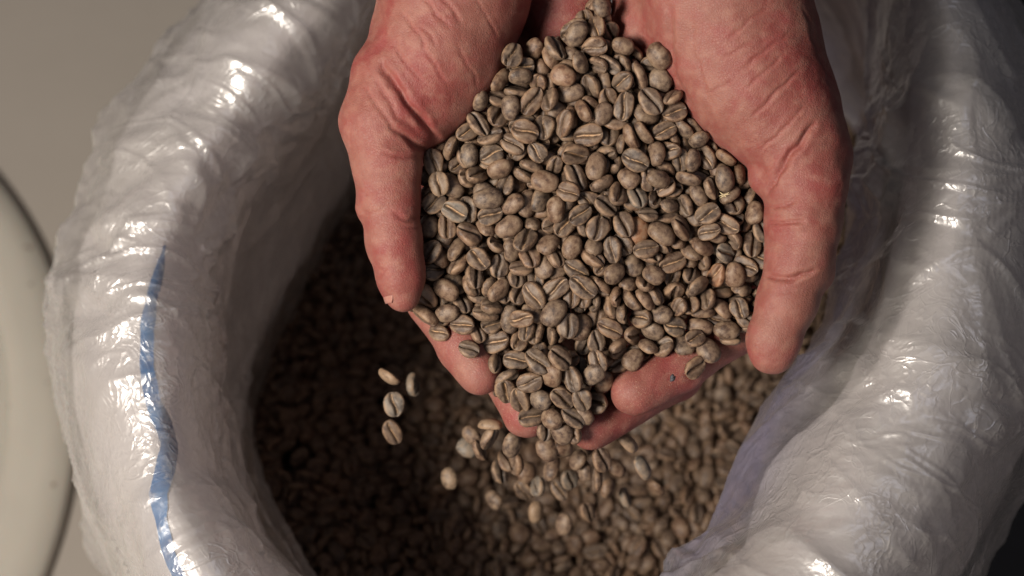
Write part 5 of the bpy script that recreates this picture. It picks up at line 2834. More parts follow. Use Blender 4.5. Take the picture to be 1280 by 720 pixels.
-430 -198 1590 0 -12 42 55
-463 -128 1580 -2 19 30 55
-483 -109 1577 30 -3 -37 48
-495 -43 1594 0 -55 -23 44
-500 -2 1580 -2 56 18 56
-513 108 1592 9 57 8 45
-550 152 1574 55 9 -10 53
-518 172 1579 -28 -5 13 48
-519 224 1562 28 24 -16 53
-524 282 1571 -48 4 14 51
-513 320 1564 51 14 -5 53
-480 466 1546 3 -14 -16 54
-476 508 1544 -18 -43 -6 48
-500 530 1540 4 7 -47 50
-469 636 1558 -15 41 0 53
-459 706 1545 8 -6 -56 53
-475 732 1531 23 37 1 50
-463 761 1553 3 -5 36 49
-502 831 1577 -7 0 -11 52
-508 895 1593 10 -5 10 50
-503 932 1606 6 -2 9 54
-482 985 1593 5 -6 -49 51
-480 1052 1598 3 8 -47 45
-467 1138 1578 4 5 2 46
-480 1141 1607 9 -53 -12 54
-502 1224 1612 -57 2 28 54
-500 1283 1598 -4 50 -14 45
-388 -217 1562 -6 6 42 47
-404 -171 1580 17 6 49 56
-424 -95 1587 -11 45 -18 49
-433 -57 1589 -1 54 18 53
-455 -5 1586 10 6 54 54
-453 56 1602 -23 6 2 50
-436 76 1608 -22 -52 -3 53
-457 131 1603 7 -2 -42 50
-459 218 1569 1 0 29 46
-462 296 1566 -19 -53 11 51
-472 328 1551 0 -5 -9 53
-459 393 1540 23 -33 -31 54
-461 433 1553 45 6 -1 49
-430 450 1537 -16 -9 -4 50
-426 546 1530 -16 3 23 46
-429 586 1545 6 -4 -13 47
-382 632 1540 16 3 -9 49
-410 679 1530 -19 16 -28 55
-430 754 1531 1 24 32 53
-431 806 1542 -9 1 30 48
-429 812 1561 3 -4 -31 50
-418 913 1583 -19 -2 42 45
-456 923 1594 6 8 2 56
-429 1010 1594 -3 13 -32 56
-415 1074 1593 -3 3 43 48
-440 1102 1599 -11 48 23 55
-435 1169 1589 23 51 -12 54
-424 1235 1603 4 9 -40 56
-460 1237 1586 2 2 -2 49
-388 -237 1544 1 1 4 54
-402 -136 1572 -11 48 -29 44
-386 -45 1583 -6 48 -31 45
-392 13 1597 60 -3 8 56
-365 64 1591 -4 9 51 53
-388 74 1599 -6 12 53 51
-393 177 1581 6 -10 -31 45
-425 198 1571 -9 0 -7 47
-423 301 1562 4 -4 -45 53
-400 363 1551 -5 4 35 47
-407 400 1553 10 17 -7 56
-388 446 1516 -26 0 58 51
-395 500 1531 -26 -10 30 56
-371 574 1517 -13 39 -31 47
-374 599 1533 -9 -12 34 45
-371 656 1522 -34 -4 -41 54
-363 685 1542 -14 2 25 56
-387 735 1533 -42 -5 -39 49
-366 768 1537 12 -44 21 53
-400 765 1547 38 40 4 46
-365 959 1587 15 -10 51 53
-371 996 1599 0 0 -29 46
-386 1043 1581 6 -51 -26 50
-372 1163 1587 -2 40 -30 44
-384 1220 1585 11 -8 11 43
-340 -161 1569 24 0 4 53
-333 -101 1566 -4 17 -51 45
-345 -38 1566 36 2 43 46
-340 12 1575 25 7 42 44
-309 60 1580 -2 -7 -18 49
-254 109 1585 0 -50 -4 49
-338 183 1585 -18 6 5 48
-367 203 1580 -2 -17 19 51
-381 273 1580 2 8 60 55
-369 356 1547 -8 -2 50 45
-366 368 1538 -4 54 9 46
-362 440 1538 -36 -13 31 46
-350 515 1525 -42 -5 38 47
-349 554 1519 0 4 -42 50
-326 583 1527 -2 -7 -57 48
-320 654 1508 -7 12 50 50
-329 780 1532 -5 11 10 46
-321 815 1555 -25 0 40 47
-339 875 1572 15 0 -28 54
-330 939 1589 6 -18 -14 56
-298 1024 1587 -39 -10 33 54
-326 1035 1579 49 -9 29 48
-337 1077 1579 -3 -9 -49 50
-314 1139 1599 -56 9 -1 49
-337 1259 1591 2 1 36 56
-322 1294 1583 30 44 0 45
-283 -218 1550 -36 -8 -23 55
-270 -191 1549 27 -5 -12 45
-281 -98 1577 -2 2 22 52
-278 -44 1549 56 -6 -27 45
-270 25 1543 2 5 8 52
-278 43 1563 13 55 3 47
-232 97 1562 14 -4 -28 55
-287 177 1596 -7 4 0 51
-253 194 1591 -6 -4 -20 51
-278 227 1594 58 9 -3 50
-267 305 1583 1 -2 9 44
-283 417 1555 0 10 -1 46
-301 439 1546 -39 8 -9 51
-287 501 1536 2 1 -44 51
-306 527 1532 4 -8 19 44
-291 586 1515 0 15 -40 51
-293 645 1500 36 -10 2 47
-280 714 1515 -28 -12 -20 54
-286 756 1515 17 -56 8 49
-298 805 1526 -58 8 8 52
-289 797 1545 54 11 2 47
-279 857 1567 -9 -3 55 49
-267 913 1583 54 -2 -29 51
-275 1014 1600 9 57 23 57
-267 1040 1580 2 -8 21 55
-256 1120 1585 2 17 17 54
-286 1160 1591 -11 -5 -16 53
-288 1193 1598 -34 1 49 57
-285 1295 1576 -6 0 10 45
-253 -167 1564 14 5 12 52
-226 -59 1547 -21 -44 23 47
-208 -25 1541 16 45 -15 48
-218 24 1533 -16 50 -18 54
-194 63 1551 6 55 -16 51
-198 106 1559 5 11 -30 50
-221 188 1570 -2 -11 59 52
-213 249 1570 1 5 -51 53
-214 346 1572 18 -58 -13 55
-263 364 1569 6 -1 57 56
-219 420 1545 -1 -51 37 48
-232 488 1522 1 -14 29 44
-238 525 1523 -3 -5 -24 50
-235 571 1524 46 -9 21 47
-245 611 1514 0 16 -46 46
-217 701 1509 -2 10 34 45
-237 781 1526 13 2 -50 46
-239 816 1534 -18 8 -12 54
-206 814 1532 19 -24 -20 49
-254 948 1578 -5 -37 47 48
-203 991 1589 8 2 11 55
-229 1041 1581 -2 -15 15 49
-214 1072 1584 -3 -7 59 49
-235 1146 1585 -40 14 -31 49
-205 1200 1583 -6 5 -49 54
-201 1310 1564 -16 -2 -1 48
-190 -210 1538 31 12 15 47
-225 -145 1547 59 1 -26 46
-179 -73 1547 -22 -41 23 52
-155 -26 1542 -41 24 21 48
-176 21 1517 -19 21 38 53
-136 46 1544 -43 4 20 52
-135 87 1544 -1 15 -12 56
-151 160 1541 -11 -4 1 48
-159 195 1547 -59 -9 -5 50
-169 255 1553 31 57 1 56
-103 333 1540 23 -10 11 54
-170 375 1556 12 52 -11 50
-163 413 1528 10 6 34 46
-189 501 1518 18 10 18 46
-190 562 1508 12 43 6 55
-195 595 1509 -2 40 -4 52
-182 684 1514 0 52 -17 49
-199 716 1515 -36 -18 -22 46
-193 759 1517 8 56 20 47
-175 781 1536 7 -20 53 53
-168 908 1551 -13 -3 -49 53
-206 966 1576 -2 -51 27 47
-145 1004 1580 -1 4 18 47
-174 1065 1578 7 4 -32 56
-185 1164 1577 3 10 19 53
-151 1253 1554 24 -8 -54 51
-182 1265 1559 -50 -15 7 45
-145 -208 1561 21 3 -23 48
-170 -150 1560 -26 -3 34 43
-132 -73 1546 -37 -16 31 45
-135 -30 1548 -29 -1 30 57
-107 47 1521 1 -1 -5 55
-111 114 1524 15 4 29 49
-127 176 1523 -2 -6 -47 44
-103 213 1523 -18 -1 18 52
-84 249 1525 -16 21 -26 51
-46 294 1532 -25 -47 -18 51
-112 366 1547 6 3 34 52
-131 422 1530 -27 -7 21 53
-139 518 1508 -48 -12 19 44
-141 563 1498 23 -6 11 47
-149 608 1495 5 6 -2 45
-135 636 1503 42 -10 -37 47
-147 677 1497 -19 11 25 54
-160 743 1521 5 -6 -19 52
-175 729 1536 8 3 -33 53
-149 831 1535 -6 -55 21 53
-140 871 1531 14 13 -37 51
-91 934 1565 9 -13 20 50
-94 995 1568 -3 -3 -22 55
-128 1028 1560 4 49 -8 57
-117 1114 1574 -2 -7 -55 52
-144 1180 1567 58 2 -26 47
-142 1222 1576 43 0 28 52
-136 1286 1551 7 -3 19 45
-91 -200 1565 7 6 13 48
-89 -125 1547 5 -4 -25 53
-86 -68 1553 12 2 -53 44
-76 -17 1524 24 8 17 48
-93 4 1519 25 7 -26 55
-56 64 1534 37 -8 25 55
-53 139 1519 -18 -34 6 51
-75 159 1535 -6 -3 -34 52
-64 275 1520 -23 -3 56 50
-86 310 1525 54 7 13 56
-66 380 1523 6 -21 30 56
-95 404 1512 49 6 -35 43
-97 455 1507 -44 -1 -6 46
-80 534 1525 -4 55 21 57
-97 598 1511 44 3 -12 44
-108 651 1506 -58 -7 -17 46
-104 689 1510 32 15 27 54
-95 724 1530 -11 9 -24 52
-99 769 1534 -6 -3 -36 48
-87 840 1538 44 -5 -26 48
-78 952 1548 -26 9 -41 55
-49 1021 1553 -14 -15 7 44
-88 1091 1556 3 3 1 46
-53 1189 1576 -12 7 33 57
-98 1226 1564 32 -2 -30 54
-90 1278 1551 -5 -43 -31 50
-28 -234 1579 -50 4 15 51
-57 -178 1564 42 1 -43 46
-71 -134 1571 -28 1 -32 48
-17 -103 1559 -6 -54 -1 47
-48 -16 1537 -14 6 6 43
-31 39 1520 -27 8 45 45
-31 75 1529 49 -6 29 49
-34 171 1515 44 -4 -25 50
-19 233 1508 -38 36 16 56
-34 310 1520 -46 -4 0 44
-32 375 1525 -36 -7 41 53
-52 408 1505 28 -2 -32 51
-72 474 1496 49 10 -12 46
-49 531 1498 16 14 24 43
-40 563 1512 -58 8 9 44
-53 611 1485 4 -1 -29 45
-36 675 1506 40 25 -4 46
-45 728 1523 -53 -3 -20 46
-28 784 1528 -15 -11 -20 54
-58 783 1546 48 1 -23 50
-67 898 1536 3 -25 -17 52
-45 958 1559 47 13 26 51
-24 989 1550 17 -22 -20 53
-15 1034 1554 8 -4 11 49
-40 1094 1565 44 3 -21 46
-30 1127 1557 -18 -16 21 45
-29 1214 1573 19 7 -38 52
-37 1276 1559 3 47 -31 50
16 -209 1575 -5 4 -30 50
3 -147 1567 1 8 -29 49
11 -70 1551 14 -17 -30 52
1 -36 1537 36 3 28 46
-4 9 1532 -36 6 -24 52
8 91 1509 -51 -5 29 51
8 145 1502 -2 -12 28 45
5 221 1520 -8 -20 -13 52
4 302 1516 25 -1 -45 45
-12 407 1509 -20 14 37 53
-46 487 1521 14 -28 47 46
-7 518 1511 11 -4 -55 47
1 569 1500 14 -8 -48 54
-20 622 1503 -31 11 24 48
-7 658 1506 -4 -13 -1 47
-13 702 1524 54 6 6 51
3 758 1504 2 -17 -40 45
5 781 1543 -8 -5 -29 44
-30 803 1548 47 -1 -4 52
-40 855 1550 -13 -2 1 55
-11 928 1543 -4 6 37 48
26 985 1565 -41 3 30 49
47 1061 1569 17 -56 7 51
-5 1109 1567 -9 60 -17 46
-8 1143 1550 -11 3 25 51
16 1224 1562 12 -11 -36 55
-59 1305 1556 -4 2 5 56
66 -213 1559 -13 1 49 46
39 -194 1559 -14 4 27 46
58 -131 1555 -24 6 -31 48
43 -45 1546 1 3 -7 53
59 -16 1554 59 6 -19 46
43 32 1539 9 48 -32 49
41 130 1534 -17 -52 4 52
45 168 1531 -5 6 -22 55
34 216 1513 6 52 -4 53
52 247 1520 37 -11 -34 48
46 321 1525 1 7 27 53
28 372 1524 -2 4 43 52
41 407 1528 50 3 32 46
41 463 1511 -13 16 -31 44
40 489 1505 3 10 -33 51
41 524 1525 -42 -4 1 54
10 571 1522 -8 9 14 47
4 634 1527 -42 6 -8 56
4 671 1525 8 -3 -54 55
27 747 1539 1 -3 23 47
34 782 1532 0 3 -30 44
43 819 1544 48 4 33 51
88 936 1560 2 51 7 55
52 962 1558 37 -1 -22 49
68 1015 1532 -6 5 -17 49
83 1074 1556 7 -20 -30 50
105 1021 1558 -50 -1 28 50
51 1162 1556 55 -10 -24 51
44 1231 1568 27 3 38 47
43 1266 1568 -2 54 -1 44
98 -222 1574 5 -1 -42 49
102 -176 1559 -2 -6 -16 45
108 -121 1561 27 0 8 50
100 -72 1553 0 9 27 46
122 -42 1544 -45 -9 35 48
77 24 1538 37 22 6 55
96 110 1506 -9 -9 4 52
94 170 1513 -16 5 -32 47
112 212 1499 -6 -15 18 48
66 251 1539 46 8 -3 46
145 382 1551 10 -7 -39 46
32 435 1512 -17 22 10 43
80 446 1520 -2 59 26 44
72 523 1505 -41 -12 35 47
78 565 1522 0 7 -58 48
68 587 1539 31 -8 -40 55
46 627 1527 -5 6 44 46
46 666 1526 -1 -11 47 48
77 743 1527 16 7 -30 56
90 782 1545 -7 43 -9 54
115 828 1552 13 -8 44 46
144 904 1553 -47 -6 33 44
142 942 1555 35 6 -35 48
122 990 1546 6 9 -54 51
115 1065 1541 -12 52 -20 44
113 1089 1550 -4 10 42 44
123 1114 1562 4 4 -6 49
108 1186 1564 -56 4 -5 48
103 1256 1581 5 -4 2 51
170 -256 1580 -1 -59 13 52
175 -177 1574 0 3 -39 55
166 -143 1554 23 -3 -21 45
157 -101 1549 -57 11 19 53
148 -28 1549 11 0 -34 50
121 1 1548 -8 10 -53 54
108 141 1523 -22 0 18 55
136 171 1514 46 3 -33 46
123 203 1519 -6 12 -38 47
122 241 1530 -8 10 -35 52
134 280 1544 -3 -3 -22 57
152 332 1532 4 7 -20 48
119 439 1548 -8 -2 12 56
122 504 1538 9 -7 26 50
123 547 1540 39 -1 32 50
137 658 1548 14 3 -9 45
119 733 1548 10 -3 -52 46
129 777 1540 -8 59 -17 52
159 865 1544 -5 2 -35 53
178 923 1553 -7 -1 8 48
173 1015 1549 35 -10 25 55
185 1050 1540 -36 -7 13 48
164 1098 1533 6 13 -26 47
164 1141 1541 11 1 -42 45
165 1184 1546 -7 6 -31 53
223 1301 1555 8 2 29 52
248 -235 1559 3 -1 18 55
231 -201 1554 -1 1 6 56
242 -135 1542 22 -4 -39 49
209 -100 1550 -26 2 -21 42
215 -78 1552 -35 19 -19 47
163 6 1567 -55 3 -16 55
183 44 1542 -11 -3 35 52
122 107 1539 -1 13 52 52
167 178 1535 -6 5 -21 45
167 241 1542 11 -15 42 47
196 257 1527 1 -4 0 49
202 279 1544 -2 5 53 54
206 368 1554 -22 -1 -56 54
197 411 1542 49 -6 -30 46
163 435 1558 -1 2 -15 51
188 494 1549 -33 3 24 51
172 611 1559 4 53 21 46
211 678 1562 58 0 -11 50
187 704 1559 -8 -9 9 46
189 744 1553 -3 2 21 54
195 778 1531 15 -11 -23 47
205 858 1536 -6 -36 -45 52
210 940 1548 -29 4 51 53
199 975 1527 46 -4 -27 53
216 1008 1520 -52 -2 -7 49
213 1044 1534 -57 -16 -1 53
231 1093 1526 -1 -56 -24 47
246 1126 1529 -12 38 -16 56
245 1204 1548 -27 1 4 53
237 1266 1552 -7 -5 -50 44
258 -142 1537 -23 -13 -38 46
261 -94 1531 34 -5 -34 56
244 -66 1550 -7 11 -40 49
266 -29 1554 18 7 -13 44
201 96 1566 11 1 44 51
195 130 1549 9 0 -52 47
229 160 1561 3 10 47 48
212 192 1552 -4 2 -44 45
239 255 1528 -8 -2 -7 45
242 314 1540 49 -1 -40 46
248 336 1559 -51 3 34 54
225 398 1554 18 -6 13 55
246 432 1554 -10 -7 -55 48
215 506 1564 8 1 -29 56
238 554 1560 30 -23 -27 53
274 628 1557 16 -44 4 47
249 654 1560 -9 6 54 49
251 714 1557 1 3 -26 52
240 785 1545 -23 -14 23 46
247 821 1550 3 -54 -7 51
267 848 1538 -9 38 35 49
256 928 1531 32 4 24 45
253 979 1531 32 49 -3 50
277 989 1543 -26 -57 -5 55
272 1060 1527 -8 -47 23 51
266 1103 1524 8 -54 27 56
280 1121 1543 -59 -4 -27 50
303 1204 1517 -8 14 -28 43
313 1229 1543 47 8 -31 49
320 -247 1562 17 -1 46 55
313 -191 1548 -42 -7 -16 47
300 -164 1531 43 -12 34 49
306 -103 1541 39 -6 -30 48
313 -77 1561 3 58 -21 50
294 -16 1566 6 -54 11 47
307 68 1569 12 -52 -22 48
278 95 1567 58 -5 4 52
291 149 1577 -4 52 8 46
276 213 1557 -3 -50 -31 47
298 264 1536 -6 -1 48 46
311 309 1543 7 34 29 48
279 352 1544 -1 -6 21 54
288 472 1567 31 25 4 46
287 514 1564 -3 6 -45 43
310 579 1559 12 18 19 53
305 612 1555 18 8 -50 53
315 680 1545 52 5 -32 55
300 721 1557 6 3 28 49
299 785 1554 -9 48 -28 48
293 822 1533 -5 12 26 49
298 858 1530 -12 3 56 47
291 910 1539 26 37 26 47
293 944 1538 -37 -16 24 50
297 1045 1534 4 -8 56 46
297 1039 1511 23 -3 35 48
323 1114 1521 3 -8 49 47
322 1163 1513 -26 -17 -22 46
331 1232 1521 6 -12 -4 48
376 1308 1531 -22 7 -52 57
360 -199 1530 -9 -24 31 50
342 -145 1539 10 46 -25 53
343 -101 1550 13 5 32 54
357 -85 1560 12 3 40 45
316 -28 1571 -17 5 -43 46
344 68 1558 -11 5 -45 49
369 98 1555 48 -6 -34 46
336 148 1580 3 -56 -2 47
300 244 1564 5 -6 -6 54
338 258 1561 3 -6 44 52
346 283 1548 -5 12 -24 48
343 359 1541 1 -49 22 46
321 404 1559 -13 4 10 48
326 522 1573 6 4 -50 45
335 556 1570 8 14 -22 54
358 634 1561 -9 10 -45 51
342 663 1559 -8 -14 -57 43
358 722 1552 56 12 -4 44
361 831 1551 -7 8 3 55
337 872 1559 56 0 -32 49
315 905 1536 22 -2 -26 48
339 949 1551 -3 -1 48 49
355 1070 1515 7 -1 29 48
355 1115 1518 36 0 -33 50
355 1274 1513 -11 -2 -49 51
402 -219 1555 10 57 -15 52
401 -183 1542 8 14 51 51
383 -152 1538 19 -9 28 49
417 -121 1543 5 4 29 52
394 -68 1562 6 -12 -3 54
358 -33 1571 11 -1 -20 51
380 11 1569 -51 7 17 43
372 123 1576 -48 16 3 50
371 155 1564 -3 -21 -54 51
369 195 1576 9 3 -28 53
397 260 1555 -20 8 57 44
394 288 1549 -34 -8 24 46
381 399 1572 28 -8 -22 52
416 435 1579 14 1 -20 46
394 526 1584 3 -1 -39 55
409 567 1573 4 2 45 51
399 607 1570 -3 -51 -11 55
403 658 1547 3 -14 -21 52
389 708 1572 1 -11 51 52
404 736 1556 53 11 -4 43
395 817 1557 -5 40 1 45
412 846 1550 10 0 13 50
349 1013 1546 25 -57 6 49
381 1072 1527 -1 -11 -29 47
393 1129 1533 -3 -11 -27 47
408 1161 1537 -28 8 36 57
400 1201 1517 -23 -9 34 54
393 1240 1521 -27 -15 20 49
466 -233 1554 -49 -8 -20 47
429 -164 1556 -54 5 29 54
433 -105 1563 50 11 27 48
430 -71 1568 -17 5 37 52
427 -30 1562 28 -9 22 44
432 66 1571 11 -2 -25 49
427 117 1580 31 0 -26 52
426 164 1577 -24 -6 26 53
445 226 1570 -42 -7 -25 45
426 243 1570 21 6 -32 54
445 319 1553 -3 -13 -46 43
442 351 1569 35 -12 21 52
462 398 1580 -10 -5 38 46
457 445 1587 -52 4 19 55
464 542 1574 10 -57 -3 45
452 566 1556 -26 -22 32 48
466 622 1561 0 11 -54 44
456 670 1561 0 55 -15 49
459 710 1553 -24 1 -39 50
460 766 1556 3 -11 -27 49
441 785 1559 6 -43 38 43
439 862 1572 -56 -1 -13 45
430 924 1564 50 5 -21 52
416 985 1578 -3 2 28 53
416 1020 1557 -14 0 -30 53
429 1061 1541 25 2 -39 49
431 1113 1529 11 7 -12 46
448 1160 1511 -29 2 21 44
451 1221 1511 27 2 34 46
432 1252 1516 -35 0 -29 50
497 -251 1548 -11 -4 -27 53
489 -210 1560 51 3 -22 52
483 -160 1545 3 51 20 48
477 -126 1556 -23 16 -50 55
489 -74 1554 -25 -6 -7 47
449 36 1587 -57 2 25 47
454 74 1594 6 -59 13 47
478 157 1598 -38 8 -12 45
466 249 1585 -19 4 7 56
463 272 1563 9 -49 -15 47
509 343 1567 22 9 -47 55
518 423 1579 6 -17 4 46
518 459 1574 58 3 27 50
500 519 1576 45 11 -33 51
512 616 1558 40 4 10 53
515 667 1551 -19 -1 10 50
505 698 1561 -7 -57 -22 52
499 763 1561 -13 -2 7 52
497 801 1558 -31 -8 -36 54
496 837 1571 -10 -55 14 52
512 915 1572 -6 11 -4 52
510 987 1572 -27 9 40 46
493 1120 1543 34 -6 -27 52
497 1159 1535 19 -22 26 53
466 1217 1536 55 17 4 53
466 1287 1526 -8 14 42 49
550 -240 1559 -53 21 14 55
535 -187 1566 -12 -7 -39 45
531 -110 1553 35 49 4 46
522 -65 1577 -41 -1 -45 51
511 -37 1586 17 -54 -19 49
497 21 1607 -3 -3 59 48
546 194 1605 0 -7 38 49
528 241 1588 -22 -47 20 47
526 304 1571 0 4 -2 47
527 337 1574 34 0 16 44
595 373 1579 -55 5 16 51
554 426 1574 -37 4 -28 51
574 466 1555 -25 6 24 46
586 507 1560 -9 -3 -26 56
542 548 1557 -17 9 -30 47
531 599 1542 -5 12 -53 45
558 648 1553 -9 -55 14 44
536 714 1563 3 21 47 47
565 773 1547 15 1 -36 50
564 814 1567 4 -5 39 54
558 866 1570 6 60 11 56
544 935 1555 6 4 14 44
576 1004 1556 4 10 19 52
570 1085 1549 -6 1 32 55
552 1120 1535 -48 -4 -12 47
546 1194 1540 -1 42 30 53
530 1297 1532 1 5 -59 50
598 -198 1556 8 0 27 47
596 -160 1547 27 6 -36 45
645 -145 1573 -17 1 53 56
591 -109 1585 12 -6 18 52
588 -41 1604 5 9 -32 47
607 60 1614 -6 4 -24 52
602 106 1619 -8 1 28 48
622 165 1600 3 -2 19 53
606 242 1587 -10 3 45 55
566 301 1580 10 4 -51 50
604 309 1576 -53 -12 0 52
610 365 1551 -11 -47 -28 44
598 419 1565 -10 -3 22 56
600 466 1571 42 -2 22 54
616 501 1544 14 1 34 43
579 659 1571 45 5 28 54
594 705 1555 43 -7 -26 49
598 749 1544 32 -33 23 45
634 813 1563 -12 -53 20 55
623 853 1572 -52 -3 15 52
600 925 1563 -10 42 -21 58
627 958 1546 53 0 36 55
636 1086 1550 49 3 -23 56
624 1109 1526 8 -8 34 46
599 1149 1500 -5 0 -31 48
607 1214 1535 12 -44 17 51
582 1287 1548 0 -53 -29 55
651 -219 1541 11 45 -23 55
653 -194 1546 37 -3 4 47
670 -134 1562 -7 -2 58 49
663 -96 1574 -6 0 -21 55
663 -31 1596 7 4 39 53
669 45 1610 34 2 -19 48
695 128 1603 44 9 -25 49
670 145 1591 0 3 -4 53
685 260 1593 0 -5 -57 54
654 286 1590 -1 59 24 45
652 295 1568 -2 5 22 44
668 362 1559 1 50 19 49
650 415 1571 -25 8 38 53
652 472 1571 13 -37 -39 43
671 497 1554 41 -13 -26 48
643 563 1562 -18 26 32 56
645 598 1561 -4 -46 -9 49
641 670 1570 1 -60 -1 55
631 702 1556 7 -1 26 52
654 794 1566 -29 -8 20 51
677 902 1572 -44 -1 31 48
659 952 1557 -16 14 -31 55
691 1049 1541 34 10 24 54
667 1068 1531 -10 -17 -18 52
660 1147 1524 37 0 -9 46
671 1203 1524 28 4 49 51
684 1264 1549 4 -3 59 52
695 -106 1569 -18 12 30 46
727 -58 1576 11 14 31 49
714 -12 1587 -8 12 36 51
689 58 1609 6 52 -16 50
710 148 1588 -53 4 -27 52
750 214 1590 2 0 -35 55
702 227 1575 -9 1 42 44
712 284 1577 3 40 -6 49
700 323 1579 1 38 27 52
692 350 1569 -9 7 -29 46
713 413 1569 30 3 -19 47
696 447 1559 16 -12 42 47
708 578 1551 -16 0 -2 47
691 663 1555 -9 11 -13 47
660 729 1556 -17 -3 -17 46
681 812 1572 -38 8 33 53
715 850 1553 -19 -4 -10 53
739 914 1556 28 -4 5 47
719 997 1547 -10 5 49 52
717 1053 1518 5 11 22 44
693 1122 1523 -33 -6 -23 53
708 1146 1505 -24 -4 30 57
700 1178 1524 24 -8 -30 54
690 1229 1536 -37 2 -34 48
735 -242 1539 14 2 57 54
753 -221 1543 -6 16 0 49
729 -171 1565 -1 -13 7 44
766 -122 1579 -3 -48 12 48
757 -56 1571 -3 47 -21 53
770 -10 1581 3 58 -19 46
775 12 1596 11 15 10 54
754 90 1597 -13 -11 10 47
787 201 1592 56 1 -25 50
781 243 1582 -9 3 -29 57
763 267 1564 -7 -4 0 52
764 301 1559 6 -10 13 46
757 351 1571 11 -3 19 45
738 387 1572 13 -13 -31 49
729 496 1555 -21 -15 38 55
735 576 1574 34 19 -23 54
718 609 1563 32 3 30 53
733 676 1573 20 -3 -57 52
698 687 1580 -40 -2 -43 55
734 770 1572 -7 -12 -43 55
744 809 1566 -41 -5 38 48
801 899 1552 2 0 -3 51
776 928 1526 -12 39 36 50
736 955 1555 -6 -47 34 48
755 1017 1533 -59 -10 -5 52
762 1072 1527 12 -13 54 50
740 1109 1528 1 21 6 53
748 1148 1529 39 11 -25 51
760 1172 1539 20 -2 30 51
766 1214 1541 8 5 -22 45
783 -224 1567 -53 11 20 43
789 -198 1575 22 -47 6 52
791 -177 1561 -19 -15 -5 54
792 -94 1569 44 11 33 50
822 -72 1578 -1 -15 -1 53
828 11 1579 -11 -3 -36 46
808 12 1598 11 7 -29 49
801 139 1592 27 60 2 50
818 186 1584 -18 -12 5 51
827 223 1574 -24 -6 24 48
815 292 1575 24 -52 11 46
852 305 1562 16 -17 -49 47
790 498 1557 -15 11 32 50
762 578 1574 4 -18 -22 53
774 658 1573 19 -3 46 50
770 722 1579 -49 20 -18 54
811 778 1576 -1 -2 58 56
806 817 1561 -18 0 -58 51
800 869 1558 -12 45 20 50
795 975 1536 57 -11 13 49
800 1012 1534 -9 11 -21 54
800 1069 1527 29 -16 11 54
798 1088 1505 26 -12 0 52
795 1128 1532 44 2 -28 47
784 1180 1528 21 -2 32 47
802 1233 1555 9 -1 1 51
828 -221 1581 -7 -8 -23 55
842 -183 1572 40 8 13 45
836 -136 1565 50 -4 33 47
857 -98 1571 -16 8 -32 46
847 -51 1577 41 -2 -25 48
865 -27 1571 28 -11 -34 49
861 59 1594 8 49 -31 54
856 93 1600 46 37 5 49
863 194 1586 -26 -38 -21 48
879 217 1577 10 11 -37 49
880 279 1567 34 -9 -29 48
890 363 1556 -15 5 41 54
862 357 1557 -6 5 38 47
871 428 1563 -15 7 -41 49
842 505 1573 1 12 -4 52
853 526 1586 46 -1 -14 45
815 590 1592 42 -2 -37 57
857 664 1591 9 6 60 44
834 740 1589 26 3 41 56
848 760 1561 -28 -2 34 55
851 847 1566 16 49 14 53
865 941 1547 12 7 -22 46
842 949 1544 20 -43 -23 44
844 1006 1540 -15 1 -32 52
845 1045 1535 0 -10 -1 53
827 1087 1538 -17 48 -18 51
844 1151 1528 20 -10 -33 44
833 1182 1533 -4 -46 13 54
853 1290 1557 -41 1 16 46
882 -238 1589 2 2 -55 50
896 -198 1578 27 -5 36 48
912 -108 1572 -3 -3 41 49
918 13 1574 -20 14 29 49
917 58 1586 -12 6 25 51
942 141 1593 -9 9 41 54
918 142 1592 17 -2 -31 45
927 215 1562 9 -3 -55 47
914 293 1547 -14 0 -31 50
919 336 1550 44 6 -36 50
910 402 1528 16 23 37 54
898 444 1545 14 2 -52 48
909 480 1568 9 16 -40 51
905 550 1579 50 -4 3 50
900 569 1588 48 -3 -1 47
901 678 1589 -4 9 1 47
909 705 1571 -6 3 -7 47
900 762 1569 14 14 -38 53
900 850 1560 2 -5 -27 49
915 883 1569 55 -4 7 45
897 913 1548 30 18 -31 47
899 995 1558 -38 4 -36 55
891 1070 1546 -14 2 35 53
886 1112 1543 -6 55 -7 47
878 1147 1540 3 -1 58 52
900 1200 1551 -6 -55 12 50
894 1259 1555 41 -7 28 47
940 -128 1581 -56 -1 22 46
961 -26 1574 29 9 19 46
968 4 1574 -6 14 15 45
950 99 1598 -1 -3 59 50
961 154 1584 -10 1 29 46
955 299 1560 -8 54 -9 51
961 437 1535 19 1 52 54
957 472 1570 5 8 -56 51
977 531 1578 -16 -8 -50 55
963 578 1595 -32 -7 22 51
948 779 1567 -49 33 -3 47
930 803 1564 4 18 -23 55
963 867 1558 13 7 -18 47
957 898 1544 -25 7 24 45
951 958 1552 -14 7 -32 47
936 1054 1534 -15 47 -22 53
949 1084 1543 7 11 -12 44
935 1128 1535 56 9 -19 55
943 1192 1540 8 -5 -11 56
951 1279 1565 0 4 -59 46
-716 229 1552 57 -3 -24 48
-716 289 1537 32 22 4 49
-741 313 1560 -57 0 30 55
-725 391 1556 -2 3 -28 50
-735 432 1566 8 60 15 54
-738 471 1569 55 1 34 46
-754 541 1561 -7 -3 -38 46
-739 606 1560 12 14 31 44
-763 622 1575 23 -19 28 56
-705 705 1571 -14 -14 -31 45
-739 729 1572 7 -58 -14 49
-741 811 1578 -21 -38 -11 43
-736 870 1595 0 0 32 46
-727 922 1599 56 0 8 46
-727 977 1599 -3 45 -40 53
-735 1026 1608 2 7 28 55
-751 1066 1604 -10 2 13 54
-757 1157 1606 1 6 -33 53
-747 1186 1593 -2 1 -26 56
-738 1236 1580 2 55 10 45
-668 -37 1582 -18 -60 3 45
-673 152 1559 34 3 -48 46
-682 211 1551 -9 0 -33 47
-678 240 1553 -36 24 -6 54
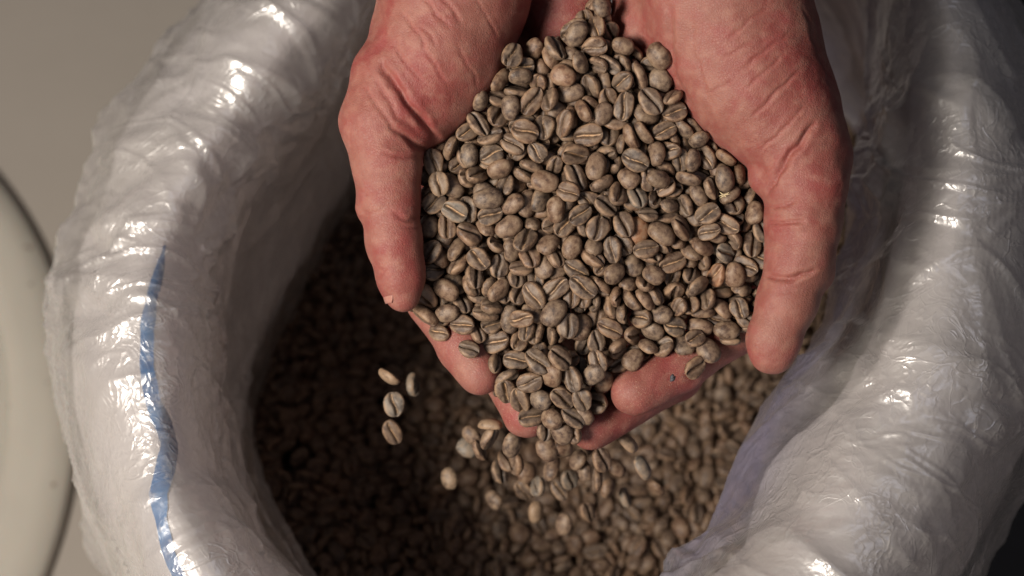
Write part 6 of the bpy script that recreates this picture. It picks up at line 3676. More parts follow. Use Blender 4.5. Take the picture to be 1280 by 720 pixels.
-682 281 1543 -11 -8 47 45
-702 323 1538 -16 24 -38 45
-697 385 1561 40 2 28 55
-662 422 1563 -3 7 -32 53
-652 468 1553 -1 12 -11 54
-686 557 1560 10 -47 21 54
-697 582 1566 1 -1 6 53
-666 633 1566 57 5 -24 55
-690 687 1568 37 7 17 55
-680 731 1562 19 5 23 53
-680 781 1570 -15 7 6 48
-663 804 1578 0 -7 -15 48
-674 869 1596 -55 7 28 45
-660 904 1594 2 3 -3 55
-699 984 1608 6 -60 -23 47
-686 1083 1601 -35 45 7 53
-720 1104 1601 15 2 -6 55
-679 1165 1601 5 1 35 51
-709 1220 1585 3 -3 -45 51
-687 1294 1558 15 -2 28 47
-616 -243 1612 59 6 -5 49
-617 -202 1623 -5 2 -39 52
-625 -119 1618 -5 6 21 56
-646 -61 1590 0 -3 -26 48
-649 10 1581 -6 0 52 54
-685 84 1577 -30 -9 29 55
-645 91 1574 -28 13 33 51
-650 131 1555 2 -4 -18 52
-639 184 1565 -3 1 -7 53
-632 223 1562 -42 24 14 56
-639 252 1548 19 -17 23 52
-630 307 1554 3 15 -48 48
-645 393 1542 -35 -1 17 55
-608 466 1546 -29 -10 -9 48
-647 512 1566 3 -6 -1 48
-649 561 1558 -30 7 10 45
-598 570 1570 -53 4 9 56
-636 651 1553 -27 6 26 55
-621 677 1576 9 4 -1 56
-643 732 1575 -28 -10 -34 53
-620 798 1583 31 57 1 49
-618 824 1588 15 1 -49 55
-596 918 1594 -12 -5 52 54
-620 1004 1603 15 0 43 48
-665 1038 1612 10 -1 31 50
-635 1071 1615 -6 0 -45 49
-650 1213 1594 5 52 -22 44
-624 1226 1591 24 14 -23 53
-661 1269 1587 4 -12 -37 52
-521 -265 1601 5 -3 -57 50
-576 -265 1606 -8 2 54 45
-556 -203 1603 -4 3 26 49
-541 -122 1612 -1 -54 30 51
-579 -57 1601 1 2 41 54
-591 -7 1598 -45 0 -23 54
-612 12 1572 -5 -7 26 53
-609 78 1578 50 1 -29 52
-612 116 1557 8 -7 52 45
-605 210 1562 -58 -3 8 49
-607 251 1561 2 -4 -34 53
-582 268 1544 15 -7 7 44
-595 329 1552 -54 -1 32 45
-576 385 1560 26 6 10 55
-582 408 1550 0 -8 -45 48
-575 485 1549 8 0 -18 49
-551 567 1563 -2 59 19 43
-565 609 1566 33 -3 20 48
-600 617 1579 -3 -60 14 50
-576 689 1559 16 -12 -36 53
-549 744 1558 10 4 -43 49
-557 776 1561 -16 -5 -46 44
-568 804 1583 -58 4 -16 55
-570 889 1597 -54 0 22 53
-548 1022 1616 57 1 -15 50
-571 1065 1621 -52 7 31 55
-611 1127 1610 2 2 33 45
-564 1184 1602 -13 7 35 48
-585 1253 1600 0 59 -9 51
-592 1307 1583 5 -11 -36 44
-477 -187 1593 10 -58 -19 44
-493 -111 1604 -7 -2 -15 57
-510 -70 1595 -15 49 -11 48
-530 -39 1589 11 -9 23 52
-527 8 1591 6 -1 -30 55
-544 56 1592 -10 -6 55 48
-562 112 1571 0 10 -6 48
-586 181 1572 -6 0 41 53
-578 247 1563 24 6 16 55
-546 370 1554 56 -4 22 51
-528 349 1536 -12 -2 -48 46
-514 422 1539 -8 19 -9 47
-545 437 1549 -2 10 -39 46
-509 511 1560 60 -9 -12 44
-532 539 1555 9 12 14 53
-472 556 1544 -9 -3 -26 48
-514 672 1572 56 4 9 52
-499 695 1548 -23 5 53 55
-497 743 1545 -7 14 -40 47
-475 799 1556 13 13 -19 45
-504 805 1562 46 6 -33 45
-545 894 1592 -13 41 -15 49
-511 965 1612 36 4 -7 48
-494 988 1613 2 0 56 53
-537 1053 1605 1 4 -22 48
-494 1118 1593 -1 8 35 47
-520 1131 1608 -48 0 11 52
-539 1211 1607 55 -2 23 44
-558 1282 1601 4 52 24 51
-425 -242 1574 -10 -3 39 49
-437 -159 1600 3 -1 -4 51
-456 -111 1591 22 8 52 46
-473 -78 1590 4 4 51 51
-470 -24 1584 15 47 -10 47
-491 -3 1596 2 -5 27 52
-508 51 1600 -56 3 -31 49
-491 166 1584 12 6 -55 47
-509 256 1571 -40 9 -2 50
-496 304 1574 9 9 17 54
-497 348 1562 -1 -57 27 44
-486 386 1550 -12 7 29 50
-493 436 1544 -22 15 39 48
-469 462 1526 1 15 41 56
-454 483 1540 33 -1 49 55
-443 543 1541 -13 -11 16 52
-454 605 1547 0 -16 6 51
-441 673 1546 -10 -1 -12 48
-419 710 1548 10 -49 20 48
-438 728 1549 -17 1 0 46
-436 774 1561 48 10 -11 55
-451 838 1556 20 -6 26 44
-476 887 1595 52 -10 17 46
-404 853 1573 -3 -4 51 52
-455 988 1598 17 -17 47 45
-449 1064 1596 1 4 50 48
-474 1092 1598 12 47 16 48
-463 1240 1608 -5 6 11 50
-470 1269 1598 -11 13 -50 46
-417 -222 1567 -54 -8 -10 48
-390 -120 1586 -11 -7 -27 52
-400 -19 1582 0 -1 6 46
-433 14 1587 -19 -2 -15 46
-426 37 1597 16 -42 1 54
-406 129 1600 14 4 43 45
-448 194 1584 -7 0 27 44
-422 271 1573 -8 9 -32 48
-464 263 1565 0 1 18 47
-432 334 1556 -1 7 4 44
-442 384 1554 -19 45 25 47
-415 419 1548 -41 5 16 46
-401 470 1540 0 -16 41 46
-428 505 1541 1 -56 -23 52
-420 579 1524 1 42 9 45
-407 618 1540 11 11 -18 47
-392 667 1549 -2 -53 -35 45
-406 743 1538 19 45 2 48
-388 815 1566 8 0 56 55
-401 968 1590 25 46 14 46
-424 980 1608 55 -1 17 53
-392 1031 1594 -8 -1 59 48
-399 1110 1586 -8 -3 -53 51
-435 1194 1598 -7 -3 -58 47
-417 1242 1590 -5 -52 -30 54
-427 1301 1594 -4 -5 -14 56
-355 -231 1559 -2 48 28 46
-367 -91 1574 -1 6 -19 54
-351 -61 1582 -8 6 -12 51
-307 -16 1576 -6 -57 14 46
-336 45 1591 -56 1 -30 47
-345 107 1605 0 56 -30 51
-379 235 1585 1 0 2 50
-406 213 1576 -12 12 -5 54
-396 334 1566 1 -1 0 53
-425 367 1553 -13 -4 28 44
-384 430 1546 -9 4 37 48
-375 466 1537 4 19 -7 48
-374 497 1535 14 -12 31 50
-401 548 1535 19 -3 28 57
-327 617 1537 -8 7 -58 57
-328 694 1536 7 -53 19 49
-345 673 1514 24 -13 30 48
-332 725 1540 1 -5 -30 54
-374 795 1531 52 -6 0 48
-347 800 1553 -6 3 -18 51
-370 881 1582 -3 0 14 53
-376 919 1588 -3 -4 14 53
-335 1014 1599 -53 11 14 47
-355 1051 1599 5 -8 42 56
-374 1093 1597 -6 4 -22 55
-345 1170 1590 -46 -13 -24 52
-359 1201 1597 -1 -1 -20 49
-379 1271 1591 -9 6 -16 53
-320 -236 1549 11 3 -7 50
-328 -192 1564 7 8 53 54
-282 -147 1572 7 -2 33 49
-307 -66 1578 58 -3 -8 51
-277 -68 1562 -8 7 -47 49
-272 -24 1565 6 19 17 55
-272 10 1566 -47 2 -10 47
-293 86 1577 13 -12 -56 48
-314 135 1600 0 -2 49 52
-332 219 1597 34 7 25 46
-322 282 1584 12 5 -59 45
-346 365 1565 23 3 52 51
-335 398 1557 -4 2 -40 48
-339 475 1544 5 -1 0 54
-338 507 1537 -8 3 -31 47
-340 546 1537 3 4 -6 52
-297 560 1535 -12 0 54 54
-275 627 1519 0 6 6 47
-273 680 1525 20 12 10 46
-299 691 1518 -5 -5 -28 53
-304 727 1533 20 37 12 53
-310 779 1550 17 -52 -10 49
-288 806 1561 2 -7 58 47
-315 894 1574 -60 -9 -7 46
-294 986 1593 24 14 -22 51
-284 1065 1591 11 -10 -27 55
-331 1100 1587 15 2 51 47
-300 1113 1592 8 -51 21 43
-318 1188 1581 4 0 -11 44
-319 1314 1582 -24 6 -60 56
-218 -215 1557 7 20 20 45
-254 -223 1560 14 -2 25 53
-250 -83 1567 -17 4 -30 53
-240 -40 1557 18 5 -57 55
-239 -8 1549 5 55 0 48
-243 29 1551 -15 -2 -39 53
-228 137 1570 20 54 15 47
-209 73 1566 -51 -7 -22 46
-200 230 1556 -2 5 37 52
-244 275 1575 -16 2 -19 51
-279 339 1583 -7 2 59 55
-246 427 1552 51 -4 26 46
-261 476 1531 -8 7 -44 54
-257 549 1539 -4 -57 20 55
-260 594 1524 -49 0 -17 47
-232 640 1517 2 6 -46 42
-262 656 1513 -6 -15 -22 51
-256 728 1506 12 -13 -28 45
-261 735 1530 20 -14 -31 55
-278 768 1528 -11 -5 -3 56
-254 825 1564 3 50 -27 52
-233 850 1566 1 -60 -15 52
-267 963 1581 14 12 54 49
-248 1018 1588 -8 -29 -52 49
-265 1246 1595 -7 1 47 46
-248 1293 1579 -9 -51 13 51
-219 -227 1544 40 9 -12 49
-215 -153 1560 -1 1 -27 53
-202 -54 1559 6 1 14 46
-200 -54 1538 -9 -11 -55 47
-201 -4 1548 26 44 2 46
-172 90 1561 -41 -1 -43 57
-155 66 1564 -28 3 -56 49
-180 191 1560 3 54 -8 51
-171 283 1566 5 -1 -6 55
-202 368 1565 16 -12 46 46
-191 400 1551 -48 11 7 46
-190 433 1542 -16 10 -28 53
-214 475 1542 14 -56 9 50
-200 530 1523 0 -20 60 49
-208 604 1530 2 1 -30 55
-212 672 1506 -9 1 -4 45
-229 723 1510 -2 16 42 49
-237 763 1513 -7 -5 -6 45
-235 727 1531 -6 8 33 54
-197 759 1542 0 -45 -20 45
-148 910 1571 56 3 -24 47
-179 966 1592 53 -1 14 50
-182 1027 1580 9 14 52 49
-190 1116 1583 -7 57 -19 44
-227 1178 1586 -17 2 55 53
-159 1302 1567 0 -60 16 50
-212 1257 1571 -9 -46 12 47
-184 -235 1545 -32 16 8 51
-170 -212 1551 -14 14 -11 46
-192 -112 1553 6 13 38 48
-157 -63 1549 3 -56 25 44
-115 -22 1564 46 -2 -36 54
-157 8 1549 -6 -59 2 54
-102 49 1542 6 1 43 46
-152 125 1551 5 -2 -20 46
-110 174 1537 -7 2 -12 45
-135 193 1533 17 -3 -44 46
-118 303 1561 55 4 22 51
-85 304 1544 -6 2 -2 50
-142 392 1541 2 9 -16 52
-142 442 1535 33 0 -46 46
-175 503 1535 0 8 -21 48
-164 536 1515 16 -18 -50 55
-204 562 1526 2 16 43 54
-177 605 1492 26 -4 -27 48
-163 610 1517 -4 4 -28 54
-163 651 1527 -5 -55 13 52
-169 692 1528 -6 -3 1 49
-213 739 1528 -28 -26 -24 45
-143 777 1530 -2 4 -39 43
-123 921 1553 8 11 37 46
-171 944 1569 -16 8 -23 45
-150 1044 1575 -25 -4 -35 56
-157 1082 1567 -9 18 -56 43
-158 1183 1584 -54 3 -24 45
-170 1224 1574 -4 9 26 48
-141 -256 1568 -8 14 -22 48
-137 -167 1570 -5 58 18 49
-144 -105 1561 7 7 41 56
-119 -72 1555 25 4 24 54
-99 -42 1543 22 42 20 53
-119 14 1544 -14 -3 -29 55
-84 72 1532 14 9 -3 43
-96 101 1550 3 -7 6 54
-62 195 1535 53 11 -8 45
-110 229 1540 3 6 53 47
-57 247 1543 10 -1 -40 54
-83 421 1530 -1 10 33 44
-114 409 1527 -21 -5 20 51
-119 543 1520 24 3 -16 56
-154 569 1520 3 5 -38 46
-124 617 1506 -22 14 -28 50
-123 652 1523 3 -52 32 51
-132 682 1524 -3 -1 10 47
-130 720 1538 -3 -55 -30 56
-128 760 1527 31 20 14 51
-121 842 1537 47 -5 -35 46
-130 898 1546 2 12 30 53
-96 895 1549 -6 -1 36 49
-67 995 1564 24 19 27 45
-69 1031 1570 -3 12 -43 54
-112 1075 1577 9 58 13 55
-111 1149 1578 12 1 -6 51
-126 1186 1583 -5 -5 23 49
-118 1261 1553 -21 7 -29 55
-86 -231 1576 48 9 -3 45
-63 -213 1572 16 -53 -17 49
-116 -131 1564 10 -56 13 47
-95 -103 1561 -8 -4 -10 53
-76 -48 1539 4 46 13 46
-77 36 1537 -32 6 -33 53
-54 35 1510 -19 13 -7 44
-63 104 1534 10 2 -38 46
-30 203 1538 -6 -2 33 55
-58 218 1519 19 3 -4 56
-33 251 1530 -5 0 18 56
-66 328 1530 10 1 57 45
-69 350 1524 -24 -41 -2 52
-81 458 1528 15 7 35 55
-99 489 1513 60 -8 16 46
-77 561 1510 -9 -5 53 49
-96 622 1514 -2 -39 28 47
-88 645 1523 6 9 18 54
-80 704 1501 17 -3 38 46
-64 728 1536 4 -57 28 46
-76 764 1526 -20 35 -21 50
-71 841 1542 -12 -14 -35 47
-71 920 1542 -3 21 38 55
-48 980 1567 23 47 11 49
-65 1068 1557 13 11 -59 44
-82 1118 1564 16 20 29 53
-69 1144 1572 -9 4 52 45
-52 1239 1572 49 9 14 54
-82 1261 1558 12 -16 7 52
-22 -264 1587 -1 -2 -45 54
-31 -190 1561 -14 12 10 46
-40 -141 1581 54 0 32 51
-15 -68 1551 -23 -9 -35 45
-24 -30 1546 -5 10 -22 55
-6 45 1542 48 4 6 55
-3 95 1529 -3 -7 52 46
-9 124 1522 -12 -3 -39 49
-18 162 1526 6 16 14 55
-22 201 1524 56 -8 16 44
-24 276 1511 46 -10 28 53
-48 330 1507 13 -4 10 53
-11 342 1522 -4 -24 -1 49
-32 438 1516 8 6 39 51
-61 468 1514 -29 7 -23 47
-62 506 1524 2 -39 -17 54
-24 571 1524 52 1 -29 47
-32 594 1502 37 14 -14 49
-35 645 1517 -2 52 17 45
-19 688 1504 41 -17 -32 45
-28 749 1533 11 -7 -54 55
-38 848 1531 -9 -2 4 44
-72 874 1544 36 -3 6 53
-36 917 1560 13 58 15 55
-35 1057 1552 7 15 53 44
-8 1063 1561 -26 14 -9 50
-41 1178 1561 4 -14 -23 49
-14 1211 1570 40 -2 26 46
-33 1290 1576 59 1 -8 54
19 -246 1583 -31 0 17 54
46 -179 1574 10 -6 -55 45
38 -108 1567 10 -13 11 46
15 -39 1564 1 3 42 56
27 -8 1539 9 -11 -11 46
17 95 1541 8 7 14 53
14 151 1530 -9 -53 -18 48
14 177 1520 -25 -12 51 51
15 193 1523 -26 -53 -8 50
23 243 1525 10 -11 52 48
22 277 1530 13 -2 -12 53
-31 342 1541 -49 -11 -6 53
19 421 1508 2 21 16 44
1 446 1520 10 -4 -30 50
-13 486 1524 8 -2 54 51
8 540 1518 -1 10 2 51
-45 623 1529 54 4 -21 51
-68 696 1525 7 3 -54 48
10 720 1537 -18 -3 42 45
14 809 1541 14 25 26 51
-21 829 1550 -11 51 -4 45
31 932 1559 -59 0 16 49
54 1003 1562 -1 -1 -20 54
27 1037 1563 54 -2 -1 51
39 1090 1571 54 2 -17 46
22 1124 1561 4 2 40 48
40 1170 1569 -9 6 18 47
4 1314 1555 21 -49 1 49
70 -246 1569 -41 4 24 45
83 -183 1571 -8 -5 32 52
60 -149 1572 -7 -4 53 47
63 -67 1553 -8 -4 -57 46
39 69 1538 35 -14 -34 49
61 66 1527 22 -6 -31 52
55 102 1516 -54 12 4 50
74 166 1520 28 -1 -33 45
70 204 1519 -4 -2 -35 47
76 310 1536 9 41 -38 44
46 353 1539 -7 4 -27 45
-29 395 1538 -22 -3 -22 54
55 448 1518 -5 -43 -3 45
28 492 1528 -3 4 24 52
37 558 1532 3 5 8 52
31 598 1520 -16 -6 36 46
-5 607 1529 -3 0 1 51
60 734 1541 14 -16 4 49
60 766 1536 -18 5 24 51
92 863 1545 -58 5 3 44
57 906 1563 7 -5 37 53
90 981 1558 12 -6 36 52
87 1007 1546 56 7 -12 45
132 1029 1545 11 -8 -22 48
70 1112 1571 -9 53 -12 51
79 1165 1567 6 45 -28 51
69 1197 1577 6 3 -29 54
71 1239 1568 -7 -3 37 44
144 -221 1586 -2 0 -8 53
148 -164 1562 1 -12 43 48
100 -151 1561 -16 3 4 49
133 -70 1557 12 14 -30 56
88 -40 1546 6 -1 12 46
67 48 1552 4 -5 -2 55
79 75 1543 -18 2 -16 45
83 110 1532 16 49 24 55
108 181 1534 47 8 -22 47
99 212 1520 -24 -15 28 49
81 264 1549 35 0 -14 54
98 311 1539 -12 -11 -23 55
122 323 1541 13 7 41 46
121 404 1552 51 -8 6 55
69 439 1535 3 4 -40 55
67 496 1522 -31 -9 26 43
89 545 1535 -21 2 60 50
95 577 1548 4 -7 27 52
45 641 1543 8 5 -55 52
66 677 1534 14 7 34 51
108 759 1546 50 -12 4 45
139 818 1541 28 16 21 52
149 850 1561 -2 -8 25 47
105 861 1560 -5 -1 -6 52
173 959 1559 4 -54 17 50
151 995 1552 36 -6 27 54
156 1061 1539 9 9 20 51
167 1072 1553 0 13 5 50
140 1146 1565 -4 -8 48 54
149 1200 1564 -7 -1 22 49
151 1240 1576 -5 -8 49 49
165 -218 1564 0 -8 -7 55
202 -199 1568 -3 -3 23 47
212 -143 1560 44 1 -38 57
187 -116 1559 -3 1 1 45
163 -52 1562 -11 5 -54 51
160 71 1541 39 4 -29 44
69 116 1538 -19 -6 28 48
126 169 1545 -40 7 31 54
145 205 1541 -47 -8 29 54
173 265 1549 -26 1 -13 48
189 303 1551 16 3 -57 56
182 337 1537 30 4 -36 50
171 389 1560 14 0 29 57
160 474 1549 -20 -27 6 51
122 478 1548 6 2 5 52
150 625 1547 13 -7 30 45
175 669 1550 -7 2 25 46
152 732 1562 -3 -2 44 53
176 784 1548 2 50 -11 54
170 825 1539 5 -2 -23 47
182 853 1560 2 57 16 47
192 893 1555 3 15 -31 54
198 985 1544 -8 -3 -22 50
199 1024 1543 33 6 43 51
201 1101 1547 22 55 -9 55
221 1121 1549 4 -10 56 50
241 1152 1545 0 9 31 47
284 1313 1543 -27 9 2 47
229 -258 1573 -11 -58 -16 51
216 -174 1537 -30 26 16 44
234 -104 1550 -33 1 26 46
177 -83 1560 1 58 1 51
200 20 1562 -9 -7 20 51
164 41 1557 -1 41 3 45
172 94 1556 1 -6 -52 47
149 159 1552 -38 4 -28 55
197 233 1556 8 47 0 50
218 238 1541 -55 -13 19 45
219 333 1556 -18 -7 30 52
200 422 1557 -12 6 -19 51
196 464 1564 58 2 21 47
151 512 1557 -48 7 -31 55
173 547 1559 0 58 -5 48
185 580 1560 -5 0 57 46
212 636 1562 4 59 -5 45
216 717 1557 3 -1 -29 47
218 773 1552 41 14 30 44
208 807 1551 -16 8 -59 53
226 885 1537 12 -5 -58 44
244 913 1548 11 7 -29 47
221 982 1532 -33 23 -32 45
252 1006 1523 -16 -10 20 44
234 1064 1540 -35 -4 -5 53
250 1090 1546 1 56 -3 51
272 1154 1536 -52 -8 4 49
246 1235 1558 -6 11 59 51
273 -217 1551 -44 -8 -14 47
282 -186 1549 -10 6 -17 48
282 -149 1541 8 -23 -13 48
282 -113 1552 6 10 -44 52
256 -107 1558 -5 5 34 46
263 -75 1573 54 -2 23 54
272 62 1575 53 3 2 46
227 117 1570 4 -60 -18 53
266 176 1569 3 -1 -33 56
246 201 1556 -20 -19 -49 44
243 261 1552 -4 -59 -19 46
258 299 1541 -2 13 -11 50
282 323 1556 21 -5 17 51
268 445 1563 10 -9 40 49
264 493 1557 16 -59 -9 53
262 533 1567 18 -21 -2 48
281 594 1568 51 -2 29 48
289 641 1563 46 1 -10 46
265 686 1571 -55 -10 16 51
289 750 1544 -18 13 -46 51
275 798 1558 -1 -5 -32 54
283 836 1545 19 -12 -44 44
277 919 1546 -6 27 56 49
235 1011 1538 6 -1 -20 47
274 1021 1536 1 -17 -40 51
305 1075 1530 -5 15 -43 49
299 1089 1522 -50 -12 12 50
313 1177 1531 -4 15 19 48
330 1206 1535 -32 4 -52 51
340 1263 1536 3 -7 49 50
350 -213 1560 15 0 52 54
325 -163 1544 -32 2 40 47
325 -117 1552 -36 9 31 55
333 -56 1566 -6 -6 -37 50
296 -2 1575 -1 -10 -30 52
326 39 1575 5 4 31 51
300 125 1567 12 12 -57 46
271 125 1579 -1 3 -27 45
300 208 1567 6 -10 25 50
291 289 1552 -21 -8 8 52
311 356 1560 55 3 -9 46
285 409 1568 -6 -59 24 55
331 475 1572 43 5 -40 49
289 495 1578 -48 3 -7 50
289 549 1579 -5 58 -24 50
326 642 1560 17 22 -11 45
314 667 1559 8 -7 31 51
330 712 1564 6 2 -30 48
332 784 1557 52 -1 33 49
308 837 1555 39 21 24 47
299 865 1554 -7 0 -55 50
322 918 1558 5 1 -53 46
312 935 1538 -20 -34 1 46
317 1028 1539 15 -7 34 50
332 1083 1536 -37 6 -26 45
336 1134 1537 0 55 -13 46
342 1172 1520 -25 -9 36 44
359 1188 1527 -16 8 42 51
362 1229 1531 -47 2 -32 48
377 -235 1537 -48 9 -24 49
371 -178 1544 3 -18 13 45
359 -135 1539 -12 -18 -31 52
371 -121 1558 21 38 -29 49
387 -102 1557 -2 13 -2 47
356 75 1578 10 0 23 52
342 108 1571 11 2 27 49
348 176 1569 -6 -23 18 50
371 268 1553 33 -3 -33 51
348 310 1557 -25 -5 4 48
356 340 1559 8 13 -16 51
357 393 1561 19 9 38 48
386 438 1579 49 9 -26 46
357 531 1581 1 13 10 57
337 614 1574 29 0 -29 47
364 605 1561 5 8 -10 48
380 671 1567 -1 5 3 54
377 728 1560 58 17 0 51
381 765 1559 10 13 13 51
387 816 1570 -19 2 37 47
373 856 1563 -3 58 -11 48
354 907 1544 -21 -4 -31 49
353 981 1546 59 4 24 44
354 1038 1537 39 14 12 55
364 1096 1540 3 -8 9 52
370 1113 1519 -23 2 -33 54
360 1159 1538 7 10 -24 54
376 1203 1519 13 -12 -23 49
405 1292 1519 3 58 18 51
445 -210 1539 -5 -11 59 48
391 -164 1564 17 -53 -7 48
404 -140 1566 -3 52 -11 50
410 -103 1567 -35 12 28 46
393 -2 1583 -54 3 26 51
377 43 1583 -50 5 26 55
395 120 1586 -11 8 21 45
402 140 1562 -10 -3 37 48
425 203 1576 -4 13 -40 54
390 240 1567 -36 10 -8 51
411 305 1569 -17 -4 -45 46
418 353 1570 16 2 21 52
443 381 1587 -4 13 50 56
416 483 1589 4 -1 44 44
442 513 1590 18 -53 -19 49
433 593 1567 13 19 24 50
443 621 1574 57 2 -21 45
420 671 1575 -44 -1 -23 54
444 721 1575 -38 7 19 48
424 743 1569 -5 3 -50 45
430 801 1567 25 11 20 47
400 879 1574 -59 -2 -23 54
386 925 1570 10 -56 1 57
403 968 1557 10 -2 28 56
399 1014 1552 -45 -5 35 51
411 1095 1545 45 -3 -24 46
429 1177 1519 45 -6 3 44
420 1253 1528 -23 2 32 54
439 -222 1559 0 3 -22 49
462 -191 1552 4 -54 3 47
458 -160 1559 -9 -55 23 45
453 -122 1553 -29 6 15 54
473 -94 1569 60 0 -6 54
443 -2 1584 -36 -3 -47 54
409 45 1582 5 9 35 50
419 84 1593 -2 7 -33 55
395 160 1580 -4 2 39 45
465 204 1588 12 -51 -18 51
466 308 1573 -8 8 -50 52
481 354 1575 30 -11 31 50
494 440 1592 4 59 -3 48
469 508 1581 -12 -6 -27 47
493 565 1577 51 3 -36 45
490 633 1563 -31 -3 -30 43
455 689 1575 5 4 -47 55
484 691 1563 15 7 -29 53
482 737 1571 -9 -2 54 52
501 874 1571 -22 36 29 49
456 895 1562 -6 -57 23 43
406 1051 1540 -26 -10 31 52
522 1041 1569 7 -59 8 43
452 1057 1547 -12 4 27 50
462 1114 1542 -8 -7 47 49
470 1173 1535 20 -4 -41 56
430 1205 1531 -5 0 -19 55
517 -241 1561 15 -48 -5 47
504 -200 1567 10 4 25 48
504 -173 1559 -15 49 20 51
511 -121 1565 -30 1 37 43
498 -53 1569 2 -55 22 44
441 -41 1587 -59 4 14 55
505 82 1617 -47 0 -25 52
511 129 1614 -59 4 18 55
516 204 1600 10 -9 49 48
509 253 1580 20 -4 22 47
539 368 1561 -7 -4 -16 45
541 398 1583 -4 11 -35 54
528 513 1580 7 -3 -52 48
516 545 1564 -14 15 54 52
527 585 1566 -9 -2 2 54
521 638 1562 -10 -2 2 46
513 722 1583 -54 6 18 53
550 746 1575 -6 6 -49 51
525 790 1579 2 -3 7 52
528 828 1570 11 -2 -44 51
544 906 1572 -8 -1 -34 55
522 951 1573 -5 6 -44 46
508 1061 1555 -14 -14 -53 54
540 1128 1553 -5 60 -23 48
545 1159 1538 -9 3 32 47
498 1217 1543 -3 3 29 56
486 1309 1528 20 9 53 53
572 -231 1558 56 15 -5 47
559 -201 1551 14 8 -32 46
587 -145 1571 19 40 6 48
557 -131 1577 -6 7 -2 56
562 -105 1571 -29 26 -6 49
479 5 1598 11 57 -17 54
577 -4 1620 8 54 25 54
573 115 1621 -5 53 -31 45
598 206 1608 2 -10 -43 55
579 237 1594 -47 -14 -1 45
534 284 1588 -18 52 3 49
595 336 1577 18 -10 -48 49
567 393 1575 -29 -1 -41 50
580 471 1584 21 4 22 51
606 529 1570 50 -6 -33 50
575 566 1579 8 1 34 52
566 596 1558 7 2 -42 49
549 668 1574 -57 -3 -20 55
574 702 1567 -16 1 36 46
562 734 1554 -4 -1 -6 47
549 771 1565 -1 3 -27 49
589 835 1567 -11 -4 -18 57
577 927 1559 0 20 43 49
566 955 1569 -57 3 12 52
587 1043 1552 14 0 -21 49
603 1096 1542 -2 2 -18 51
578 1137 1543 52 1 35 43
553 1157 1526 50 -1 19 50
575 1191 1540 -16 -1 -45 47
567 1235 1549 -3 -59 -12 56
640 -206 1571 -8 5 -32 52
620 -216 1557 -17 -6 -34 50
636 -178 1558 -22 -5 -53 53
624 -74 1583 -4 -11 48 48
646 -77 1599 -8 58 21 51
642 53 1609 18 5 -28 50
652 141 1612 2 -4 -28 56
662 178 1601 7 -55 1 44
642 205 1606 -7 8 -51 53
614 280 1592 8 3 -58 52
632 322 1573 -1 7 -29 45
636 381 1579 -10 -11 3 54
619 413 1582 15 -4 21 54
624 455 1571 -48 -14 -21 54
626 494 1566 12 -59 -13 47
606 574 1562 -2 -2 45 55
615 601 1554 -21 1 39 43
612 634 1573 -59 2 -14 55
609 724 1562 -14 -51 19 52
617 756 1538 -30 10 -30 47
621 770 1566 -11 -3 20 43
654 836 1565 12 -2 33 49
626 948 1561 6 -5 -18 47
603 979 1559 4 -2 15 50
614 1021 1553 15 1 -44 48
681 1079 1547 -13 3 0 55
650 1121 1542 -45 0 -22 50
613 1155 1527 -2 -13 -19 52
640 1167 1534 -42 -46 1 53
632 1254 1550 -8 3 -3 55
646 -253 1568 -8 1 -27 52
675 -221 1563 2 7 44 53
673 -187 1570 5 53 -19 51
689 -159 1577 -48 0 -19 51
683 -88 1591 -1 0 38 53
707 -34 1579 50 6 17 45
671 83 1614 -1 3 6 50
711 128 1607 17 -3 28 54
700 177 1602 -19 4 23 54
716 212 1593 -4 53 25 44
679 302 1577 -37 -12 22 44
659 356 1574 -2 -49 -33 45
686 388 1582 -2 5 55 53
669 511 1569 -16 -1 -11 50
675 540 1571 -4 15 26 46
655 594 1581 16 -7 5 49
654 638 1576 -3 -4 53 51
665 698 1565 33 10 -13 55
634 755 1553 28 3 27 52
635 729 1576 4 -2 3 54
685 857 1569 1 9 -36 52
712 891 1570 -13 -14 -8 54
691 952 1561 2 -59 13 45
700 985 1551 -19 7 49 45
678 1113 1535 11 9 -40 49
676 1161 1510 -16 13 -5 46
670 1181 1534 -9 -3 48 45
664 1214 1545 -9 0 12 45
717 -216 1554 1 3 -34 46
735 -204 1535 -19 8 -26 47
696 -176 1551 -2 -3 30 52
727 -114 1582 -53 0 -14 48
754 -51 1593 52 6 17 52
738 -32 1596 47 -4 11 46
745 57 1601 -34 11 39 47
735 125 1602 -37 -15 -29 49
728 175 1596 7 13 29 52
738 253 1583 58 -1 0 48
734 313 1578 -16 -3 -56 49
723 348 1579 4 5 -30 50
738 431 1576 -1 -2 17 51
719 468 1567 11 -2 -20 55
702 507 1571 -41 15 23 49
710 539 1586 -50 -1 18 48
686 628 1567 -37 1 27 46
708 651 1570 7 -46 -18 49
690 722 1565 5 4 16 53
701 763 1552 -20 5 -22 52
711 788 1557 -29 6 -5 48
732 880 1553 9 7 34 53
721 928 1558 -30 -3 -2 46
713 947 1536 -16 16 -27 46
763 1039 1544 12 7 -59 55
746 1048 1520 5 -52 -28 48
718 1106 1528 25 9 31 52
732 1145 1512 38 14 -21 54
736 1203 1540 -1 8 29 51
725 1246 1546 6 4 40 52
757 -237 1561 15 7 9 44
745 -196 1562 -41 16 33 43
763 -182 1578 2 -4 10 46
781 -94 1587 45 4 31 48
790 -61 1584 30 1 -18 47
807 -26 1589 56 4 4 50
765 73 1598 -45 -8 -33 45
792 109 1602 0 2 6 52
814 232 1589 11 -7 -31 49
802 215 1569 -14 3 26 46
769 282 1578 13 1 -59 47
787 342 1566 -4 5 -42 54
783 420 1575 -1 1 -24 43
789 457 1566 0 -57 29 43
756 479 1571 -7 8 -48 54
764 562 1567 14 47 2 49
700 619 1587 51 -2 -27 55
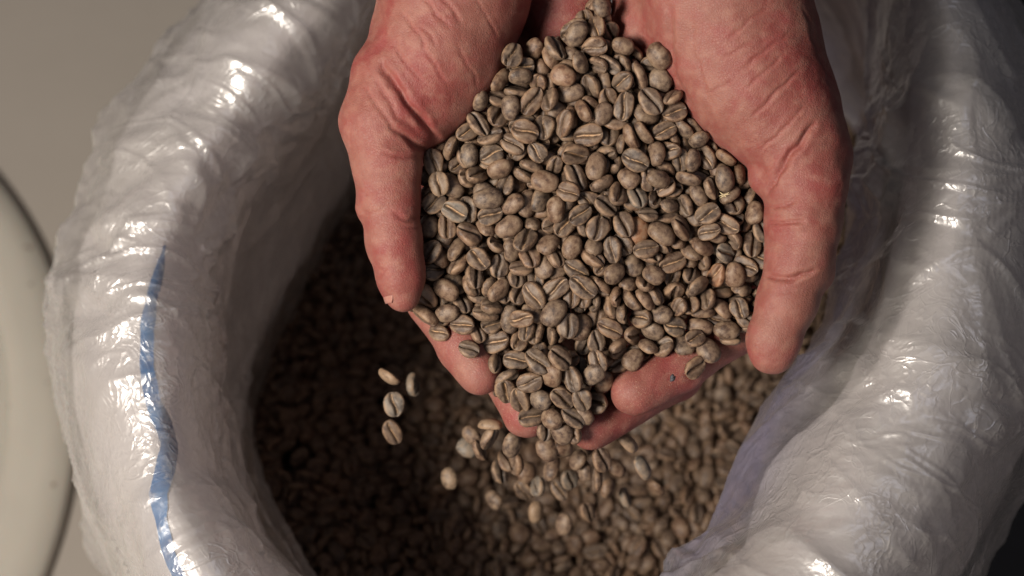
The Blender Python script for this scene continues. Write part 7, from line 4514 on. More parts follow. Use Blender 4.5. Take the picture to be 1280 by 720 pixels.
727 626 1582 -17 9 -14 51
753 697 1579 -9 7 -7 51
763 787 1584 -57 0 -4 50
774 802 1570 4 51 30 53
771 848 1564 -12 0 -8 55
793 924 1547 0 -41 -29 50
755 985 1550 -6 6 35 46
776 1037 1522 -15 -21 2 44
773 1105 1515 37 0 -44 54
766 1124 1539 31 -5 -42 50
796 1198 1545 4 56 -28 44
758 1251 1552 30 -4 49 55
801 -228 1570 -17 -14 -40 52
808 -180 1588 -9 0 -24 57
823 -160 1566 -10 -5 41 48
822 -103 1582 -6 -9 58 45
812 -45 1568 -16 23 21 52
861 -4 1591 12 56 -8 53
812 78 1609 3 -58 27 43
835 80 1600 -34 -15 -18 45
815 161 1597 18 -33 5 56
848 219 1595 -43 -1 12 53
822 323 1573 -1 57 4 53
842 330 1548 -15 -45 -19 54
824 366 1571 1 -56 -20 54
836 405 1560 -18 20 35 45
890 417 1559 27 48 12 43
821 481 1575 15 -9 -11 48
784 550 1576 -10 33 -24 48
776 611 1582 -12 4 41 48
791 693 1582 -5 3 37 50
837 693 1591 -16 -8 25 52
839 803 1571 11 3 -28 46
816 845 1563 -10 -4 -7 44
835 915 1550 45 -7 -20 53
801 951 1545 0 11 -52 46
818 1017 1544 -16 -4 -33 49
811 1054 1544 22 -10 11 57
792 1091 1529 -7 -6 7 44
814 1162 1523 4 -10 -50 48
823 1213 1540 15 44 -23 46
820 1278 1552 2 -4 44 46
868 -217 1586 -25 -50 8 53
869 -156 1575 -57 -4 -28 53
880 -118 1575 -3 54 6 45
881 -74 1574 -11 -5 -12 50
906 -46 1585 -8 3 -46 55
892 63 1591 37 8 23 45
855 147 1604 4 5 57 53
890 169 1594 15 -7 44 53
900 221 1577 20 47 19 51
894 280 1568 28 0 33 48
883 326 1555 21 -1 -53 48
903 355 1532 -2 -2 -36 54
890 388 1547 -45 -9 -9 48
901 454 1575 28 48 1 54
880 486 1582 -1 0 -18 53
866 555 1582 3 7 35 51
840 586 1591 14 -48 -21 51
873 730 1578 -7 -2 48 53
873 754 1576 6 46 32 46
877 822 1563 -35 -2 -25 56
881 881 1556 5 -57 15 46
871 916 1556 5 12 -41 51
864 978 1546 18 -7 -58 47
875 1015 1546 -15 3 34 52
862 1065 1555 53 -4 -22 51
859 1094 1542 4 48 28 53
820 1128 1534 -57 -2 29 47
856 1179 1534 -9 11 -6 54
867 1263 1556 17 0 31 55
920 -178 1584 -10 1 52 50
906 -145 1578 -11 0 -42 47
928 -67 1586 45 -4 8 48
932 -11 1576 -16 11 33 50
948 60 1601 51 0 -18 52
943 227 1573 -6 -7 -24 45
926 297 1572 50 -5 -14 51
950 348 1564 2 -56 -10 53
944 325 1540 -13 -10 -53 55
928 377 1552 39 -12 0 50
952 397 1553 35 8 5 45
936 460 1552 10 -57 -1 53
946 499 1584 -2 -3 -55 47
932 585 1589 9 5 -18 46
938 711 1589 28 -1 -7 51
944 735 1580 -8 -3 45 52
921 772 1579 -17 43 -18 54
898 811 1576 -17 0 -31 47
975 843 1568 -8 5 -59 54
926 909 1555 -10 -8 60 54
917 964 1553 -10 -4 28 47
931 1009 1562 -52 -2 -31 50
926 1053 1554 -1 -14 -20 56
926 1111 1557 -2 -58 13 55
922 1189 1564 50 1 -20 53
888 1226 1563 0 5 58 51
961 33 1583 -7 -3 -26 47
983 104 1586 19 -10 32 58
968 250 1574 5 0 -18 56
983 197 1567 -59 5 22 43
983 351 1533 -5 13 -32 48
985 398 1542 18 0 -33 56
974 456 1556 25 -10 -29 54
969 415 1567 13 -57 2 55
991 507 1584 -37 -17 34 47
963 613 1590 -13 4 -39 48
989 644 1583 20 -40 -25 55
982 725 1584 -15 0 39 49
989 784 1565 14 -33 -23 46
972 808 1570 3 -6 15 52
972 923 1553 -11 0 -3 55
983 960 1556 -11 -1 33 51
993 1004 1558 31 -7 -30 45
982 1037 1549 42 -23 -9 51
977 1097 1556 -4 -4 -47 53
983 1134 1553 -46 -8 22 48
980 1183 1560 -20 -1 48 47
944 1230 1561 27 -2 27 50
"""
# ================================================================== the setting
Z0 = 0.14        # level of the floor
floor_me = mesh_from('floor', np.array([[-4, -4, Z0], [4, -4, Z0], [4, 4, Z0], [-4, 4, Z0]], float), np.array([[0, 1, 2, 3]]), False)
tag(link('floor', floor_me, mat_floor()), kind='structure')

def solid_box(name, lo, hi, mat, bev=.003, parent=None):
    import bmesh
    bm = bmesh.new(); bmesh.ops.create_cube(bm, size=1)
    for v in bm.verts: v.co = Vector([lo[k] + (v.co[k] + .5) * (hi[k] - lo[k]) for k in range(3)])
    bmesh.ops.bevel(bm, geom=list(bm.edges), offset=bev, segments=3, affect='EDGES', profile=.6)
    me = bpy.data.meshes.new(name); bm.to_mesh(me); bm.free()
    return link(name, me, mat, parent)
tag(solid_box('floor_mat', (0.06, -1.2, Z0 + .0005), (1.6, 1.6, Z0 + .008), mat_mat()), 'black rubber mat on the floor under the right side of the sack', 'mat')

# ------------------------------------------------------------------ the tub beside the sack
def lathe(name, prof, mat, parent, cx, cy, n=220, wob=0.0):
    a = np.linspace(0, 2 * math.pi, n, endpoint=False); prof = np.array(prof, float)
    r = prof[:, 0][:, None] + wob * np.sin(a * 3 + 1)[None, :]
    V = np.stack([cx + r * np.cos(a), cy + r * np.sin(a), np.repeat(prof[:, 1][:, None], n, 1)], -1).reshape(-1, 3)
    i = np.arange(len(prof) * n).reshape(len(prof), n); j = np.roll(i, -1, 1)
    return link(name, mesh_from(name, V, np.stack([i[:-1], i[1:], j[1:], j[:-1]], -1).reshape(-1, 4)), mat, parent)
tubm = mat_tub()
TZ = .010                                     # height of the rim over the floor
tc = on_level(-546, 556, Z0 + TZ)
tub = tag(empty('plastic_tub', (0, 0, 0)), 'big round cream plastic tub with a wide flat rim beside the sack', 'tub')
R0 = .2590; R1 = .2225
z = Z0 + TZ
lathe('body', [(R1 + .003, z - .007), (R1 - .004, Z0 + .007), (R1 - .014, Z0 + .002), (.001, Z0 + .001), (.001, Z0 + .004), (R1 - .018, Z0 + .006), (R1 - .007, Z0 + .008), (R1 - .001, z - .009)], tubm, tub, tc[0], tc[1])
lathe('rim', [(R1 + .0045, z - .0095), (R0 - .008, z - .0095), (R0 - .003, Z0 + .0008), (R0 - .001, Z0 + .0006), (R0, Z0 + .0018), (R0 - .005, z - .0045), (R0 - .010, z - .0012), (R0 - .017, z),
              (R1 + .010, z + .0002), (R1 + .003, z - .001), (R1 - .0008, z - .0045), (R1 - .0015, z - .008), (R1 + .0015, z - .0092)], tubm, tub, tc[0], tc[1])

# ------------------------------------------------------------------ the sack and its liner: lofted round the mouth
KEYS = [  # outer edge, crest, inner edge (where it meets the beans), inner edge of the liner
 ((420,-150),(520,-100),(600,-30),(600,-30)), ((270,0),(425,10),(462,102),(464,102)), ((180,126),(332,118),(402,184),(405,184)), ((140,212),(272,200),(368,245),(370,245)),
 ((114,292),(222,290),(328,318),(330,318)), ((103,380),(198,385),(298,392),(300,392)), ((103,470),(200,470),(278,478),(280,478)), ((114,568),(212,565),(290,562),(296,562)),
 ((136,638),(225,640),(322,640),(342,645)), ((175,722),(258,715),(372,718),(388,716)), ((230,820),(330,790),(450,780),(455,780)), ((400,940),(450,880),(530,830),(530,830)),
 ((640,1000),(640,930),(620,850),(620,850)), ((900,950),(850,890),(730,820),(720,820)), ((1080,840),(980,800),(815,770),(785,775)), ((1180,722),(1065,705),(885,722),(848,720)),
 ((1228,640),(1105,620),(930,668),(893,668)), ((1265,560),(1145,540),(962,590),(922,585)), ((1292,470),(1170,450),(1025,500),(968,490)), ((1310,370),(1190,360),(1085,390),(1024,395)),
 ((1312,270),(1200,260),(1118,290),(1068,300)), ((1302,170),(1195,150),(1134,180),(1088,190)), ((1268,72),(1185,50),(1136,80),(1082,90)), ((1222,0),(1155,-20),(1130,-15),(1078,-15)),
 ((1130,-110),(1060,-110),(1045,-90),(1010,-90)), ((950,-200),(900,-170),(880,-110),(870,-110)), ((650,-220),(680,-180),(700,-110),(700,-110))]
def catmull(K, n_per):
    """closed curve through rows of K"""
    K = np.asarray(K, float); m = len(K); t = np.arange(m * n_per) / n_per; i = t.astype(int); f = (t - i).reshape((-1,) + (1,) * (K.ndim - 1))
    p0, p1, p2, p3 = K[(i - 1) % m], K[i % m], K[(i + 1) % m], K[(i + 2) % m]
    return .5 * (2 * p1 + (p2 - p0) * f + (2 * p0 - 5 * p1 + 4 * p2 - p3) * f ** 2 + (3 * p1 - p0 - 3 * p2 + p3) * f ** 3)
def bspline_across(K, n):
    """open uniform B-spline, K (m, k, 3) -> (m, n, 3), ends clamped"""
    K = np.concatenate([2 * K[:, :1] - K[:, 1:2], K, 2 * K[:, -1:] - K[:, -2:-1]], 1)
    m = K.shape[1] - 3; t = np.linspace(0, m - 1e-6, n); i = t.astype(int); f = (t - i)[None, :, None]
    a, b, c, d = K[:, i], K[:, i + 1], K[:, i + 2], K[:, i + 3]
    return ((1 - f) ** 3 * a + (3 * f ** 3 - 6 * f ** 2 + 4) * b + (-3 * f ** 3 + 3 * f ** 2 + 3 * f + 1) * c + f ** 3 * d) / 6
CEN = np.array([0.005, 0.12, 0])
def loft(liner, n_per, nv):
    rows = []
    for os_, cr, ie, fe in KEYS:
        rt = float(np.clip((cr[0] - 500) / 400, 0, 1)); rt = rt * rt * (3 - 2 * rt)      # the right side stands higher and leans in
        A = on_level(*os_, .375 + .03 * rt); B = on_level(*cr, .452 + .030 * rt)
        I = on_level(*(fe if liner else ie), (.326 if liner else .322) + (.092 if liner else .105) * rt)
        out = (A - CEN) * [1, 1, 0]; out /= np.linalg.norm(out)
        inn = (I - CEN) * [1, 1, 0]; inn /= np.linalg.norm(inn)
        lift = np.array([0, 0, 1.0]); base = A[2] - Z0 - .002
        rows.append([A - out * .020 - lift * base, A - out * .004 - lift * base * .66, A + out * .002 - lift * base * .3, A + out * .003,
                     A * .55 + B * .45 + out * .010 + lift * .016, B + lift * .012, B * .55 + I * .45 - out * .004 + lift * .018,
                     B * .25 + I * .75 + lift * .006, I - lift * .004, I + inn * (.001 + .016 * rt) - lift * (.05 + .01 * rt), I + inn * (-.001 + .034 * rt) - lift * (.11 + .05 * rt)])
    return bspline_across(catmull(np.array(rows), n_per), nv)
def grid_normals(G):
    du = np.roll(G, -1, 0) - np.roll(G, 1, 0)
    dv = np.empty_like(G); dv[:, 1:-1] = G[:, 2:] - G[:, :-2]; dv[:, 0] = G[:, 1] - G[:, 0]; dv[:, -1] = G[:, -1] - G[:, -2]
    N = np.cross(du, dv); return N / (np.linalg.norm(N, axis=-1, keepdims=True) + 1e-12)
def grid_faces(nu, nv):
    # faces wound so that they look outwards
    i = np.arange(nu * nv).reshape(nu, nv); j = np.roll(i, -1, 0)
    F = np.stack([i[:, :-1], j[:, :-1], j[:, 1:], i[:, 1:]], -1).reshape(-1, 4)
    return F if SGN > 0 else F[:, ::-1]
def flow_uv(G):
    u = np.concatenate([[0], np.cumsum(np.linalg.norm(np.diff(G[:, G.shape[1] // 2], axis=0), axis=1))])
    v = np.concatenate([np.zeros((G.shape[0], 1)), np.cumsum(np.linalg.norm(np.diff(G, axis=1), axis=2), 1)], 1)
    return np.stack([np.repeat(u[:, None], G.shape[1], 1), v, np.zeros_like(v)], -1)
def smoothrand(u, k, seed): return noise(np.stack([u * k, np.full_like(u, seed), np.full_like(u, .37)], -1))

def rid(p, w): return np.clip(1 - np.abs(noise(p)) * w, 0, 1)
def folds(G, uv):
    """the soft folds both skins share (m)"""
    u, v = uv[..., 0], uv[..., 1]
    wp = np.stack([noise(G * 9 + 1), noise(G * 9 + 21), noise(G * 9 + 41)], -1)
    q = np.stack([u * 15, v * 6, u * 0 + 4.2], -1) + 1.0 * wp
    s = .0016 * noise(q) + .0050 * noise(G * 9 + 3)
    s += .0026 * (rid(G * 13 + wp * .9 + 5, 2.4) ** 1.5 - .3) + .0012 * (rid(np.stack([u * 19, v * 8, u * 0 + 8.2], -1) + 1.3 * wp, 3.0) ** 1.5 - .3)
    return s
def facets(x, y, seed):
    """heights joined by flat triangles: the sharp-edged facets of crumpled film"""
    k = (x + y) * .3660254; i = np.floor(x + k).astype(np.int64); j = np.floor(y + k).astype(np.int64)
    a = x + k - i; b = y + k - j
    h = lambda p, q: (_perm[(_perm[(p + seed) & 255] + q) & 255] / 127.5) - 1.0
    h00, h11 = h(i, j), h(i + 1, j + 1)
    lo = a >= b
    hm = np.where(lo, h(i + 1, j), h(i, j + 1)); s_, t_ = np.where(lo, a, b), np.where(lo, b, a)
    return h00 * (1 - s_) + hm * (s_ - t_) + h11 * t_
def crumple(G, uv):
    u, v = uv[..., 0], uv[..., 1]
    w1, w2 = noise(G * 16 + 3), noise(G * 16 + 33); w3, w4 = noise(G * 45 + 3), noise(G * 45 + 33)
    warp = 1.2 * np.stack([noise(G * 13 + 1), noise(G * 13 + 21), noise(G * 13 + 41)], -1)
    f1 = facets(u * 30 + .8 * w1, v * 17 + .8 * w2, 3); f2 = facets(u * 60 + 1.2 * w1 + .3 * w3, v * 45 + 1.2 * w2 + .3 * w4, 57); f3 = facets(u * 150 + .8 * w3, v * 120 + .8 * w4, 91)
    a = rid(np.stack([u * 16, v * 9, u * 0], -1) + warp, 9) ** 1.2
    b = rid(G * 19 + warp * 1.2 + 7, 9) ** 1.2; c = rid(G * 42 + warp * 2 + 17, 7) ** 1.2
    amp = np.clip(.45 + 1.3 * noise(G * 8 + 60), .12, 1.0); amp2 = np.clip(.38 + 1.7 * noise(G * 13 + 80), .08, 1.0)
    calm = 1 - .65 * np.clip((np.arange(G.shape[1]) / G.shape[1] - .62) / .08, 0, 1)[None, :] * np.clip((.02 - G[..., 0]) / .04, 0, 1)   # pulled smooth inside on the left
    amp = amp * calm; amp2 = amp2 * calm
    return amp * (.0020 * a + .0018 * b + .0046 * (f1 + .85)) + amp2 * (.0013 * c + .0030 * (f2 + .7) + .0009 * f3)
def flow_attr(me, uv):
    a = me.attributes.new('flow', 'FLOAT_VECTOR', 'POINT'); a.data.foreach_set('vector', np.ascontiguousarray(uv, dtype=np.float32).ravel())

NPS, NVS = 26, 110
GS = loft(False, NPS, NVS); uvS = flow_uv(GS); NS = grid_normals(GS)
if (NS[:, NVS // 2, 2].mean() < 0): SGN = -1
else: SGN = 1
NS = NS * SGN
GS = GS + NS * folds(GS, uvS)[..., None]
sack = tag(empty('sack', (0, .12, 0)), 'open white woven plastic sack of green coffee beans, blue stripe down its side', 'sack')
sack_off = np.array([0, .12, 0])
me = mesh_from('body', (GS - sack_off).reshape(-1, 3), grid_faces(*GS.shape[:2])); flow_attr(me, uvS.reshape(-1, 3))
link('body', me, mat_sack(), sack)
# the printed stripe: a band of the sack's own surface, half a millimetre proud
def to_px(P):
    d = P - CAMLOC; z = d @ FWD
    return np.stack([640 + FPX * (d @ RT) / z, 360 - FPX * (d @ UP) / z], -1)
STR = np.array([(206,300,0),(204,312,2.5),(198,340,7.5),(189,375,9),(184,410,10),(184,460,11),(190,500,12),(203,530,13),(211,556,13),(206,590,15),(199,618,14),(203,650,9),(212,690,10),(226,722,10),(250,770,10)], float)
GF = catmull(GS, 1) if False else GS
NSS = grid_normals(GS) * SGN
px = to_px(GS); rows = []
for i in range(GS.shape[0]):
    lo_, hi_ = int(NVS * .30), int(NVS * .75)
    c = px[i, lo_:hi_]
    if c[:, 0].min() > 400: continue
    sx = np.interp(c[:, 1], STR[:, 1], STR[:, 0]); s = c[:, 0] - sx
    k = np.where((s[:-1] < 0) & (s[1:] >= 0))[0]
    if len(k) == 0: continue
    k = k[0]; y = c[k, 1]
    if y < 305 or y > 765: continue
    hw = .82 * np.interp(y, STR[:, 1], STR[:, 2]) + 1.6 * noise(np.array([[y * .05, 1.5, 2.5]]))[0]
    row = []
    for off in np.linspace(-1, 1, 7):
        f = np.interp(off * max(hw, .5), s, np.arange(len(s))) + lo_
        a = int(f); t_ = f - a
        row.append(GS[i, a] * (1 - t_) + GS[i, a + 1] * t_ + NSS[i, a] * .0006)
    rows.append(row)
rows = np.array(rows)
n_, k_ = rows.shape[:2]; i = np.arange(n_ * k_).reshape(n_, k_)
link('blue_stripe', mesh_from('blue_stripe', (rows - sack_off).reshape(-1, 3), np.stack([i[:-1, :-1], i[1:, :-1], i[1:, 1:], i[:-1, 1:]], -1).reshape(-1, 4)), mat_stripe(), sack)

NPF, NVF = 46, 230
GL = loft(True, NPF, NVF); uvL = flow_uv(GL); NL = grid_normals(GL) * SGN
GL = GL + NL * (folds(GL, uvL) * 1.0 + .0030 + crumple(GL, uvL))[..., None]
me = mesh_from('sack_liner', GL.reshape(-1, 3), grid_faces(*GL.shape[:2])); flow_attr(me, uvL.reshape(-1, 3))
# the liner is bunched up, several layers thick and bluish, inside the rim on the right
lay = np.clip((np.arange(NVF) / NVF - .60) / .10, 0, 1)[None, :] * np.clip((GL[..., 0] - .03) / .04, 0, 1)
attr(me, 'layers', lay.ravel())
tag(link('sack_liner', me, mat_film()), 'crumpled clear plastic liner folded out over the rim of the white sack', 'sack liner')

# ================================================================== the hands
skin = mat_skin()
person = tag(empty('person', tuple(frame_to_world(hp(735, -420, -40)))), 'person holding both bare cupped hands out, palms up, full of coffee beans', 'person')
poff = np.array(person.location)
hand_surf = {}
for side, spec in (('L', HAND_L), ('R', HAND_R)):
    V, F = build_hand(spec)
    N = vnormals(V, F)
    # how far each point lies in a furrow: mean curvature of the finished surface
    S = relax(V, F, 4, .6); fur = np.clip(((S - V) * N).sum(1) * 5.0, 0, 1)
    hand_surf[side] = (V, F, N)
    me = mesh_from('hand', frame_to_world(V) - poff, F)
    attr(me, 'furrow', fur)
    ypx = 360 - V[:, 1] * FPX / 750
    attr(me, 'dust', np.clip((ypx - 330) / 90, .12, 1) * np.clip(1.3 - np.clip(V[:, 2] - 2, 0, 20) * .07, .2, 1))
    link('hand', me, skin, person)

def nail(center, axis, outn, ln, wd, curve, parent, name='thumbnail'):
    """a curved plate: axis along the digit, outn away from the bone (hand frame, mm)"""
    axis = np.array(axis, float); axis /= np.linalg.norm(axis)
    outn = np.array(outn, float); outn -= axis * (outn @ axis); outn /= np.linalg.norm(outn)
    side = np.cross(axis, outn)
    U, W = np.meshgrid(np.linspace(-1, 1, 17), np.linspace(-1, 1, 15), indexing='ij')
    wfac = wd * np.sqrt(np.clip(1 - np.clip(np.abs(U) - .35, 0, 1) ** 2 * 1.3, .2, 1))
    ang = W * wfac / curve
    r = curve - .5 * np.abs(U) ** 3
    P = np.array(center)[None, None] + axis * (U * ln)[..., None] + outn * (np.cos(ang) * r - curve)[..., None] + side * (np.sin(ang) * r)[..., None]
    Q = P - outn * .55
    A = np.concatenate([P.reshape(-1, 3), Q.reshape(-1, 3)])
    i = np.arange(17 * 15).reshape(17, 15); f1 = np.stack([i[:-1, :-1], i[1:, :-1], i[1:, 1:], i[:-1, 1:]], -1).reshape(-1, 4)
    b = np.concatenate([i[:, 0], i[-1, 1:], i[::-1, -1][1:], i[0, ::-1][1:-1]]); b2 = np.roll(b, -1); n = 17 * 15
    F = np.concatenate([f1, f1[:, ::-1] + n, np.stack([b, b + n, b2 + n, b2], -1)])
    me = mesh_from(name, frame_to_world(A) - poff, F)
    return link(name, me, nail_m, parent)
nail_m = mat_nail()
hands = [o for o in person.children]
if len(hands) < 2: hands = [o for o in COL.objects if o.parent == person]
nail(hp(477.3, 356, 8.6), hp(505, 372, 6) - hp(498, 330, 6), (-.93, 0, .37), 6.6, 5.0, 7.6, hands[0])
nail(hp(997.5, 430, 6.6), hp(966, 441, 5) - hp(982, 380, 5), (.95, -.2, .25), 6.4, 4.6, 8.2, hands[1])

# ================================================================== the beans
def unpack(rows, unit):
    A = np.array(rows.split(), dtype=float).reshape(-1, 7)
    e = np.radians(A[:, 3:6] * 3); c, s = np.cos(e), np.sin(e); o = np.zeros(len(A)); l = np.ones(len(A))
    st = lambda *r: np.stack(r, 1).reshape(-1, 3, 3)
    Rx = st(l, o, o, o, c[:, 0], -s[:, 0], o, s[:, 0], c[:, 0]); Ry = st(c[:, 1], o, s[:, 1], o, l, o, -s[:, 1], o, c[:, 1]); Rz = st(c[:, 2], -s[:, 2], o, s[:, 2], c[:, 2], o, o, o, l)
    f = A[:, 6:7] / 50
    w_ = np.stack([noise(np.stack([A[:, 0] * .37, A[:, 1] * .41, l * k], 1)) for k in (.5, 1.5, 2.5)], 1)
    return A[:, :3] / unit, Rz @ Ry @ Rx, f * (1 + .07 * w_)
bean_m = mat_bean('green_coffee', PAL); rust_m = mat_bean('rusty_coffee', PAL_RUST); tan_m = mat_bean('tan_coffee', PAL_TAN); grey_m = mat_bean('grey_coffee', PAL_GREY)
NVAR = 14
VAR = [bean_mesh(i, 19, 30) for i in range(NVAR)]
FRAME = np.stack([RT, UP, -FWD], 1)           # hand frame -> world rotation
def var_mesh(i, mat, suffix):
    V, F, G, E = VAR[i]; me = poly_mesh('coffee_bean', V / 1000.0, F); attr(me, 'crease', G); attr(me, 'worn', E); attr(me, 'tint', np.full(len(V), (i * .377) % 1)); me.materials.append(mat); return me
SHARED = {}
def get_mesh(i, mat):
    k = (i, mat.name)
    if k not in SHARED: SHARED[k] = var_mesh(i, mat, '')
    return SHARED[k]
def bean_object(vi, pos_w, R, s, mat, label, group):
    o = bpy.data.objects.new('coffee_bean', get_mesh(vi, mat)); COL.objects.link(o)
    M = Matrix(R.tolist()).to_4x4() @ Matrix.Diagonal((*s, 1)); M.translation = Vector(pos_w); o.matrix_world = M
    return tag(o, label, 'coffee bean', group)
def bean_mass(name, var, P, R, S, seed, mat, label, bed=None):
    VV, FF, GG, TT, EE = [], [], [], [], []; n = 0; rs = np.random.RandomState(seed)
    for i in range(len(P)):
        V, F, G, E = var[i % len(var)]; EE.append(E)
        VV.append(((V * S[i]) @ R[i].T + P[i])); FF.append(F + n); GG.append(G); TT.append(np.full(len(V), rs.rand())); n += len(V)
    if bed:      # sheet under the beans, coloured dark to stand for shade in the gaps
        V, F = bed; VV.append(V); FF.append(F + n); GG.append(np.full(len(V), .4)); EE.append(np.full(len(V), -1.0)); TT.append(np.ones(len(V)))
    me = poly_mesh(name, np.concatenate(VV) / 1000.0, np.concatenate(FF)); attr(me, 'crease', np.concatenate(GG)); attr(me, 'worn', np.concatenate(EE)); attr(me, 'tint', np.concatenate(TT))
    return tag(link(name, me, mat), label, 'coffee beans', kind='stuff')

P, RH, S = unpack(HELD_ROWS, HELD_UNIT)
PX = np.stack([640 + P[:, 0] * FPX / (750 - P[:, 2]), 360 - P[:, 1] * FPX / (750 - P[:, 2])], 1)

# leave clear the heel of the left palm, and nothing inside the flesh
top = np.interp(PX[:, 0], [560, 590, 620, 642, 660, 690, 702, 714, 735, 748, 775, 800], [150, 118, 84, 62, 62, 54, 44, 32, 18, -5, 40, 70])
own = np.zeros(len(P))
for side in 'LR':
    V_, F_, N_ = hand_surf[side]; sel = np.arange(0, len(V_), 3); v_, n_ = V_[sel], N_[sel]
    for k in range(len(P)):
        m = np.abs(v_ - P[k]).max(1) < 6
        if m.any():
            d_ = v_[m] - P[k]; q_ = np.argmin((d_ ** 2).sum(1)); own[k] = max(own[k], d_[q_] @ n_[m][q_])
ok_ = (PX[:, 1] > top) & (own < 1.0)
P, PX, RH, S = P[ok_], PX[ok_], RH[ok_], S[ok_] * 1.0
# the lip of the heap, beans just sliding off over the middle fingertips
LIP = [(662,478,1),(690,470,2),(716,474,2),(742,468,1),(650,500,-3),(676,500,-1),(703,498,0),(728,500,-1),(664,521,-4),(690,524,-2),(716,522,-3),(728,519,-5),(703,542,-6),(716,540,-8),(682,536,-8),(633,489,-4),(748,452,2),(700,448,4),(672,452,3)]
rl = np.random.RandomState(21); lp = np.array([hp(*p) for p in LIP])
lr = np.array([np.array(Matrix.Rotation(rl.uniform(0, 6.28), 3, 'Z') @ Matrix.Rotation(rl.uniform(-.7, .7), 3, 'Y') @ Matrix.Rotation(rl.uniform(-.8, .8) + (math.pi if rl.rand() < .45 else 0), 3, 'X')) for _ in LIP])
P = np.concatenate([lp, P]); PX = np.concatenate([np.array(LIP, float)[:, :2], PX]); RH = np.concatenate([lr, RH]); S = np.concatenate([rl.uniform(.95, 1.1, (len(LIP), 1)) * np.ones((1, 3)), S])
# some of those lying on their crease, turned over to show it
flip = (RH[:, 2, 2] > .1) & (np.random.RandomState(3).rand(len(P)) < .42)
RH[flip] = RH[flip] @ np.diag([1.0, -1, -1])
RW = np.einsum('ij,njk->nik', FRAME, RH)
PWm = frame_to_world(P)
NIND = 282
GROUP = 'coffee beans heaped in the cupped hands'
def nearest(x, y, used, n=NIND):
    d = np.hypot(PX[:n, 0] - x, PX[:n, 1] - y); d[list(used)] = 1e9; return int(np.argmin(d))
SPECIAL = [  # place in the heap, material, label
 (888, 340, rust_m, 'reddish brown coffee bean on the right of the heap near the thumb'),
 (692, 98, rust_m, 'rusty brown coffee bean near the top of the heap'),
 (540, 232, tan_m, 'pale tan coffee bean on the left edge of the heap by the thumb'),
 (900, 360, tan_m, 'light tan coffee bean just below the reddish brown one'),
 (527, 368, rust_m, 'small orange brown bean beside the left thumb tip'),
 (803, 293, rust_m, 'orange flecked coffee bean in the right middle of the heap'),
 (787, 248, grey_m, 'smooth dark grey bean right of the middle of the heap'),
 (916, 322, grey_m, 'smooth grey rounded bean near the right thumb'),
 (558, 268, grey_m, 'smooth grey bean near the left thumb')]
spec = {}
for x, y, m_, lab in SPECIAL: spec[nearest(x, y, spec.keys())] = (m_, lab)
for i in range(min(NIND, len(P))):
    x, y = PX[i]; down = RW[i][:, 2] @ (-FWD)        # rounded back towards the viewer?
    face = 'crease up' if down < -.35 else ('rounded back up' if down > .35 else 'on its side')
    ax = RH[i][:, 0]; an = math.degrees(math.atan2(ax[1], ax[0])) % 180
    pose = 'end on' if abs(ax[2]) > .8 else ('level' if an < 22 or an > 158 else 'upright' if 68 < an < 112 else 'slanting right' if an < 90 else 'slanting left')
    if y < 60: place = 'at the very top between the palms'
    elif y < 110: place = 'under the palms, %s half' % ('left' if x < 735 else 'right')
    elif y > 500: place = 'hanging over the middle fingertips'
    elif y > 455: place = 'at front lip, %s' % ('by left index fingertip' if x < 690 else 'by right index fingertip')
    elif x < 570: place = 'along the left thumb, %s part' % ('upper' if y < 270 else 'lower')
    elif x > 905: place = 'along the right thumb, %s part' % ('upper' if y < 330 else 'lower')
    else:
        row = 'first' if y < 165 else 'second' if y < 220 else 'third' if y < 275 else 'fourth' if y < 330 else 'fifth' if y < 390 else 'sixth'
        place = 'in %s band down, %s' % (row, 'left' if x < 655 else 'centre left' if x < 735 else 'centre right' if x < 815 else 'right')
    m_, lab = spec.get(i, (bean_m, 'grey brown bean %s, %s, %s' % (place, face, pose)))
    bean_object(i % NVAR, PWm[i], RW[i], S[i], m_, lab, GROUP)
bean_mass('coffee_beans', VAR, PWm[NIND:] * 1000, RW[NIND:], S[NIND:], 5, bean_m, 'half hidden coffee beans deeper in the heap between the cupped hands')

# beans in the air, on their way down into the sack
FALL = [(487, 470, -40, 30, 1, 'pale bean falling alone left of the fingertips, highest of three'), (493, 505, -45, 85, 2, 'bean falling left of the fingertips, middle one of three'),
 (491, 540, -55, 70, 0, 'bean falling left of the fingertips, lowest of three'), (613, 531, -20, 5, 1, 'round tan bean falling just below the left index fingertip'),
 (601, 562, -50, 60, 0, 'slim bean falling below the round tan one'), (562, 598, -90, 80, 1, 'pale bean falling lower left above the sack filling'),
 (645, 580, -60, 88, 0, 'bean falling right below the left middle fingertip'), (672, 608, -70, 85, 2, 'bean falling under the gap between the fingertips'),
 (730, 588, -55, 75, 0, 'bean falling straight below the right middle fingertip'), (783, 553, -30, 40, 1, 'upper of two beans falling below the right index fingertip'),
 (803, 585, -55, 60, 2, 'lower of two beans falling below the right index fingertip'), (700, 560, -35, 20, 0, 'bean tumbling between the two middle fingertips'),
 (612, 548, -42, 120, 0, 'dim bean falling behind the round tan one'), (585, 560, -75, 30, 2, 'dark bean falling lower left of the slim one')]
FALL += [(634, 575, -62, 70, 0, 'slim brown bean in the spill, left of the one below the left middle fingertip'), (658, 590, -78, 100, 0, 'bean in the spill just behind two others left of its middle'),
 (700, 612, -88, 60, 0, 'bean in the spill midway between the fingertips and the sack filling'), (722, 575, -50, 120, 0, 'bean in the spill tucked close under the right middle fingertip'),
 (745, 600, -70, 90, 0, 'upright bean in the spill, right of its middle'), (770, 585, -66, 45, 0, 'bean in the spill left of the pair under the right index fingertip'),
 (782, 622, -95, 70, 2, 'dull bean low in the spill on its right side'), (618, 625, -100, 55, 0, 'bean low in the spill on its left side'), (684, 562, -32, 75, 0, 'bean just dropping off between the middle fingertips'),
 (705, 655, -105, 95, 0, 'bean about to land at the foot of the spill')]
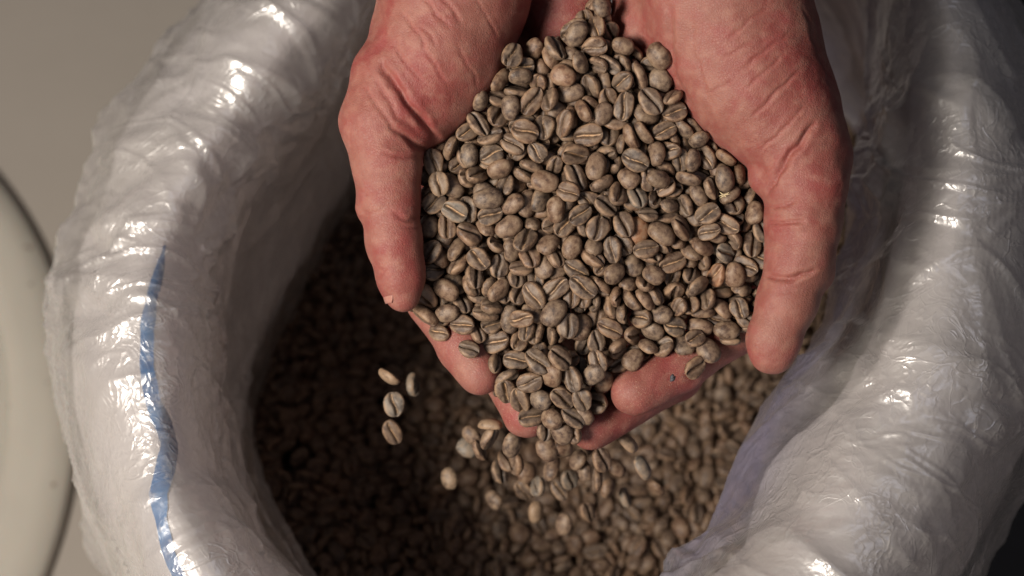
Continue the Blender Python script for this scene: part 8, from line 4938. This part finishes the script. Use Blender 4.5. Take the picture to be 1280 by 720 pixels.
FALL += [(625, 590, -80, 75, 0, 'bean falling left of centre just over the sack filling'), (655, 612, -85, 60, 0, 'bean falling near the middle, above the sack filling'),
 (690, 585, -60, 100, 0, 'bean falling between the middle fingertips stream, upright'), (712, 600, -75, 80, 2, 'grey bean falling in the middle stream'),
 (752, 575, -48, 70, 0, 'bean falling right of the middle stream, near the fingertips'), (760, 610, -85, 110, 0, 'bean falling right of the middle stream, low down'),
 (640, 556, -28, 95, 0, 'bean just leaving the left middle fingertip'), (820, 610, -90, 50, 0, 'bean falling far right and low, under the right index finger'),
 (735, 640, -100, 60, 0, 'bean falling lowest in the middle of the stream'), (670, 640, -100, 95, 1, 'tan bean falling low, left of the lowest one'),
 (590, 545, -60, 45, 0, 'brown bean falling beside the slim one, left of the stream'), (517, 480, -75, 90, 2, 'grey bean falling just right of the lone three')]
rs = np.random.RandomState(12)
for k, (x, y, z, ang, tone, lab) in enumerate(FALL):
    a = -math.radians(ang); e = rs.uniform(-.6, .6); f_ = rs.uniform(-3.14, 3.14)
    Rl = np.array(Matrix.Rotation(a, 3, 'Z') @ Matrix.Rotation(e, 3, 'Y') @ Matrix.Rotation(f_, 3, 'X'))
    bean_object((k * 5) % NVAR, frame_to_world(hp(x, y, z)), FRAME @ Rl, (rs.uniform(.95, 1.12),) * 3, (bean_m, tan_m, grey_m)[tone], lab, 'coffee beans falling from the hands')

P, R, S = unpack(BAG_ROWS, BAG_UNIT)
# only the beans inside the sack's mouth
edge = catmull(np.array([on_level(*k[3], .318)[:2] for k in KEYS]), 6) * 1000
P[:, 2] -= 14 + .17 * np.clip(P[:, 1] + 36, 0, 400)     # the filling lies deeper towards the person
c0 = edge.mean(0); edge = c0 + (edge - c0) * 1.11
x, y = P[:, 0], P[:, 1]; inside = np.zeros(len(P), bool)
for a, b in zip(edge, np.roll(edge, -1, 0)):
    c = ((a[1] > y) != (b[1] > y)) & (x < (b[0] - a[0]) * (y - a[1]) / (b[1] - a[1] + 1e-12) + a[0]); inside ^= c
LOW = [bean_mesh(i + 40, 11, 18) for i in range(16)]
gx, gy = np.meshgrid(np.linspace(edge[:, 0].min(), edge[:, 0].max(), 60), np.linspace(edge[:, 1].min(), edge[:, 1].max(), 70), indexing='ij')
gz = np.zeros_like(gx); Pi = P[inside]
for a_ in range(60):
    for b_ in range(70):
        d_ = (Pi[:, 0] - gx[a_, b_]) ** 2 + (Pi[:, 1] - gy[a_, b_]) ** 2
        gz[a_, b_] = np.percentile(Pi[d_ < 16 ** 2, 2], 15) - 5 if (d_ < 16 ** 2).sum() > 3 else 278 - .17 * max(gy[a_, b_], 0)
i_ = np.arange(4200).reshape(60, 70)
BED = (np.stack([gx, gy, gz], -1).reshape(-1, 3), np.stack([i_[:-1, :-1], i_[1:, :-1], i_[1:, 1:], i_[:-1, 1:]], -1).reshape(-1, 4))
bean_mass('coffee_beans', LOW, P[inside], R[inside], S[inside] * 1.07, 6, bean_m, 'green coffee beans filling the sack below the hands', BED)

# ------------------------------------------------------------------ scraps among the beans
def scrap(name, x, y, z, ln, wd, n, mat, label, cat, seed):
    r = np.random.RandomState(seed); root = []
    V, F = [], []
    for k in range(n):
        a = r.uniform(0, 6.28); d = np.array([math.cos(a), math.sin(a), r.uniform(-.2, .5)]); d /= np.linalg.norm(d); s_ = np.cross(d, [0, 0, 1]); s_ /= np.linalg.norm(s_)
        c = hp(x, y, z) + r.uniform(-.4, .4, 3); b = len(V)
        for t_ in np.linspace(-1, 1, 6):
            m = c + d * t_ * ln / 2 + np.array([0, 0, .35]) * (1 - t_ * t_); w_ = wd * (1 - .75 * t_ * t_)
            up = np.array([0, 0, wd * .5 * (1.05 - t_ * t_)])
            V += [m - s_ * w_ / 2, m + up, m + s_ * w_ / 2, m - up]
        for i in range(5):
            for j in range(4): F.append([b + i * 4 + j, b + i * 4 + (j + 1) % 4, b + i * 4 + 4 + (j + 1) % 4, b + i * 4 + 4 + j])
        F.append([b + 3, b + 2, b + 1, b]); F.append([b + 20, b + 21, b + 22, b + 23])
    tag(link(name, mesh_from(name, frame_to_world(np.array(V)), np.array(F)), mat), label, cat)
def heap_z(x, y):
    d = np.hypot(PXH[:, 0] - x, PXH[:, 1] - y); m = d < 16
    return (PH[m, 2].max() + 2.3) if m.any() else 0
PH = unpack(HELD_ROWS, HELD_UNIT)[0]; PXH = np.stack([640 + PH[:, 0] * FPX / (750 - PH[:, 2]), 360 - PH[:, 1] * FPX / (750 - PH[:, 2])], 1)
scrap('husk_flake', 906, 243, heap_z(906, 243), 4.2, .5, 4, mat_husk(), 'pale straw coloured husk flake on a bean near the right palm', 'husk', 3)
scrap('dark_chip', 841, 473, 0.4, 2.6, 1.5, 2, mat_chip(), 'tiny dark chip sticking to the right index finger', 'chip', 5)
